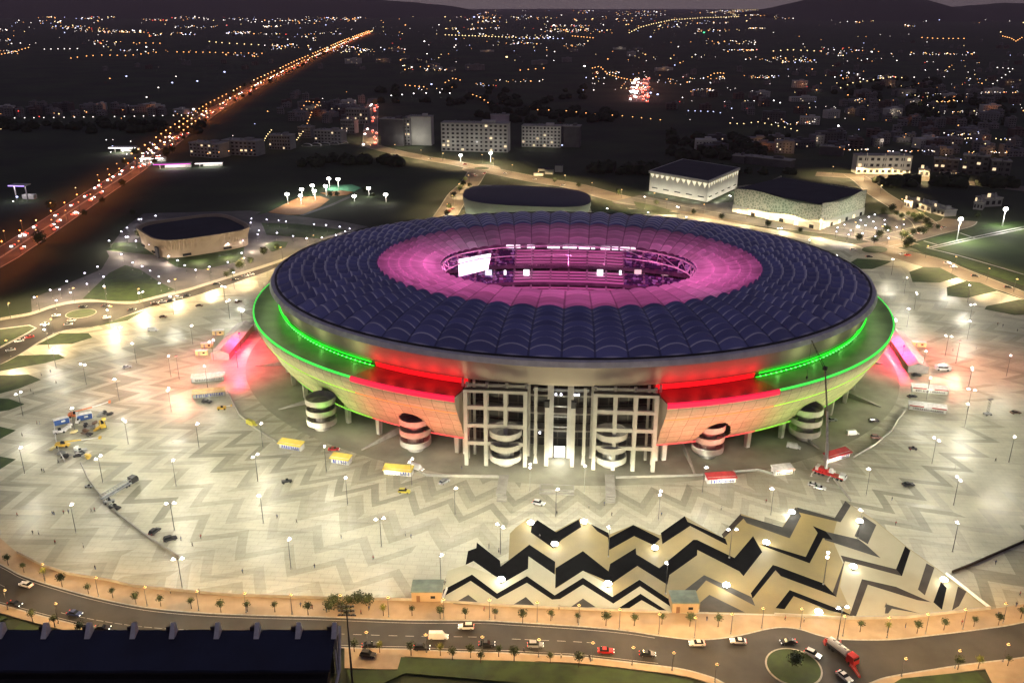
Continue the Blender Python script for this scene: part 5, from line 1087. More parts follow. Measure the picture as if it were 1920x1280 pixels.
# tanker on the roundabout
x, y = G(1578, 1228); TK = empty('tanker_truck', (x, y, 0), R(-62)); tag(TK, 'white and red tanker truck beside the front roundabout', 'truck')
MB().box(0, 0, .8, 9.5, 2.2, .35).build('chassis', M['dark'], TK); MB().bar((-4.6, 0, 2.1), (1.9, 0, 2.1), 1.05, n=14).build('tank', PT['white'], TK); extr(MB(), [(2.4, .6), (5.0, .6), (5.0, 1.7), (4.6, 2.9), (2.4, 2.9)], 2.4, 2.2).build('cab', PT['red'], TK); MB().box(4.85, 0, 1.9, .15, 2.0, .7).build('windscreen', M['glass'], TK)
for xx in (-3.6, -2.3, 3.6):
    for sy in (-1, 1): MB().bar((xx, sy*1.2, .5), (xx, sy*.85, .5), .5, n=12).build('wheel', M['tyre'], TK)
for xx in (-3, -1, 1): MB().box(xx, 0, 3.1, .7, .7, .2).build('hatch', M['steel'], TK)
pb = pm('red_barrier_plastic', (.65, .05, .04), None, 1, .5); BAR = empty('road_barrier', (0, 0, 0)); MB().box(0, 0, 0, 1.8, .5, .35).box(0, 0, .35, 1.7, .22, .5).build('block', pb, BAR); MB().box(0, -.13, .5, 1.2, .02, .15).build('reflector', M['white'], BAR)
for i in range(15):
    f = i/14; px, py = (1592+f*30, 1240+f*45) if i < 9 else (1546+(i-9)*5.5, 1203+((i*7) % 5)); x, y = G(px, py); o = place(BAR, x, y, .01, R(-60)+random.uniform(-.4, .4) if i < 9 else random.uniform(0, 3)); tag(o, 'red plastic barrier in the line trailing from the tanker truck' if i < 9 else 'red plastic barrier in the heap above the tanker truck', 'barrier', 'red barriers behind the tanker' if i < 9 else 'red barriers above the tanker')

# ================================================================== walls, rails, gate huts
def wall(name, pts, h, th, mat, lab, cat='wall', z=.1):
    l = P(pts); mb = MB()
    for (xa, ya), (xb, yb) in zip(l, l[1:]):
        L = math.hypot(xb-xa, yb-ya); mb.box((xa+xb)/2, (ya+yb)/2, z, L+th*.5, th, h, math.atan2(yb-ya, xb-xa))
    o = mb.build(name, mat); tag(o, lab, cat); return o
wall('parapet', [(33, 1037), (77, 1060), (127, 1077), (200, 1088), (250, 1100), (333, 1108), (433, 1117), (533, 1120), (633, 1123), (775, 1126)], 1.0, .3, M['concrete'], 'long low pale parapet between left plaza and front pavement')
wall('parapet', [(1452, 1154), (1580, 1161), (1700, 1159), (1806, 1147), (1856, 1142)], 1.0, .3, M['concrete'], 'low pale parapet below the right end of the black zigzags')
wall('parapet', [(832, 1129), (954, 1137), (1096, 1143), (1254, 1149)], .8, .3, M['concrete'], 'low pale parapet in front of the three grey triangles')
wall('ramp_wall', [(152, 870), (166, 900), (190, 932), (225, 968), (280, 1010), (335, 1045)], .9, .35, M['concrete'], 'long slanting ramp wall down the lower left plaza')
wall('ramp_wall', [(101, 790), (105, 825), (112, 850), (122, 866)], 1.1, .3, M['panel'], 'curved pale wall left of the blue containers')
wall('ramp_wall', [(1785, 1074), (1820, 1060), (1870, 1038), (1935, 1010)], .9, .35, M['brownstone'], 'dark slanting ramp wall at the right edge of the plaza')
wall('ramp_rail', [(1774, 1077), (1856, 1142)], 1.0, .3, M['white'], 'straight white ramp rail right of the black bars', 'rail'); wall('ramp_rail', [(838, 1105), (828, 1130)], .9, .4, M['white'], 'short white ramp rail left of the lowest black zigzag', 'rail'); wall('ramp_rail', [(1258, 1120), (1262, 1148)], .9, .4, M['white'], 'short white ramp rail beside the right gate hut', 'rail')
wall('plaza_wall', [(786, 886), (800, 893), (935, 896)], 1.2, .4, M['concrete'], 'low wall on the apron left of the entrance'); wall('plaza_wall', [(1155, 897), (1300, 893), (1420, 882), (1450, 890)], 1.0, .35, M['concrete'], 'low wall on the apron right of the entrance')
wall('plaza_wall', [(1560, 895), (1595, 940)], .8, .4, M['concrete'], 'low straight wall below the mobile crane'); wall('plaza_wall', [(427, 735), (450, 780), (480, 805), (520, 830)], .9, .35, M['concrete'], 'low wall curving from the cream kiosk to the left yellow kiosk'); wall('plaza_wall', [(1700, 768), (1685, 785), (1672, 808), (1640, 835), (1600, 858)], .9, .35, M['concrete'], 'low wall curving from the red-edged kiosk to the mobile crane')
M['hutroof'] = pm('grey_green_roof', (.20, .24, .18), None, .4, .7)
for c, lab in (((772, 829, 1128, 1106, 1093), 'flat grey-green roofed gate hut left of the black zigzags'), ((1260, 1309, 1149, 1130, 1114), 'flat grey-green roofed gate hut among the right zigzags')):
    x0, y0 = G(c[0], c[2]); x1, _ = G(c[1], c[2]); hz_ = 3.4; yb = G(c[0], c[4], hz_)[1]; h_ = empty('gate_hut', ((x0+x1)/2, y0, .1)); L = x1-x0; D = max(6, yb-y0)
    MB().box(0, D/2, 0, L, D, hz_).build('walls', M['walk'], h_); MB().box(0, D/2, hz_, L+.4, D+.4, .25).build('roof', M['hutroof'], h_)
    MB().box(-L*.28, -.03, 0, 1.1, .08, 2.2).build('door', PT['brown'], h_); MB().box(L*.2, -.03, 1.2, 1.4, .08, .9).build('window', M['glass'], h_); tag(h_, lab, 'hut')
# dark planting heap beside the floodlight mast
# ================================================================== grandstand lower left
M['navyroof'] = pm('navy_sheet_roof', (.018, .026, .06), (.009, .013, .032), .05, .6)
GS = empty('grandstand', (0, 0, 0)); tag(GS, 'long dark grandstand with navy roof and white fins at the lower left', 'grandstand')
zr = 13.0; fa = G(-120, 1180, zr); fb = G(630, 1180, zr); na = G(-120, 1256, zr-2.5); nb_ = G(618, 1256, zr-2.5)
mb = MB(); n_ = 30
top_ = [[], []]
for i in range(n_+1):
    f = i/n_
    for kk, (p0, p1, z) in enumerate(((fa, fb, zr), (na, nb_, zr-2.5))): top_[kk].append((p0[0]+(p1[0]-p0[0])*f, p0[1]+(p1[1]-p0[1])*f, z+.15*math.sin(f*40)))
mb.grid([top_[0], top_[1]]); mb.grid([[(a, b, c-.7) for a, b, c in top_[0]], [(a, b, c-.7) for a, b, c in top_[1]]]); mb.grid([top_[0], [(a, b, c-.7) for a, b, c in top_[0]]]); mb.grid([top_[1], [(a, b, c-.7) for a, b, c in top_[1]]]); mb.build('roof', M['navyroof'], GS)
yb0 = fa[1]-1; mb = MB(); x0_, x1_ = fa[0]+1, fb[0]-1; mb.box((x0_+x1_)/2, yb0-.3, -.2, x1_-x0_, .6, 8.0); mb.build('back_wall', M['dark'], GS)
for k in range(6): MB().box((x0_+x1_)/2, yb0-6-k*1.9, -.2, x1_-x0_, 1.9, 6.4-k*1.1).build('seating_step', M['dark'], GS)
for px in (7, 89, 170, 254, 327, 410, 484, 561, 628):
    xx, yy = G(px, 1181, zr); f_ = MB(); f_.add([(xx-.5, yy+.3, zr-.5), (xx-.5, yy-3.0, zr-.4), (xx-.5, yy-.2, zr+2.8), (xx-.5, yy+.6, zr+2.2), (xx+.9, yy+.3, zr-.5), (xx+.9, yy-3.0, zr-.4), (xx+.5, yy-.2, zr+2.8), (xx+.5, yy+.6, zr+2.2)], [(3, 2, 1, 0), (4, 5, 6, 7), (0, 1, 5, 4), (1, 2, 6, 5), (2, 3, 7, 6), (3, 0, 4, 7)]); f_.build('roof_fin', M['white'], GS)
    MB().box(xx-1.5, yy+.2, zr-.6, 1.2, .7, 1.8).build('fin_box', M['dark'], GS); MB().box(xx, yy-.6, -.2, .9, .9, zr-.3).build('column', M['concrete'], GS)
ex, ey = G(636, 1181, zr); MB().bar((ex+.2, ey, zr+1.5), (ex+.9, ey-7, 6), .35, n=4).bar((ex+.9, ey-7, 6), (ex-.6, ey-14, -.2), .4, n=4).bar((ex-.5, ey-4, zr-3), (ex+.7, ey-8.5, 4.5), .2, n=4).build('end_frame', M['panel'], GS)
# dark floodlight mast
bx_, by_ = G(664, 1320); r = ray(641, 1146); k = math.hypot(bx_, by_)/math.hypot(r[0], r[1]); hm = H+r[2]*k
FM = empty('floodlight_mast', (bx_, by_, 0)); tag(FM, 'tall unlit black floodlight mast at the end of the grandstand', 'floodlight mast'); MB().cyl(0, 0, -.2, hm, .32, .15).build('pole', M['dark'], FM)
for j in range(3): MB().box(0, 0, hm-1.4+j*1.3, 4.6-j*.6, .25, .18).build('crossbar', M['dark'], FM)
for j in range(3):
    for i in range(4): MB().box(-1.7+i*1.15, -.25, hm-1.2+j*1.3, .6, .35, .55).build('lamp_head', M['steel'], FM)
# shaded shrubs and sculpture-like dark planting by the pavement
SHR = mk_tree(1.9, 1.6, M['leaf'], 200, 'shrub')
for px, py in ((628, 1130), (640, 1140), (655, 1130), (672, 1128), (618, 1142), (650, 1150), (690, 1130)):
    x, y = G(px, py); o = place(SHR, x, y, .1, random.uniform(0, 6), random.uniform(.7, 1.1)); tag(o, ulabel('dark ragged shrub', px, py), 'shrub', 'dark shrubs on the pavement')

# ================================================================== people
def mk_person(pose, shirt, trousers):
    J = {'pel': (0, 0, .95), 'chest': (0, .02, 1.32), 'neck': (0, .03, 1.5), 'head': (0, .06, 1.66)}
    st_ = .22 if pose == 'walk' else .03
    J.update(hl=(.10, 0, .92), kl=(.11, st_*.7+.03, .5), fl=(.12, st_, .07), tl=(.12, st_+.16, .03), hr=(-.10, 0, .92), kr=(-.11, -st_*.2+.04, .5), fr=(-.12, -st_, .07), tr=(-.12, -st_+.15, .03), sl=(.19, .02, 1.42), el=(.25, -st_*.6, 1.15), wl=(.24, -st_*.5+.12, .92), sr=(-.19, .02, 1.42), er=(-.25, st_*.6, 1.15), wr=(-.24, st_*.8+.1, .93))
    nm = list(J); ed = [('pel', 'chest'), ('chest', 'neck'), ('neck', 'head'), ('pel', 'hl'), ('hl', 'kl'), ('kl', 'fl'), ('fl', 'tl'), ('pel', 'hr'), ('hr', 'kr'), ('kr', 'fr'), ('fr', 'tr'), ('chest', 'sl'), ('sl', 'el'), ('el', 'wl'), ('chest', 'sr'), ('sr', 'er'), ('er', 'wr')]
    rad = dict(pel=.15, chest=.16, neck=.06, head=.105, hl=.10, hr=.10, kl=.07, kr=.07, fl=.045, fr=.045, tl=.035, tr=.035, sl=.07, sr=.07, el=.045, er=.045, wl=.033, wr=.033)
    me = bpy.data.meshes.new('body'); me.from_pydata([J[n] for n in nm], [(nm.index(a), nm.index(b)) for a, b in ed], []); o = bpy.data.objects.new('tmp', me); COL.objects.link(o)
    o.modifiers.new('s', 'SKIN'); sd = o.modifiers.new('u', 'SUBSURF'); sd.levels = 1
    for i, n in enumerate(nm): me.skin_vertices[0].data[i].radius = (rad[n], rad[n]*(.75 if n in ('pel', 'chest') else 1)); me.skin_vertices[0].data[i].use_root = (n == 'pel')
    dg = bpy.context.evaluated_depsgraph_get(); m2 = bpy.data.meshes.new_from_object(o.evaluated_get(dg)); bpy.data.objects.remove(o)
    m2.materials.clear(); skin_ = pm('skin', (.42, .26, .18), None, 3, .6)
    for q in (skin_, shirt, trousers): m2.materials.append(q)
    for p_ in m2.polygons:
        z = p_.center.z; xx = abs(p_.center.x); p_.material_index = 0 if z > 1.5 or (xx > .2 and z < 1.08) else (1 if z > .95 else 2); p_.use_smooth = True
    b = bpy.data.objects.new('person', m2); COL.objects.link(b)
    hr = MB().ball(0, .035, 1.74, .115, .125, .085, 8, 5).build('hair', M['dark'], b); return b
dk = pm('dark_cloth', (.03, .03, .035), None, 4, .9); lc = pm('light_cloth', (.5, .48, .45), None, 4, .9); bc = pm('blue_cloth', (.05, .08, .2), None, 4, .9); rc = pm('red_cloth', (.35, .05, .05), None, 4, .9)
PPL = [mk_person('walk', dk, dk), mk_person('stand', dk, bc), mk_person('walk', bc, dk), mk_person('stand', lc, dk), mk_person('walk', rc, dk)]
PN = ['walking person in dark clothes', 'standing person in dark top and blue trousers', 'walking person in a blue top', 'standing person in a pale top', 'walking person in a red top']
PP = [(62, 1002), (73, 1003), (85, 1091), (104, 1020), (157, 1027), (179, 1068), (33, 969), (99, 966), (102, 966), (120, 964), (129, 963), (172, 961), (178, 959), (83, 886), (79, 885), (42, 818), (110, 869), (58, 735), (63, 739), (95, 699), (106, 720), (78, 705), (75, 796), (70, 796), (320, 1113), (374, 1113), (586, 1142), (564, 1138), (613, 1146), (677, 1152), (692, 1144), (694, 1138), (908, 1146), (932, 1152), (1035, 1160), (1048, 1143), (982, 1222), (966, 1231), (1052, 1234), (1107, 1240), (1105, 1236), (903, 1228), (1325, 1164), (1472, 1163), (1507, 1166), (1697, 1177), (1803, 1171), (1870, 1156), (1905, 1137), (1912, 1117), (1866, 1058), (1128 + 739-1, 868-2), (1436, 943), (1240, 968), (1147, 968), (1104, 953), (1133, 948), (1044, 965), (935, 1036), (917, 1028), (833, 1097), (836, 1094), (1672, 939), (1679, 985), (1790, 880), (1880, 613), (1870, 610), (1907, 622), (1693, 531), (1706, 847), (340, 1014), (361, 1025), (377, 1010), (520, 972), (556, 981), (760, 1005), (771, 1009), (1786, 659), (1830, 655), (1240, 925), (1660, 1140), (1352, 957), (866, 880), (1183, 880), (1012, 1009), (640, 1010), (700, 1050), (455, 1075), (590, 1065)]
for k, (px, py) in enumerate(PP):
    v = (k*3+k//4) % 5; x, y = G(px, py); on = .14; o = place(PPL[v], x, y, on, random.uniform(0, 6)); tag(o, ulabel(PN[v], px, py), 'person', 'people walking about')
# ================================================================== buildings behind
def superell(a, b, e, n): return [(a*math.copysign(abs(math.cos(2*PI*i/n))**(2/e), math.cos(2*PI*i/n)), b*math.copysign(abs(math.sin(2*PI*i/n))**(2/e), math.sin(2*PI*i/n))) for i in range(n)]
M['beige'] = pm('warm_beige_wall', (.42, .33, .23), (.36, .28, .19), .1, .7); M['palewall'] = pm('pale_green_grey_wall', (.44, .46, .36), (.38, .40, .31), .06, .7); M['flatroof'] = pm('dark_flat_roof', (.04, .042, .055), (.025, .027, .035), .05, .8)
M['whitewall'] = pm('white_render_wall', (.62, .60, .53), (.54, .52, .46), .1, .7)
# ribbed square arena
x, y = G(364, 440, 7); SA = empty('square_arena', (x, y, 0), R(38)); tag(SA, 'beige ribbed square arena with dark roof left of the stadium', 'arena')
n = 160; lo = superell(34.5, 34.5, 4, n); hi = superell(36.5, 36.5, 4, n); mb = MB(); rows = []
for k, (z, f) in enumerate(((0, 0), (5, .1), (9.5, .55), (12.2, 1), (13.6, 1.0), (13.6, .2), (11.8, -.4))):
    row = []
    for i in range(n):
        rib = .965 if (i % 2 and k in (2, 3)) else 1.0; row.append(((lo[i][0]+(hi[i][0]-lo[i][0])*f)*rib, (lo[i][1]+(hi[i][1]-lo[i][1])*f)*rib, z))
    rows.append(row)
mb.grid(rows, closed=True); mb.build('ribbed_wall', M['beige'], SA); MB().sheet(superell(33, 33, 4, n), 11.9).build('roof', M['flatroof'], SA)
for a, b, c in ((-34.7, -12, 5), (-18, -34.8, 6), (12, -34.8, 6), (-34.8, 12, 7)):
    MB().box(a, b, 1.2, 1.0 if abs(a) > 28 else c, c if abs(a) > 28 else 1.0, 1.6).build('window_band', M['glass'], SA)
MB().box(-34.9, -22, 0, 1.4, 6, 7.5).build('entrance_portal', M['flatroof'], SA)
for i in range(10):
    a = R(120)+i*R(200)/9; xx, yy = 56*math.cos(a), 56*math.sin(a); lamp((xx, yy, 4.0), 6500, (1, .80, .60), SA, .5, name='wall_washer')
# dark oval arena
OA = empty('oval_arena', (13, 757, 0), R(-1)); tag(OA, 'low oval arena with dark roof and pale wall behind the stadium', 'arena')
o_ = superell(55, 43, 3.0, 96); rows = [[(a*.93, b*.9, 0) for a, b in o_], [(a*.97, b*.96, 5) for a, b in o_], [(a, b, 13+a*-.04) for a, b in o_], [(a, b, 16+a*-.04) for a, b in o_]]
MB().grid(rows, closed=True).build('wall', M['palewall'], OA, smooth=True)
rr = [[(a*k, b*k, 16+a*k*-.04+h_) for a, b in o_] for k, h_ in ((1, 0), (.985, .35), (.7, 1.6), (.35, 2.3), (.02, 2.5))]; MB().grid(rr, closed=True).build('roof', pm('smooth_dark_roof', (.05, .05, .075), None, .02, .5), OA, smooth=True)
for i in range(8):
    a = R(195)+i*R(150)/7; lamp((62*math.cos(a), 54*math.sin(a), 2), 1700, (.95, 1, .75), OA, .6, name='wall_washer')
# two white halls
def quad(l, f, r): a, b, c = G(*l), G(*f), G(*r); return [a, b, c, (a[0]+c[0]-b[0], a[1]+c[1]-b[1])]
q = quad((1217, 358), (1325, 379), (1382, 352)); TH = empty('white_hall', (q[1][0], q[1][1], 0)); q = [(a-q[1][0], b-q[1][1]) for a, b in q]; cxx = sum(a for a, b in q)/4; cyy = sum(b for a, b in q)/4
def sc_q(q, k): return [(cxx+(a-cxx)*k, cyy+(b-cyy)*k) for a, b in q]
MB().prism(q, 0, 17.5).build('walls', M['whitewall'], TH); MB().prism(sc_q(q, 1.035), 17.5, 19.8).build('cornice', M['whitewall'], TH); MB().prism(sc_q(q, .985), 19.82, 19.9).build('roof', M['flatroof'], TH); tag(TH, 'white block hall with a frieze of lit triangles under its cornice', 'hall')
trg = em('lit_triangle', (1, .90, .62), .95)
for s_ in (0, 1):
    (xa, ya), (xb, yb) = q[s_], q[s_+1]; L = math.hypot(xb-xa, yb-ya); ux, uy = (xb-xa)/L, (yb-ya)/L; nx, ny = uy, -ux
    if (cxx-xa)*nx+(cyy-ya)*ny > 0: nx, ny = -nx, -ny
    n_ = int(L/6)
    for i in range(n_):
        c_ = L*(i+.5)/n_; w_ = 2.7; dd = random.uniform(3, 5.5); f = MB(); pts = [(c_-w_, 17.3), (c_+w_, 17.3), (c_+random.uniform(-.8, .8), 17.3-dd)]
        f.add([(xa+ux*s+nx*.12, ya+uy*s+ny*.12, z) for s, z in pts], [(0, 1, 2)]); f.build('lit_triangle', trg, TH)
    for i in range(5):
        c_ = L*(i+.5)/5; MB().box(xa+ux*c_+nx*.1, ya+uy*c_+ny*.1, 3.5, 7, .3, 1.0, math.atan2(uy, ux)).build('window_band', M['glass'], TH)
        lamp((xa+ux*c_+nx*7, ya+uy*c_+ny*7, 2), 2600, (1, .93, .75), TH, .6, name='wall_washer')
q = quad((1374, 397), (1536, 431), (1619, 402)); LH = empty('lattice_hall', (q[1][0], q[1][1], 0)); q = [(a-q[1][0], b-q[1][1]) for a, b in q]; cxx = sum(a for a, b in q)/4; cyy = sum(b for a, b in q)/4; tag(LH, 'pale hall with pierced lattice walls and wavy top beside the car park', 'hall')
def lat_mat():
    m, n, l, b = nt('pierced_lattice_wall'); t = n.new('ShaderNodeTexCoord'); v = n.new('ShaderNodeTexVoronoi'); v.feature = 'DISTANCE_TO_EDGE'; v.inputs['Scale'].default_value = .42
    l.new(t.outputs['Object'], v.inputs['Vector']); r = n.new('ShaderNodeValToRGB'); r.color_ramp.elements[0].position = .06; r.color_ramp.elements[0].color = (.60, .56, .44, 1); r.color_ramp.elements[1].position = .16; r.color_ramp.elements[1].color = (.28, .30, .22, 1)
    l.new(v.outputs['Distance'], r.inputs[0]); l.new(r.outputs[0], b.inputs['Base Color']); b.inputs['Roughness'].default_value = .7; return m
q9 = sc_q(q, .97); MB().prism(q9, 0, 20).build('inner_walls', pm('grey_green_inner_wall', (.30, .36, .28), (.20, .22, .17), .08, .7), LH); MB().prism(sc_q(q, 1.01), 0, 6.0).build('plinth', M['whitewall'], LH); MB().sheet(sc_q(q, .975), 20.4).build('roof', M['flatroof'], LH)
mb = MB(); h0 = lambda f, s: 20.3+1.6*math.sin(f*6.3+s*2)
for s_ in range(4):
    (xa, ya), (xb, yb) = q[s_], q[(s_+1) % 4]; n_ = 30; mb.grid([[(xa+(xb-xa)*i/n_, ya+(yb-ya)*i/n_, 5.8) for i in range(n_+1)], [(xa+(xb-xa)*i/n_, ya+(yb-ya)*i/n_, h0(i/n_, 0 if s_ in (0, 2) else 1)) for i in range(n_+1)]])
mb.build('lattice_screen', lat_mat(), LH)
for s_ in (0, 1):
    (xa, ya), (xb, yb) = q[s_], q[s_+1]; L = math.hypot(xb-xa, yb-ya); ux, uy = (xb-xa)/L, (yb-ya)/L; nx, ny = uy, -ux
    if (cxx-xa)*nx+(cyy-ya)*ny > 0: nx, ny = -nx, -ny
    for i in range(6):
        c_ = L*(i+.5)/6; lamp((xa+ux*c_+nx*10, ya+uy*c_+ny*10, 9), 2300, (1, .95, .72) if i != 3 else (.7, 1, .7), LH, .6, name='wall_washer'); MB().box(xa+ux*c_+nx*.5, ya+uy*c_+ny*.5, .1, 4, .4, 3.0, math.atan2(uy, ux)).build('doorway', M['glass'] if i % 2 else em('lit_doorway', (1, .9, .65), 1.2), LH)
# apartment blocks
WG = pm('dark_window', (.03, .03, .035), None, 1, .2); WL = em('lit_window', (1, .75, .45), 1.2)
def block(l, r, hgt, depth, mat, lab, cols=0, rws=0, en=0, colr=(1, .95, .85), name='apartment_block', cat='building', roofm=None, px_lights=1):
    a, b = G(*l), G(*r); L = math.hypot(b[0]-a[0], b[1]-a[1]); an = math.atan2(b[1]-a[1], b[0]-a[0]); o = empty(name, ((a[0]+b[0])/2, (a[1]+b[1])/2, -.2), an)
    MB().box(0, depth/2, 0, L, depth, hgt).build('walls', mat, o); MB().box(0, depth/2, hgt, L+.8, depth+.8, .9).build('parapet', roofm or M['concrete'], o); MB().box(L*.2, depth/2, hgt+.9, L*.2, depth*.4, 2.6).build('roof_house', mat, o)
    for k in range(3): MB().box(L*random.uniform(-.42, .05), depth*random.uniform(.25, .75), hgt+.9, 2.2, 1.6, 1.4).build('roof_plant', M['steel'], o)
    if cols:
        w0 = MB().box(0, 0, 0, L/cols*.52, .25, hgt/rws*.48).build('window', WG, o); w0.location = (-L/2+L/cols*.5, -.03, hgt/rws*.28); w1 = None
        w1 = w0.copy(); w1.data = w0.data.copy(); w1.data.materials[0] = WL; COL.objects.link(w1); w1.location.z = hgt/rws*1.28
        for i in range(cols):
            for j in range(rws):
                if i == 0 and j in (0, 1): continue
                c = (w1 if random.random() < .07 else w0).copy(); COL.objects.link(c); c.location = (-L/2+L/cols*(i+.5), -.03, hgt/rws*(j+.28))
        
        for k in range(cols//3): MB().box(-L/2+L*(k+.5)/(cols//3), -.5, hgt/rws, L/cols*.12, 1.0, hgt*.85).build('balcony_fin', mat, o)
    if en:
        for i in range(px_lights): lamp((-L/2+L*(i+.5)/px_lights, -16, 10), en, colr, o, 1.0, name='facade_flood')
    tag(o, lab, cat); return o
G1 = pm('grey_block_wall', (.30, .29, .28), (.24, .23, .23), .1, .8); D1 = pm('dim_block_wall', (.14, .13, .13), (.10, .095, .095), .1, .8)
block((714, 272), (757, 274), 33, 18, D1, 'darkest apartment block behind the far roundabout, leftmost of its row'); block((744, 272), (770, 273), 33, 16, G1, 'grey apartment block between the darkest and the brightest slab', 4, 8, 2600); block((766, 272), (809, 273), 36, 16, M['whitewall'], 'bright blank-walled apartment slab left of the long pale block', 0, 0, 5200)
block((828, 283), (952, 286), 34, 20, M['whitewall'], 'long pale apartment block with many windows above the far roundabout', 14, 7, 2600, px_lights=3); block((978, 275), (1051, 277), 26, 18, M['whitewall'], 'gridded office block with rows of square windows right of the long pale block', 11, 6, 2000, px_lights=2); block((1052, 276), (1086, 277), 26, 18, D1, 'dark office wing joined to the right of the gridded block')
block((920, 243), (955, 243), 20, 14, G1, 'pinkish lit rooftop block behind the long pale apartment block', 0, 0, 1200, (1, .7, 1))
block((1604, 326), (1706, 327), 19, 16, M['whitewall'], 'pale three-storey villa with tall openings above the right road', 9, 3, 2600, (1, .85, .65), 'villa', px_lights=3)
block((1748, 322), (1795, 325), 14, 12, D1, 'dark brown house with an orange lit doorway right of the pale villa', 4, 3, 500, (1, .35, .1), 'house'); block((1800, 326), (1850, 330), 20, 14, D1, 'dark tall house right of the orange doorway', 4, 4, 0, name='house'); block((1855, 332), (1892, 334), 17, 14, D1, 'dim grey house at the far right of the road', 3, 3, 200, name='house'); block((1722, 331), (1742, 332), 7, 8, G1, 'small low grey house beside the pale villa', 2, 1, 300, name='house'); block((1765, 333), (1800, 334), 4, 8, M['beige'], 'low beige wall-like shed beside the right road', 0, 0, 300, name='shed')
for l, r, h, lab in (((1694, 388), (1710, 392), 6, 'small pale annexe left of the arched changing rooms'), ((1714, 390), (1745, 400), 6, 'long pale changing rooms with dark openings behind the right pitch'), ((1748, 399), (1770, 406), 5, 'low changing block nearest the right junction'), ((1824, 392), (1842, 394), 6, 'square grey pavilion behind the floodlight masts'), ((1845, 388), (1878, 386), 7, 'long dim pavilion right of the square one')):
    block(l, r, h, 12, G1, lab, 3, 1, 260, (1, 1, .9), 'pavilion', 'building')
for l, r, h, dp, lab in (((357, 293), (412, 297), 16, 20, 'orange-lit apartment block nearest the highway'), ((418, 290), (482, 293), 17, 20, 'dim apartment block right of the orange-lit one'), ((505, 280), (545, 281), 17, 18, 'dim apartment block between two orange-lit streets'), ((590, 268), (640, 270), 16, 18, 'dim apartment block left of the far red and white traffic'), ((560, 258), (583, 259), 14, 14, 'small block behind the left orange-lit street'), ((640, 250), (665, 251), 18, 14, 'pale block lit greenish above the arches'), ((650, 232), (690, 233), 22, 14, 'tall dim block left of the red traffic')):
    block(l, r, h, dp, G1, lab, 8, 4, 480, (1, .5, .2) if 'orange' in lab else (1, .85, .6))
for l, r, h, lab in (((1372, 305), (1395, 307), 8, 'long low shed'), ((1395, 306), (1480, 316), 8, 'long dim warehouse above the lattice hall'), ((1535, 290), (1580, 293), 10, 'dim flat house up left of the pale villa')):
    block(l, r, h, 14, D1, lab+(' left of the dim warehouse' if lab == 'long low shed' else ''), 0, 0, 0, name='warehouse')
# covered walkway arches by the field
for i in range(5):
    px = 575+i*17; x, y = G(px, 276-i*1.2); a_ = empty('canopy', (x, y, 0)); mb = MB(); rows = [[], []]
    for k in range(9):
        t = PI*k/8; rows[0].append((6.5*math.cos(t), 0, 1+3.2*math.sin(t))); rows[1].append((6.5*math.cos(t), 5, 1+3.2*math.sin(t)))
    mb.grid(rows); mb.build('arched_roof', M['whitewall'], a_); MB().box(0, 2.5, 0, 13, .2, 1).build('wall', M['concrete'], a_); lamp((0, -4, 4), 160, (.9, .9, 1), a_, .5, name='canopy_light'); tag(a_, ulabel('small arched white canopy', px, 276), 'canopy', 'row of arched canopies')
# bridge house near far roundabout
for k, (px, py, w_, h_) in enumerate(((1010, 329, 10, 3), (1030, 326, 9, 5), (1048, 322, 8, 7), (1020, 320, 12, 2.5))):
    x, y = G(px, py); c = empty('pavilion', (x, y, 0), -.2); MB().box(0, 0, 0, w_, 6, h_).build('walls', M['whitewall'], c); MB().box(0, 0, h_, w_+1, 7, .4).build('roof', M['flatroof'], c); tag(c, ulabel('small pale site pavilion', px, py), 'pavilion', 'pavilions by the far road')

# ================================================================== houses in the dark quarters
def mk_house(w_, d, h, mat):
    mb = MB(); mb.box(0, 0, 0, w_, d, h).box(0, 0, h, w_+.5, d+.5, .5, m=0).box(w_*.2, 0, h+.5, w_*.35, d*.5, 2.4)
    for i in range(3):
        for j in range(max(1, int(h/3.2))): mb.box(-w_*.33+w_*.33*i, -d/2-.02, 1.0+j*3.1, w_*.16, .08, 1.3, m=1)
    return mb.build('house', [mat, WG])
HW = [pm('house_wall_pale', (.30, .28, .27), (.2, .19, .18), .1, .8), pm('house_wall_brown', (.18, .12, .10), (.12, .08, .07), .1, .8)]
HP = [mk_house(14, 11, 7, HW[0]), mk_house(11, 12, 10, HW[0]), mk_house(18, 12, 10, HW[1]), mk_house(12, 10, 13, HW[0])]
REG = [('small flat-roofed house on the dark hillside at the upper right', 1540, 1915, 150, 300, 90), ('small house in the dark valley between hill and far highway', 1250, 1540, 110, 215, 30), ('tiny house among the farthest town lights at the right', 1500, 1915, 75, 145, 40), ('small house in the row behind the black field at the left', 5, 350, 204, 220, 28), ('tiny house in the dim quarter left of the far traffic', 520, 690, 175, 235, 26), ('small house in the plain beyond the highway', 60, 700, 60, 135, 36)]
used = [0, 0, 0, 0]
for lab, xa, xb, ya, yb, n_ in REG:
    for k in range(n_):
        px, py = random.uniform(xa, xb), random.uniform(ya, yb)
        if 1370 < px < 1560 and py > 255: continue
        v = random.randrange(4); x, y = G(px, py)
        if used[v]: o = HP[v].copy(); COL.objects.link(o)
        else: o = HP[v]; used[v] = 1
        o.location = (x, y, -.2); o.rotation_euler[2] = random.uniform(-.5, .5); tag(o, lab, 'house', lab.replace('small ', '').replace('tiny ', '')+' group')

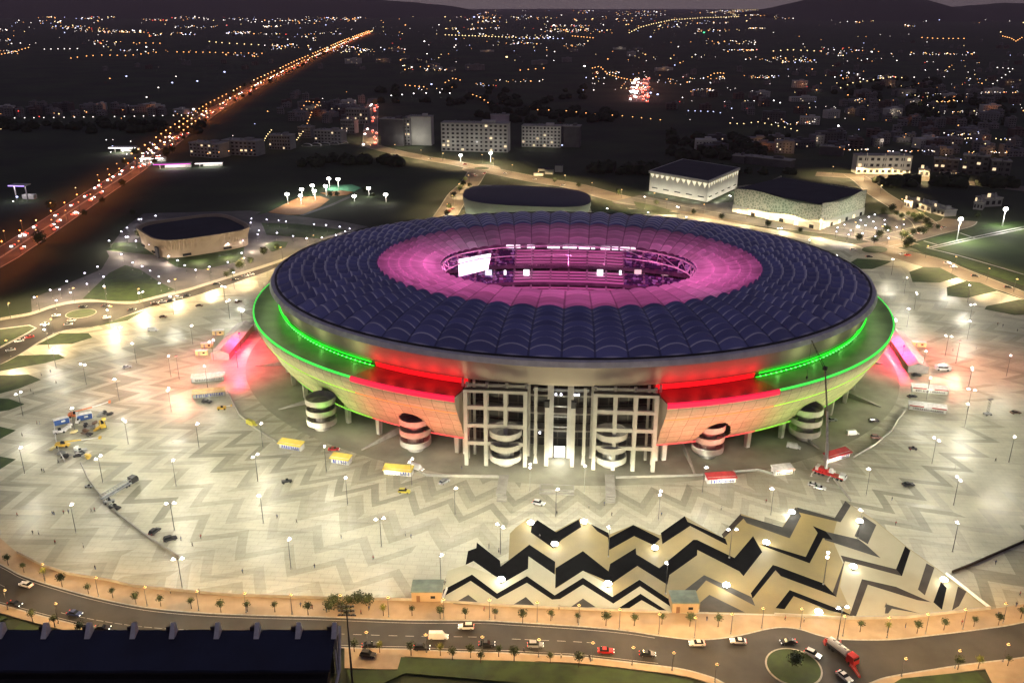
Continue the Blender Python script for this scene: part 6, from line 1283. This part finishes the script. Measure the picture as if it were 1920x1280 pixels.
# ================================================================== highway
HL = [(-140, 560), (0, 484), (70, 438), (130, 398), (190, 358), (240, 326), (300, 282), (350, 243), (400, 208), (450, 180), (475, 165), (520, 143), (560, 122), (610, 99), (650, 80), (695, 62)]
hl = P(HL); rows = [[], []]
for i, p in enumerate(hl):
    q0 = hl[max(0, i-1)]; q1 = hl[min(len(hl)-1, i+1)]; L = math.hypot(q1[0]-q0[0], q1[1]-q0[1]); nx, ny = -(q1[1]-q0[1])/L, (q1[0]-q0[0])/L
    rows[0].append((p[0]-nx*12.5, p[1]-ny*12.5, .02)); rows[1].append((p[0]+nx*12.5, p[1]+ny*12.5, .02))
struct('highway', MB().grid(rows), pm('highway_asphalt', (.19, .15, .12), (.05, .04, .035), .022, .8, detail=8)); struct('kerb', MB().strip([(a, b) for a, b, c in rows[0]], 1.2, .3).strip([(a, b) for a, b, c in rows[1]], 1.2, .3).strip(hl, 2.0, .3), M['kerb'])
M['far_o'] = em('far_orange_glow', (1, .42, .13), 4.5); M['far_w'] = em('far_white_glow', (1, .88, .80), 4); M['far_b'] = em('far_blue_glow', (.55, .6, 1), 4); M['far_y'] = em('far_yellow_glow', (1, .72, .32), 4.5); M['far_r'] = em('far_red_glow', (1, .08, .06), 3); M['far_g'] = em('far_green_glow', (.1, 1, .4), 3); M['far_br'] = em('far_bright_white', (1, .95, .92), 9)
_fl = {}
FARM = MB(); FM_ = ['far_o', 'far_w', 'far_b', 'far_y', 'far_r', 'far_g', 'far_br']
def far_row(px, py, mat, k=1.0, h=9):
    py = max(py, 19.5); D = (H-h)/math.tan(PITCH+math.atan((py-640)/F))
    rad = max(.45, D*.00060*k); x, y = G(px, py, h); FARM.cyl(x, y, 0, h, .15, n=4, m=7).ball(x, y, h+rad*.4, rad, rad, rad*.62, 7, 4, m=FM_.index(mat))  # head widens with distance; lamp glare is put into its size
def far_lamp(px, py, mat, lab, grp, h=9, k=1.0, z=0, cat='street lamp'):
    D = (H-h)/math.tan(PITCH+math.atan((py-640)/F)) if py > 14 else 9000
    rad = max(.45, D*.00060*k); rb = round(rad*2)/2 or .5; key = (mat, rb, h)  # head size carries the glare here too
    if key not in _fl: _fl[key] = MB().cyl(0, 0, 0, h, .14+rb*.05, .1+rb*.03, n=5).ball(0, 0, h+rb*.4, rb, rb, rb*.62, 8, 5, m=1).build('street_lamp', [M['pole'], M[mat]]); o = _fl[key]
    else: o = _fl[key].copy(); COL.objects.link(o)
    x, y = G(px, py, h); o.location = (x, y, z); tag(o, lab, cat, grp); return o
def seglen(l): return sum(math.hypot(b[0]-a[0], b[1]-a[1]) for a, b in zip(l, l[1:]))
def along(l, s):
    for a, b in zip(l, l[1:]):
        L = math.hypot(b[0]-a[0], b[1]-a[1])
        if s <= L or b is l[-1]: return (a[0]+(b[0]-a[0])*s/L, a[1]+(b[1]-a[1])*s/L, (b[0]-a[0])/L, (b[1]-a[1])/L)
        s -= L
TL = seglen(hl); s = 0; k = 0
while s < TL:
    D = along(hl, s)[1]; step = 34 if D < 1500 else 34*D/1500
    x, y, ux, uy = along(hl, s); nx, ny = -uy, ux
    if D > 60:
        for off in (-11.5, 11.5, 0) if D < 1500 else (-11.5, 11.5):
            xx, yy = x+nx*off, y+ny*off; px, py = PX(xx, yy, 10)
            if random.random() < .12: continue
            if -60 < px < 1950 and not (452 < px < 470):
                o = (far_lamp if D < 1500 else (lambda a, b, c, *r: far_row(a, b, c, 1.1, 10)))(px, py, 'far_o' if random.random() < .75 else 'far_y', {-11.5: 'orange lamp in the right-hand row of the highway', 11.5: 'orange lamp in the left-hand row of the highway', 0: 'orange lamp on the middle strip of the highway'}[off], {-11.5: 'right highway lamps', 11.5: 'left highway lamps', 0: 'middle highway lamps'}[off], 10, 1.25)
        if D < 6000: lamp((x, y, 11), 3600*(step/34)**1.1, (1, .22, .04), None, .8, 'SPOT', (2.0, .25), 165, .3, name='highway_light')
    s += step
# traffic on the highway
cm_ = MB(); extr(cm_, [(-2.2, .35), (2.2, .35), (2.2, .85), (1.0, 1.0), (.4, 1.5), (-1.3, 1.5), (-2.1, .95)], 1.8, 1.5)
cm_.box(2.5, 0, .5, .5, 1.7, .7, m=1).box(-2.5, 0, .6, .5, 1.7, .6, m=2); car0 = cm_.build('car', [PT['silver'], em('far_headlight', (1, .93, .85), 16), em('far_taillight', (1, .06, .03), 9)]); first = True
for k in range(190):
    s = TL*random.random()**1.5; x, y, ux, uy = along(hl, s); off = random.choice((-9.5, -6.5, -3.5, 3.5, 6.5, 9.5)); px, py = PX(x-uy*off, y+ux*off, 1)
    if px < -30 or px > 1900: continue
    o = car0 if first else car0.copy()
    if not first: COL.objects.link(o)
    first = False; o.location = (x-uy*off, y+ux*off, .05); o.rotation_euler[2] = math.atan2(uy, ux)+(PI if off > 0 else 0); D = y; q = max(1, min(2.2, D/900)); o.scale = (q, q, q) if False else (1, 1, 1)
    tag(o, 'car with lit headlights driving towards the stadium on the highway' if off > 0 else 'car with red tail lights driving away on the highway', 'car', 'oncoming highway cars' if off > 0 else 'departing highway cars')
# far streets of lamps: (points, count, glow, words)
ROWS = [([(0, 103), (28, 97), (57, 89)], 9, 'far_o', 'orange lamp in the short row at the far left edge'), ([(78, 93), (150, 92)], 6, 'far_w', 'white lamp right of the green sign at the far left'), ([(125, 111), (160, 106), (190, 104), (240, 105), (300, 98)], 12, 'far_o', 'orange lamp in the long wavy row left of centre distance'), ([(325, 98), (400, 99), (496, 101)], 14, 'far_o', 'orange lamp in the even row under the darkest plain'),
 ([(385, 78), (430, 82), (490, 85)], 8, 'far_y', 'yellow lamp in the sloping row above the even orange row'), ([(245, 81), (305, 82)], 5, 'far_o', 'orange lamp in the short row left of the sloping yellow row'), ([(0, 222), (100, 221), (230, 219), (370, 216)], 20, 'far_w', 'white lamp in the row behind the black field'), ([(832, 66), (970, 71)], 22, 'far_y', 'yellow lamp in the dense level row at the distance centre'),
 ([(970, 73), (1060, 73)], 10, 'far_b', 'bluish lamp following the dense level row'), ([(1070, 68), (1115, 72)], 8, 'far_o', 'orange lamp at the right end of the dense level row'), ([(755, 160), (800, 164)], 5, 'far_o', 'orange lamp in the five-lamp row above the curved white road'), ([(832, 157), (850, 147), (866, 152)], 5, 'far_o', 'orange lamp in the bright little cluster above the curved white road'),
 ([(722, 181), (775, 176), (830, 174), (857, 177)], 6, 'far_br', 'white lamp on the curved white road'), ([(875, 174), (900, 183), (918, 195)], 6, 'far_o', 'orange lamp where the curved white road descends'), ([(985, 199), (1010, 207), (1050, 207), (1110, 214), (1170, 218), (1245, 226)], 15, 'far_o', 'orange lamp in the long row right of the curved white road'),
 ([(1363, 231), (1390, 233), (1420, 229), (1455, 236), (1480, 241), (1502, 248)], 11, 'far_y', 'warm lamp in the bright row above the dark park'), ([(968, 133), (1025, 128)], 4, 'far_o', 'orange lamp in the four-lamp row at the distance centre'), ([(1445, 97), (1480, 94), (1545, 97)], 8, 'far_y', 'warm lamp in the evenly spaced row under the far hill'), ([(1325, 146), (1340, 138), (1357, 137), (1355, 147)], 7, 'far_o', 'orange lamp in the small square cluster right of the avenue'),
 ([(1725, 71), (1760, 73), (1812, 73)], 9, 'far_o', 'orange lamp in the low row at the upper right'), ([(1878, 68), (1895, 72), (1905, 78), (1918, 70)], 10, 'far_o', 'orange lamp in the cluster at the upper right corner'), ([(1570, 168), (1598, 156), (1630, 152), (1665, 144), (1697, 147)], 10, 'far_y', 'yellow lamp along the hill road at the right'), ([(1108, 129), (1125, 125), (1140, 140), (1165, 147), (1190, 152)], 16, 'far_o', 'orange lamp on the street running into the bright avenue'),
 ([(1178, 63), (1200, 52), (1222, 46), (1260, 38), (1320, 34), (1385, 32), (1365, 23), (1395, 16), (1424, 13)], 60, 'far_y', 'yellow lamp in the snaking road near the horizon'), ([(1866, 127), (1900, 130), (1880, 145), (1858, 160)], 9, 'far_w', 'white lamp on the far right hillside'), ([(1285, 208), (1340, 210), (1355, 213)], 6, 'far_b', 'cold lamp left of the bright warm row'), ([(1395, 190), (1435, 190), (1452, 189), (1470, 196)], 6, 'far_br', 'cold bright lamp in the dark valley'),
 ([(560, 215), (575, 190), (592, 193)], 6, 'far_o', 'orange lamp in the left of two steep lit streets'), ([(575, 235), (585, 210), (600, 190)], 9, 'far_o', 'orange lamp in the right of two steep lit streets'), ([(490, 275), (500, 255), (510, 243)], 8, 'far_y', 'yellow lamp in the steep street beside the orange-lit block'), ([(555, 265), (567, 248), (582, 238)], 8, 'far_y', 'yellow lamp in the steep street left of the canopies'),
 ([(380, 290), (425, 284), (480, 282)], 5, 'far_o', 'orange lamp at the foot of the orange-lit apartment block'), ([(290, 27), (345, 29), (395, 38)], 12, 'far_w', 'lamp on the brightest street at the far upper left'), ([(445, 37), (480, 42), (560, 38), (600, 41)], 12, 'far_w', 'white lamp in the town below the left skyline')]
for pts, n_, mt, lab in ROWS:
    L = seglen(pts)
    for i in range(n_):
        s = L*(i+.5)/n_ if n_ > 1 else 0; px, py, _, _ = along(pts, max(0, min(L*.9999, s+random.uniform(-.12, .12)*L/n_))); far_row(px, py, mt)
o = FARM.build('distant_street_lamps', [M[q] for q in FM_]+[M['pole']]); tag(o, 'rows of tiny lamps along the distant streets and far highway', 'street lamps', None, 'stuff')
for px, py, mt, k in [(237, 144, 'far_b', 1.6), (421, 136, 'far_b', 1.8), (370, 153, 'far_b', 1.6), (323, 156, 'far_b', 1.7), (297, 165, 'far_w', 1.3), (275, 183, 'far_w', 1.3), (330, 144, 'far_w', 1.2), (206, 148, 'far_o', 1.3), (363, 206, 'far_br', 2.2), (1096, 125, 'far_br', 1.7), (889, 33, 'far_b', 1.7), (1220, 70, 'far_b', 1.5), (855, 74, 'far_b', 1.5), (1320, 62, 'far_g', 1.8), (1572, 237, 'far_br', 2.2), (1054, 273, 'far_b', 1.6), (809, 159, 'far_b', 1.5), (293, 278, 'far_br', 2.0), (1220, 175, 'far_b', 1.8), (1233, 178, 'far_b', 1.8), (32, 370, 'far_b', 2.2), (25, 378, 'far_br', 1.2), (772, 127, 'far_w', 1.5), (950, 108, 'far_y', 1.8), (1400, 40, 'far_y', 1.2)]:
    far_lamp(px, py, mt, ulabel({'far_b': 'lone blue-white light', 'far_w': 'lone white light', 'far_o': 'lone orange light', 'far_br': 'lone glaring white light', 'far_g': 'lone green light', 'far_y': 'lone yellow light'}[mt], px, py), None, 9, k, cat='light').name = 'distant_light'
# two bright avenues of traffic: the lit street surface and queues of cars
for (pts, wd, colr, en, lab) in (([(1197, 192), (1200, 165), (1203, 148)], 40, (1, .35, .3), 60000, 'far avenue'), ([(694, 272), (697, 215), (703, 184)], 18, (1, .4, .3), 7000, 'far street')):
    l = P(pts); struct('road', MB().strip(l, wd, .05), M['warmroad']); L = seglen(l); n_ = 46 if wd > 30 else 26
    for i in range(n_):
        s = L*random.random(); x, y, ux, uy = along(l, s); off = random.uniform(.12, .48)*wd*random.choice((-1, 1)); o = car0.copy(); COL.objects.link(o); o.location = (x-uy*off, y+ux*off, .1); o.rotation_euler[2] = math.atan2(uy, ux)+(PI if off > 0 else 0); o.scale = (1.5, 1.5, 1.5) if wd < 30 else (2.2, 2.2, 2.2)
        tag(o, ('car with glaring headlights queueing on the %s' if off > 0 else 'car with red tail lights queueing on the %s') % lab, 'car', ('oncoming cars on the ' if off > 0 else 'departing cars on the ')+lab)
    for s in (L*.2, L*.5, L*.8): x, y, _, _ = along(l, s); lamp((x, y, 15), en, colr, None, 1.5, name='avenue_light')
# the rest of the town's lights, nobody could count
random.seed(5); cl = MB(); mats = ['far_o', 'far_w', 'far_y', 'far_b', 'far_br', 'far_r']
DEN = [(0, 1920, 16, 45, 150), (560, 1250, 14, 60, 170), (0, 700, 20, 75, 90), (620, 1250, 45, 120, 110), (1250, 1920, 60, 165, 130), (1500, 1920, 100, 300, 110), (0, 380, 205, 226, 30), (195, 310, 262, 290, 34), (640, 760, 92, 104, 40), (1090, 1240, 140, 170, 60), (1240, 1560, 150, 225, 50), (880, 900, 25, 50, 14), (1620, 1880, 220, 300, 26), (380, 700, 170, 290, 26), (0, 250, 200, 260, 4), (1185, 1215, 100, 150, 20), (1750, 1920, 120, 200, 26), (700, 1080, 60, 130, 24)]
CL_ = []
for k in range(120):
    cxx, cyy = random.uniform(0, 1920), 22+random.random()**1.6*150
    if cxx > 1480 and random.random() < .6: cyy = random.uniform(90, 290)
    if cxx < 700 and cyy > 120: cyy = random.uniform(22, 100)
    CL_.append((cxx-random.uniform(12, 70), cxx+random.uniform(12, 70), cyy-random.uniform(.5, 5), cyy+random.uniform(.5, 5), random.randint(5, 26)))
for xa, xb, ya, yb, n_ in [(a, b, c, d, int(e*.5)) for a, b, c, d, e in DEN]+CL_:
    for k in range(n_):
        px, py = random.uniform(xa, xb), max(21, random.uniform(ya, yb)); h = random.uniform(5, 12); D = (H-h)/math.tan(PITCH+math.atan((py-640)/F)); x, y = G(px, py, h)
        rad = max(.5, D*.00042*random.choice((.6, .8, .8, 1, 1.5))); mi = random.choices(range(6), (5, 6, 3, 2, 1.2, .6))[0]  # ball size grows with distance to stand for glare
        if xa == 195: mi = random.choice((1, 4, 4, 3))
        zz = 0
        if D > 2500: zz = 8
        cl.ball(x, y, h+zz, rad, rad, rad*.7, 6, 4, m=mi)
o = cl.build('distant_town_lights', [M[q] for q in mats]); tag(o, 'scattered lights of the distant town', 'town lights', None, 'stuff')

# trees that break up the highway, the lit forecourts beside it and the dark woods
random.seed(21)
for k in range(84):
    s = TL*.62*random.random(); x, y, ux, uy = along(hl, s); off = random.choice((-17, -15, 15, 18, 22, -20))+random.uniform(-2, 2); x, y = x-uy*off, y+ux*off; px, py = PX(x, y, 3)
    if px < -30 or px > 900: continue
    o = place(TB, x, y, 0, random.uniform(0, 6), random.uniform(.9, 1.9)); tag(o, 'dark bushy tree in the line beside the highway carriageway', 'tree', 'trees beside the highway')
def forecourt(px, py, w_, d_, h_, glow, lab, colr, en):
    x, y = G(px, py); c = empty('filling_station', (x, y, 0), random.uniform(-.2, .2)); MB().box(0, 0, h_, w_, d_, 1.0).build('canopy', M['whitewall'], c)
    for sx in (-1, 1): MB().box(sx*w_*.35, 0, 0, .8, .8, h_).build('column', M['concrete'], c)
    MB().box(0, -d_/2-.1, h_+.1, w_*.98, .2, .8).build('lit_fascia', glow, c); MB().box(0, 0, h_-.2, w_*.8, d_*.6, .15).build('canopy_light', M['far_br'], c); MB().box(w_*.1, d_*.9, 0, w_*.7, d_*.5, 4).build('shop', M['whitewall'], c)
    lamp((0, -2, h_-1), en, colr, c, 1.0, name='canopy_lamp'); tag(c, lab, 'filling station')
forecourt(232, 286, 30, 14, 6, M['far_br'], 'brightly lit filling station canopy left of the highway', (1, .85, .7), 9000)
forecourt(288, 305, 26, 12, 5, M['far_br'], 'white lit canopy close to the right side of the highway', (1, .95, 1), 4000)
forecourt(325, 316, 40, 10, 5, em('magenta_sign', (1, .12, .75), 1.4), 'long low shop with a magenta light strip right of the highway', (1, .3, .8), 2500)
forecourt(393, 313, 30, 8, 4, M['far_w'], 'small white lit canopy at the edge of the black field', (.9, .9, 1), 700)
forecourt(42, 376, 16, 10, 14, em('violet_sign', (.45, .3, 1), 2.5), 'tall kiosk-like building with violet lights at the far left edge', (.6, .5, 1), 2500)
# white industrial sheds and blocks that catch the dusk
random.seed(8)
for k in range(95):
    reg = random.choice(((0, 360, 206, 216), (1560, 1910, 250, 292), (1300, 1560, 265, 300), (560, 690, 195, 240), (1420, 1900, 160, 235), (650, 1250, 92, 135)))
    px, py = random.uniform(reg[0], reg[1]), random.uniform(reg[2], reg[3]); x, y = G(px, py); D = math.hypot(x, y); w_ = random.uniform(14, 34)*(1 if D < 1800 else 1.6); h_ = random.uniform(6, 16)
    c = MB().box(0, 0, 0, w_, 14, h_).box(w_*.1, 0, h_, w_*.3, 7, 2.5)
    for i in range(int(w_/4)):
        for j in range(max(1, int(h_/3.4))): c.box(-w_/2+2+i*4, -7.03, 1+j*3.3, 1.4, .1, 1.4, m=1 if random.random() < .93 else 2)
    o = c.build('apartment_block', [random.choice((G1, HW[0], M['whitewall'], D1)), WG, WL], loc=(x, y, -.2), rz=random.uniform(-.5, .5)); tag(o, ulabel('distant dim block', px, py), 'building', 'distant dim blocks')
    if k % 3 == 0: lamp((x, y-16, 8), 900, random.choice(((1, .5, .2), (1, .85, .7), (1, .3, .08))), None, 1.0, name='street_glow')
# dark woods as masses
M['wood'] = pm('dark_wood_leaves', (.035, .045, .018), (.015, .02, .008), .2, .95)
wd = MB()
for (xa, xb, ya, yb, n_) in ((1560, 1760, 150, 190, 60), (1640, 1900, 340, 352, 26), (900, 1150, 205, 230, 60), (560, 760, 300, 312, 20), (1250, 1480, 255, 300, 60), (0, 380, 232, 250, 50), (1100, 1500, 320, 328, 40), (1700, 1900, 180, 240, 60), (700, 1100, 165, 200, 50)):
    for k in range(n_):
        px, py = random.uniform(xa, xb), random.uniform(ya, yb); x, y = G(px, py); q = random.uniform(5, 11); wd.ball(x, y, q*.4, q, q, q*.75, 7, 4, jit=.25)
o = wd.build('wood', M['wood']); tag(o, 'dark tree masses between the lit quarters', 'wood', None, 'stuff')

# ================================================================== evening haze
hm_ = bpy.data.materials.new('thin_evening_haze'); hm_.use_nodes = True; hn = hm_.node_tree.nodes; hn.remove(hn['Principled BSDF']); pv = hn.new('ShaderNodeVolumePrincipled')
pv.inputs['Color'].default_value = (.86, .68, .72, 1); pv.inputs['Density'].default_value = 4.2e-5; hm_.node_tree.links.new(pv.outputs[0], hn['Material Output'].inputs['Volume'])
hb = MB().box(0, 22000, -34, 150000, 52000, 620).build('haze', hm_); tag(hb, 'thin mauve evening haze over the plain', 'haze', None, 'stuff')
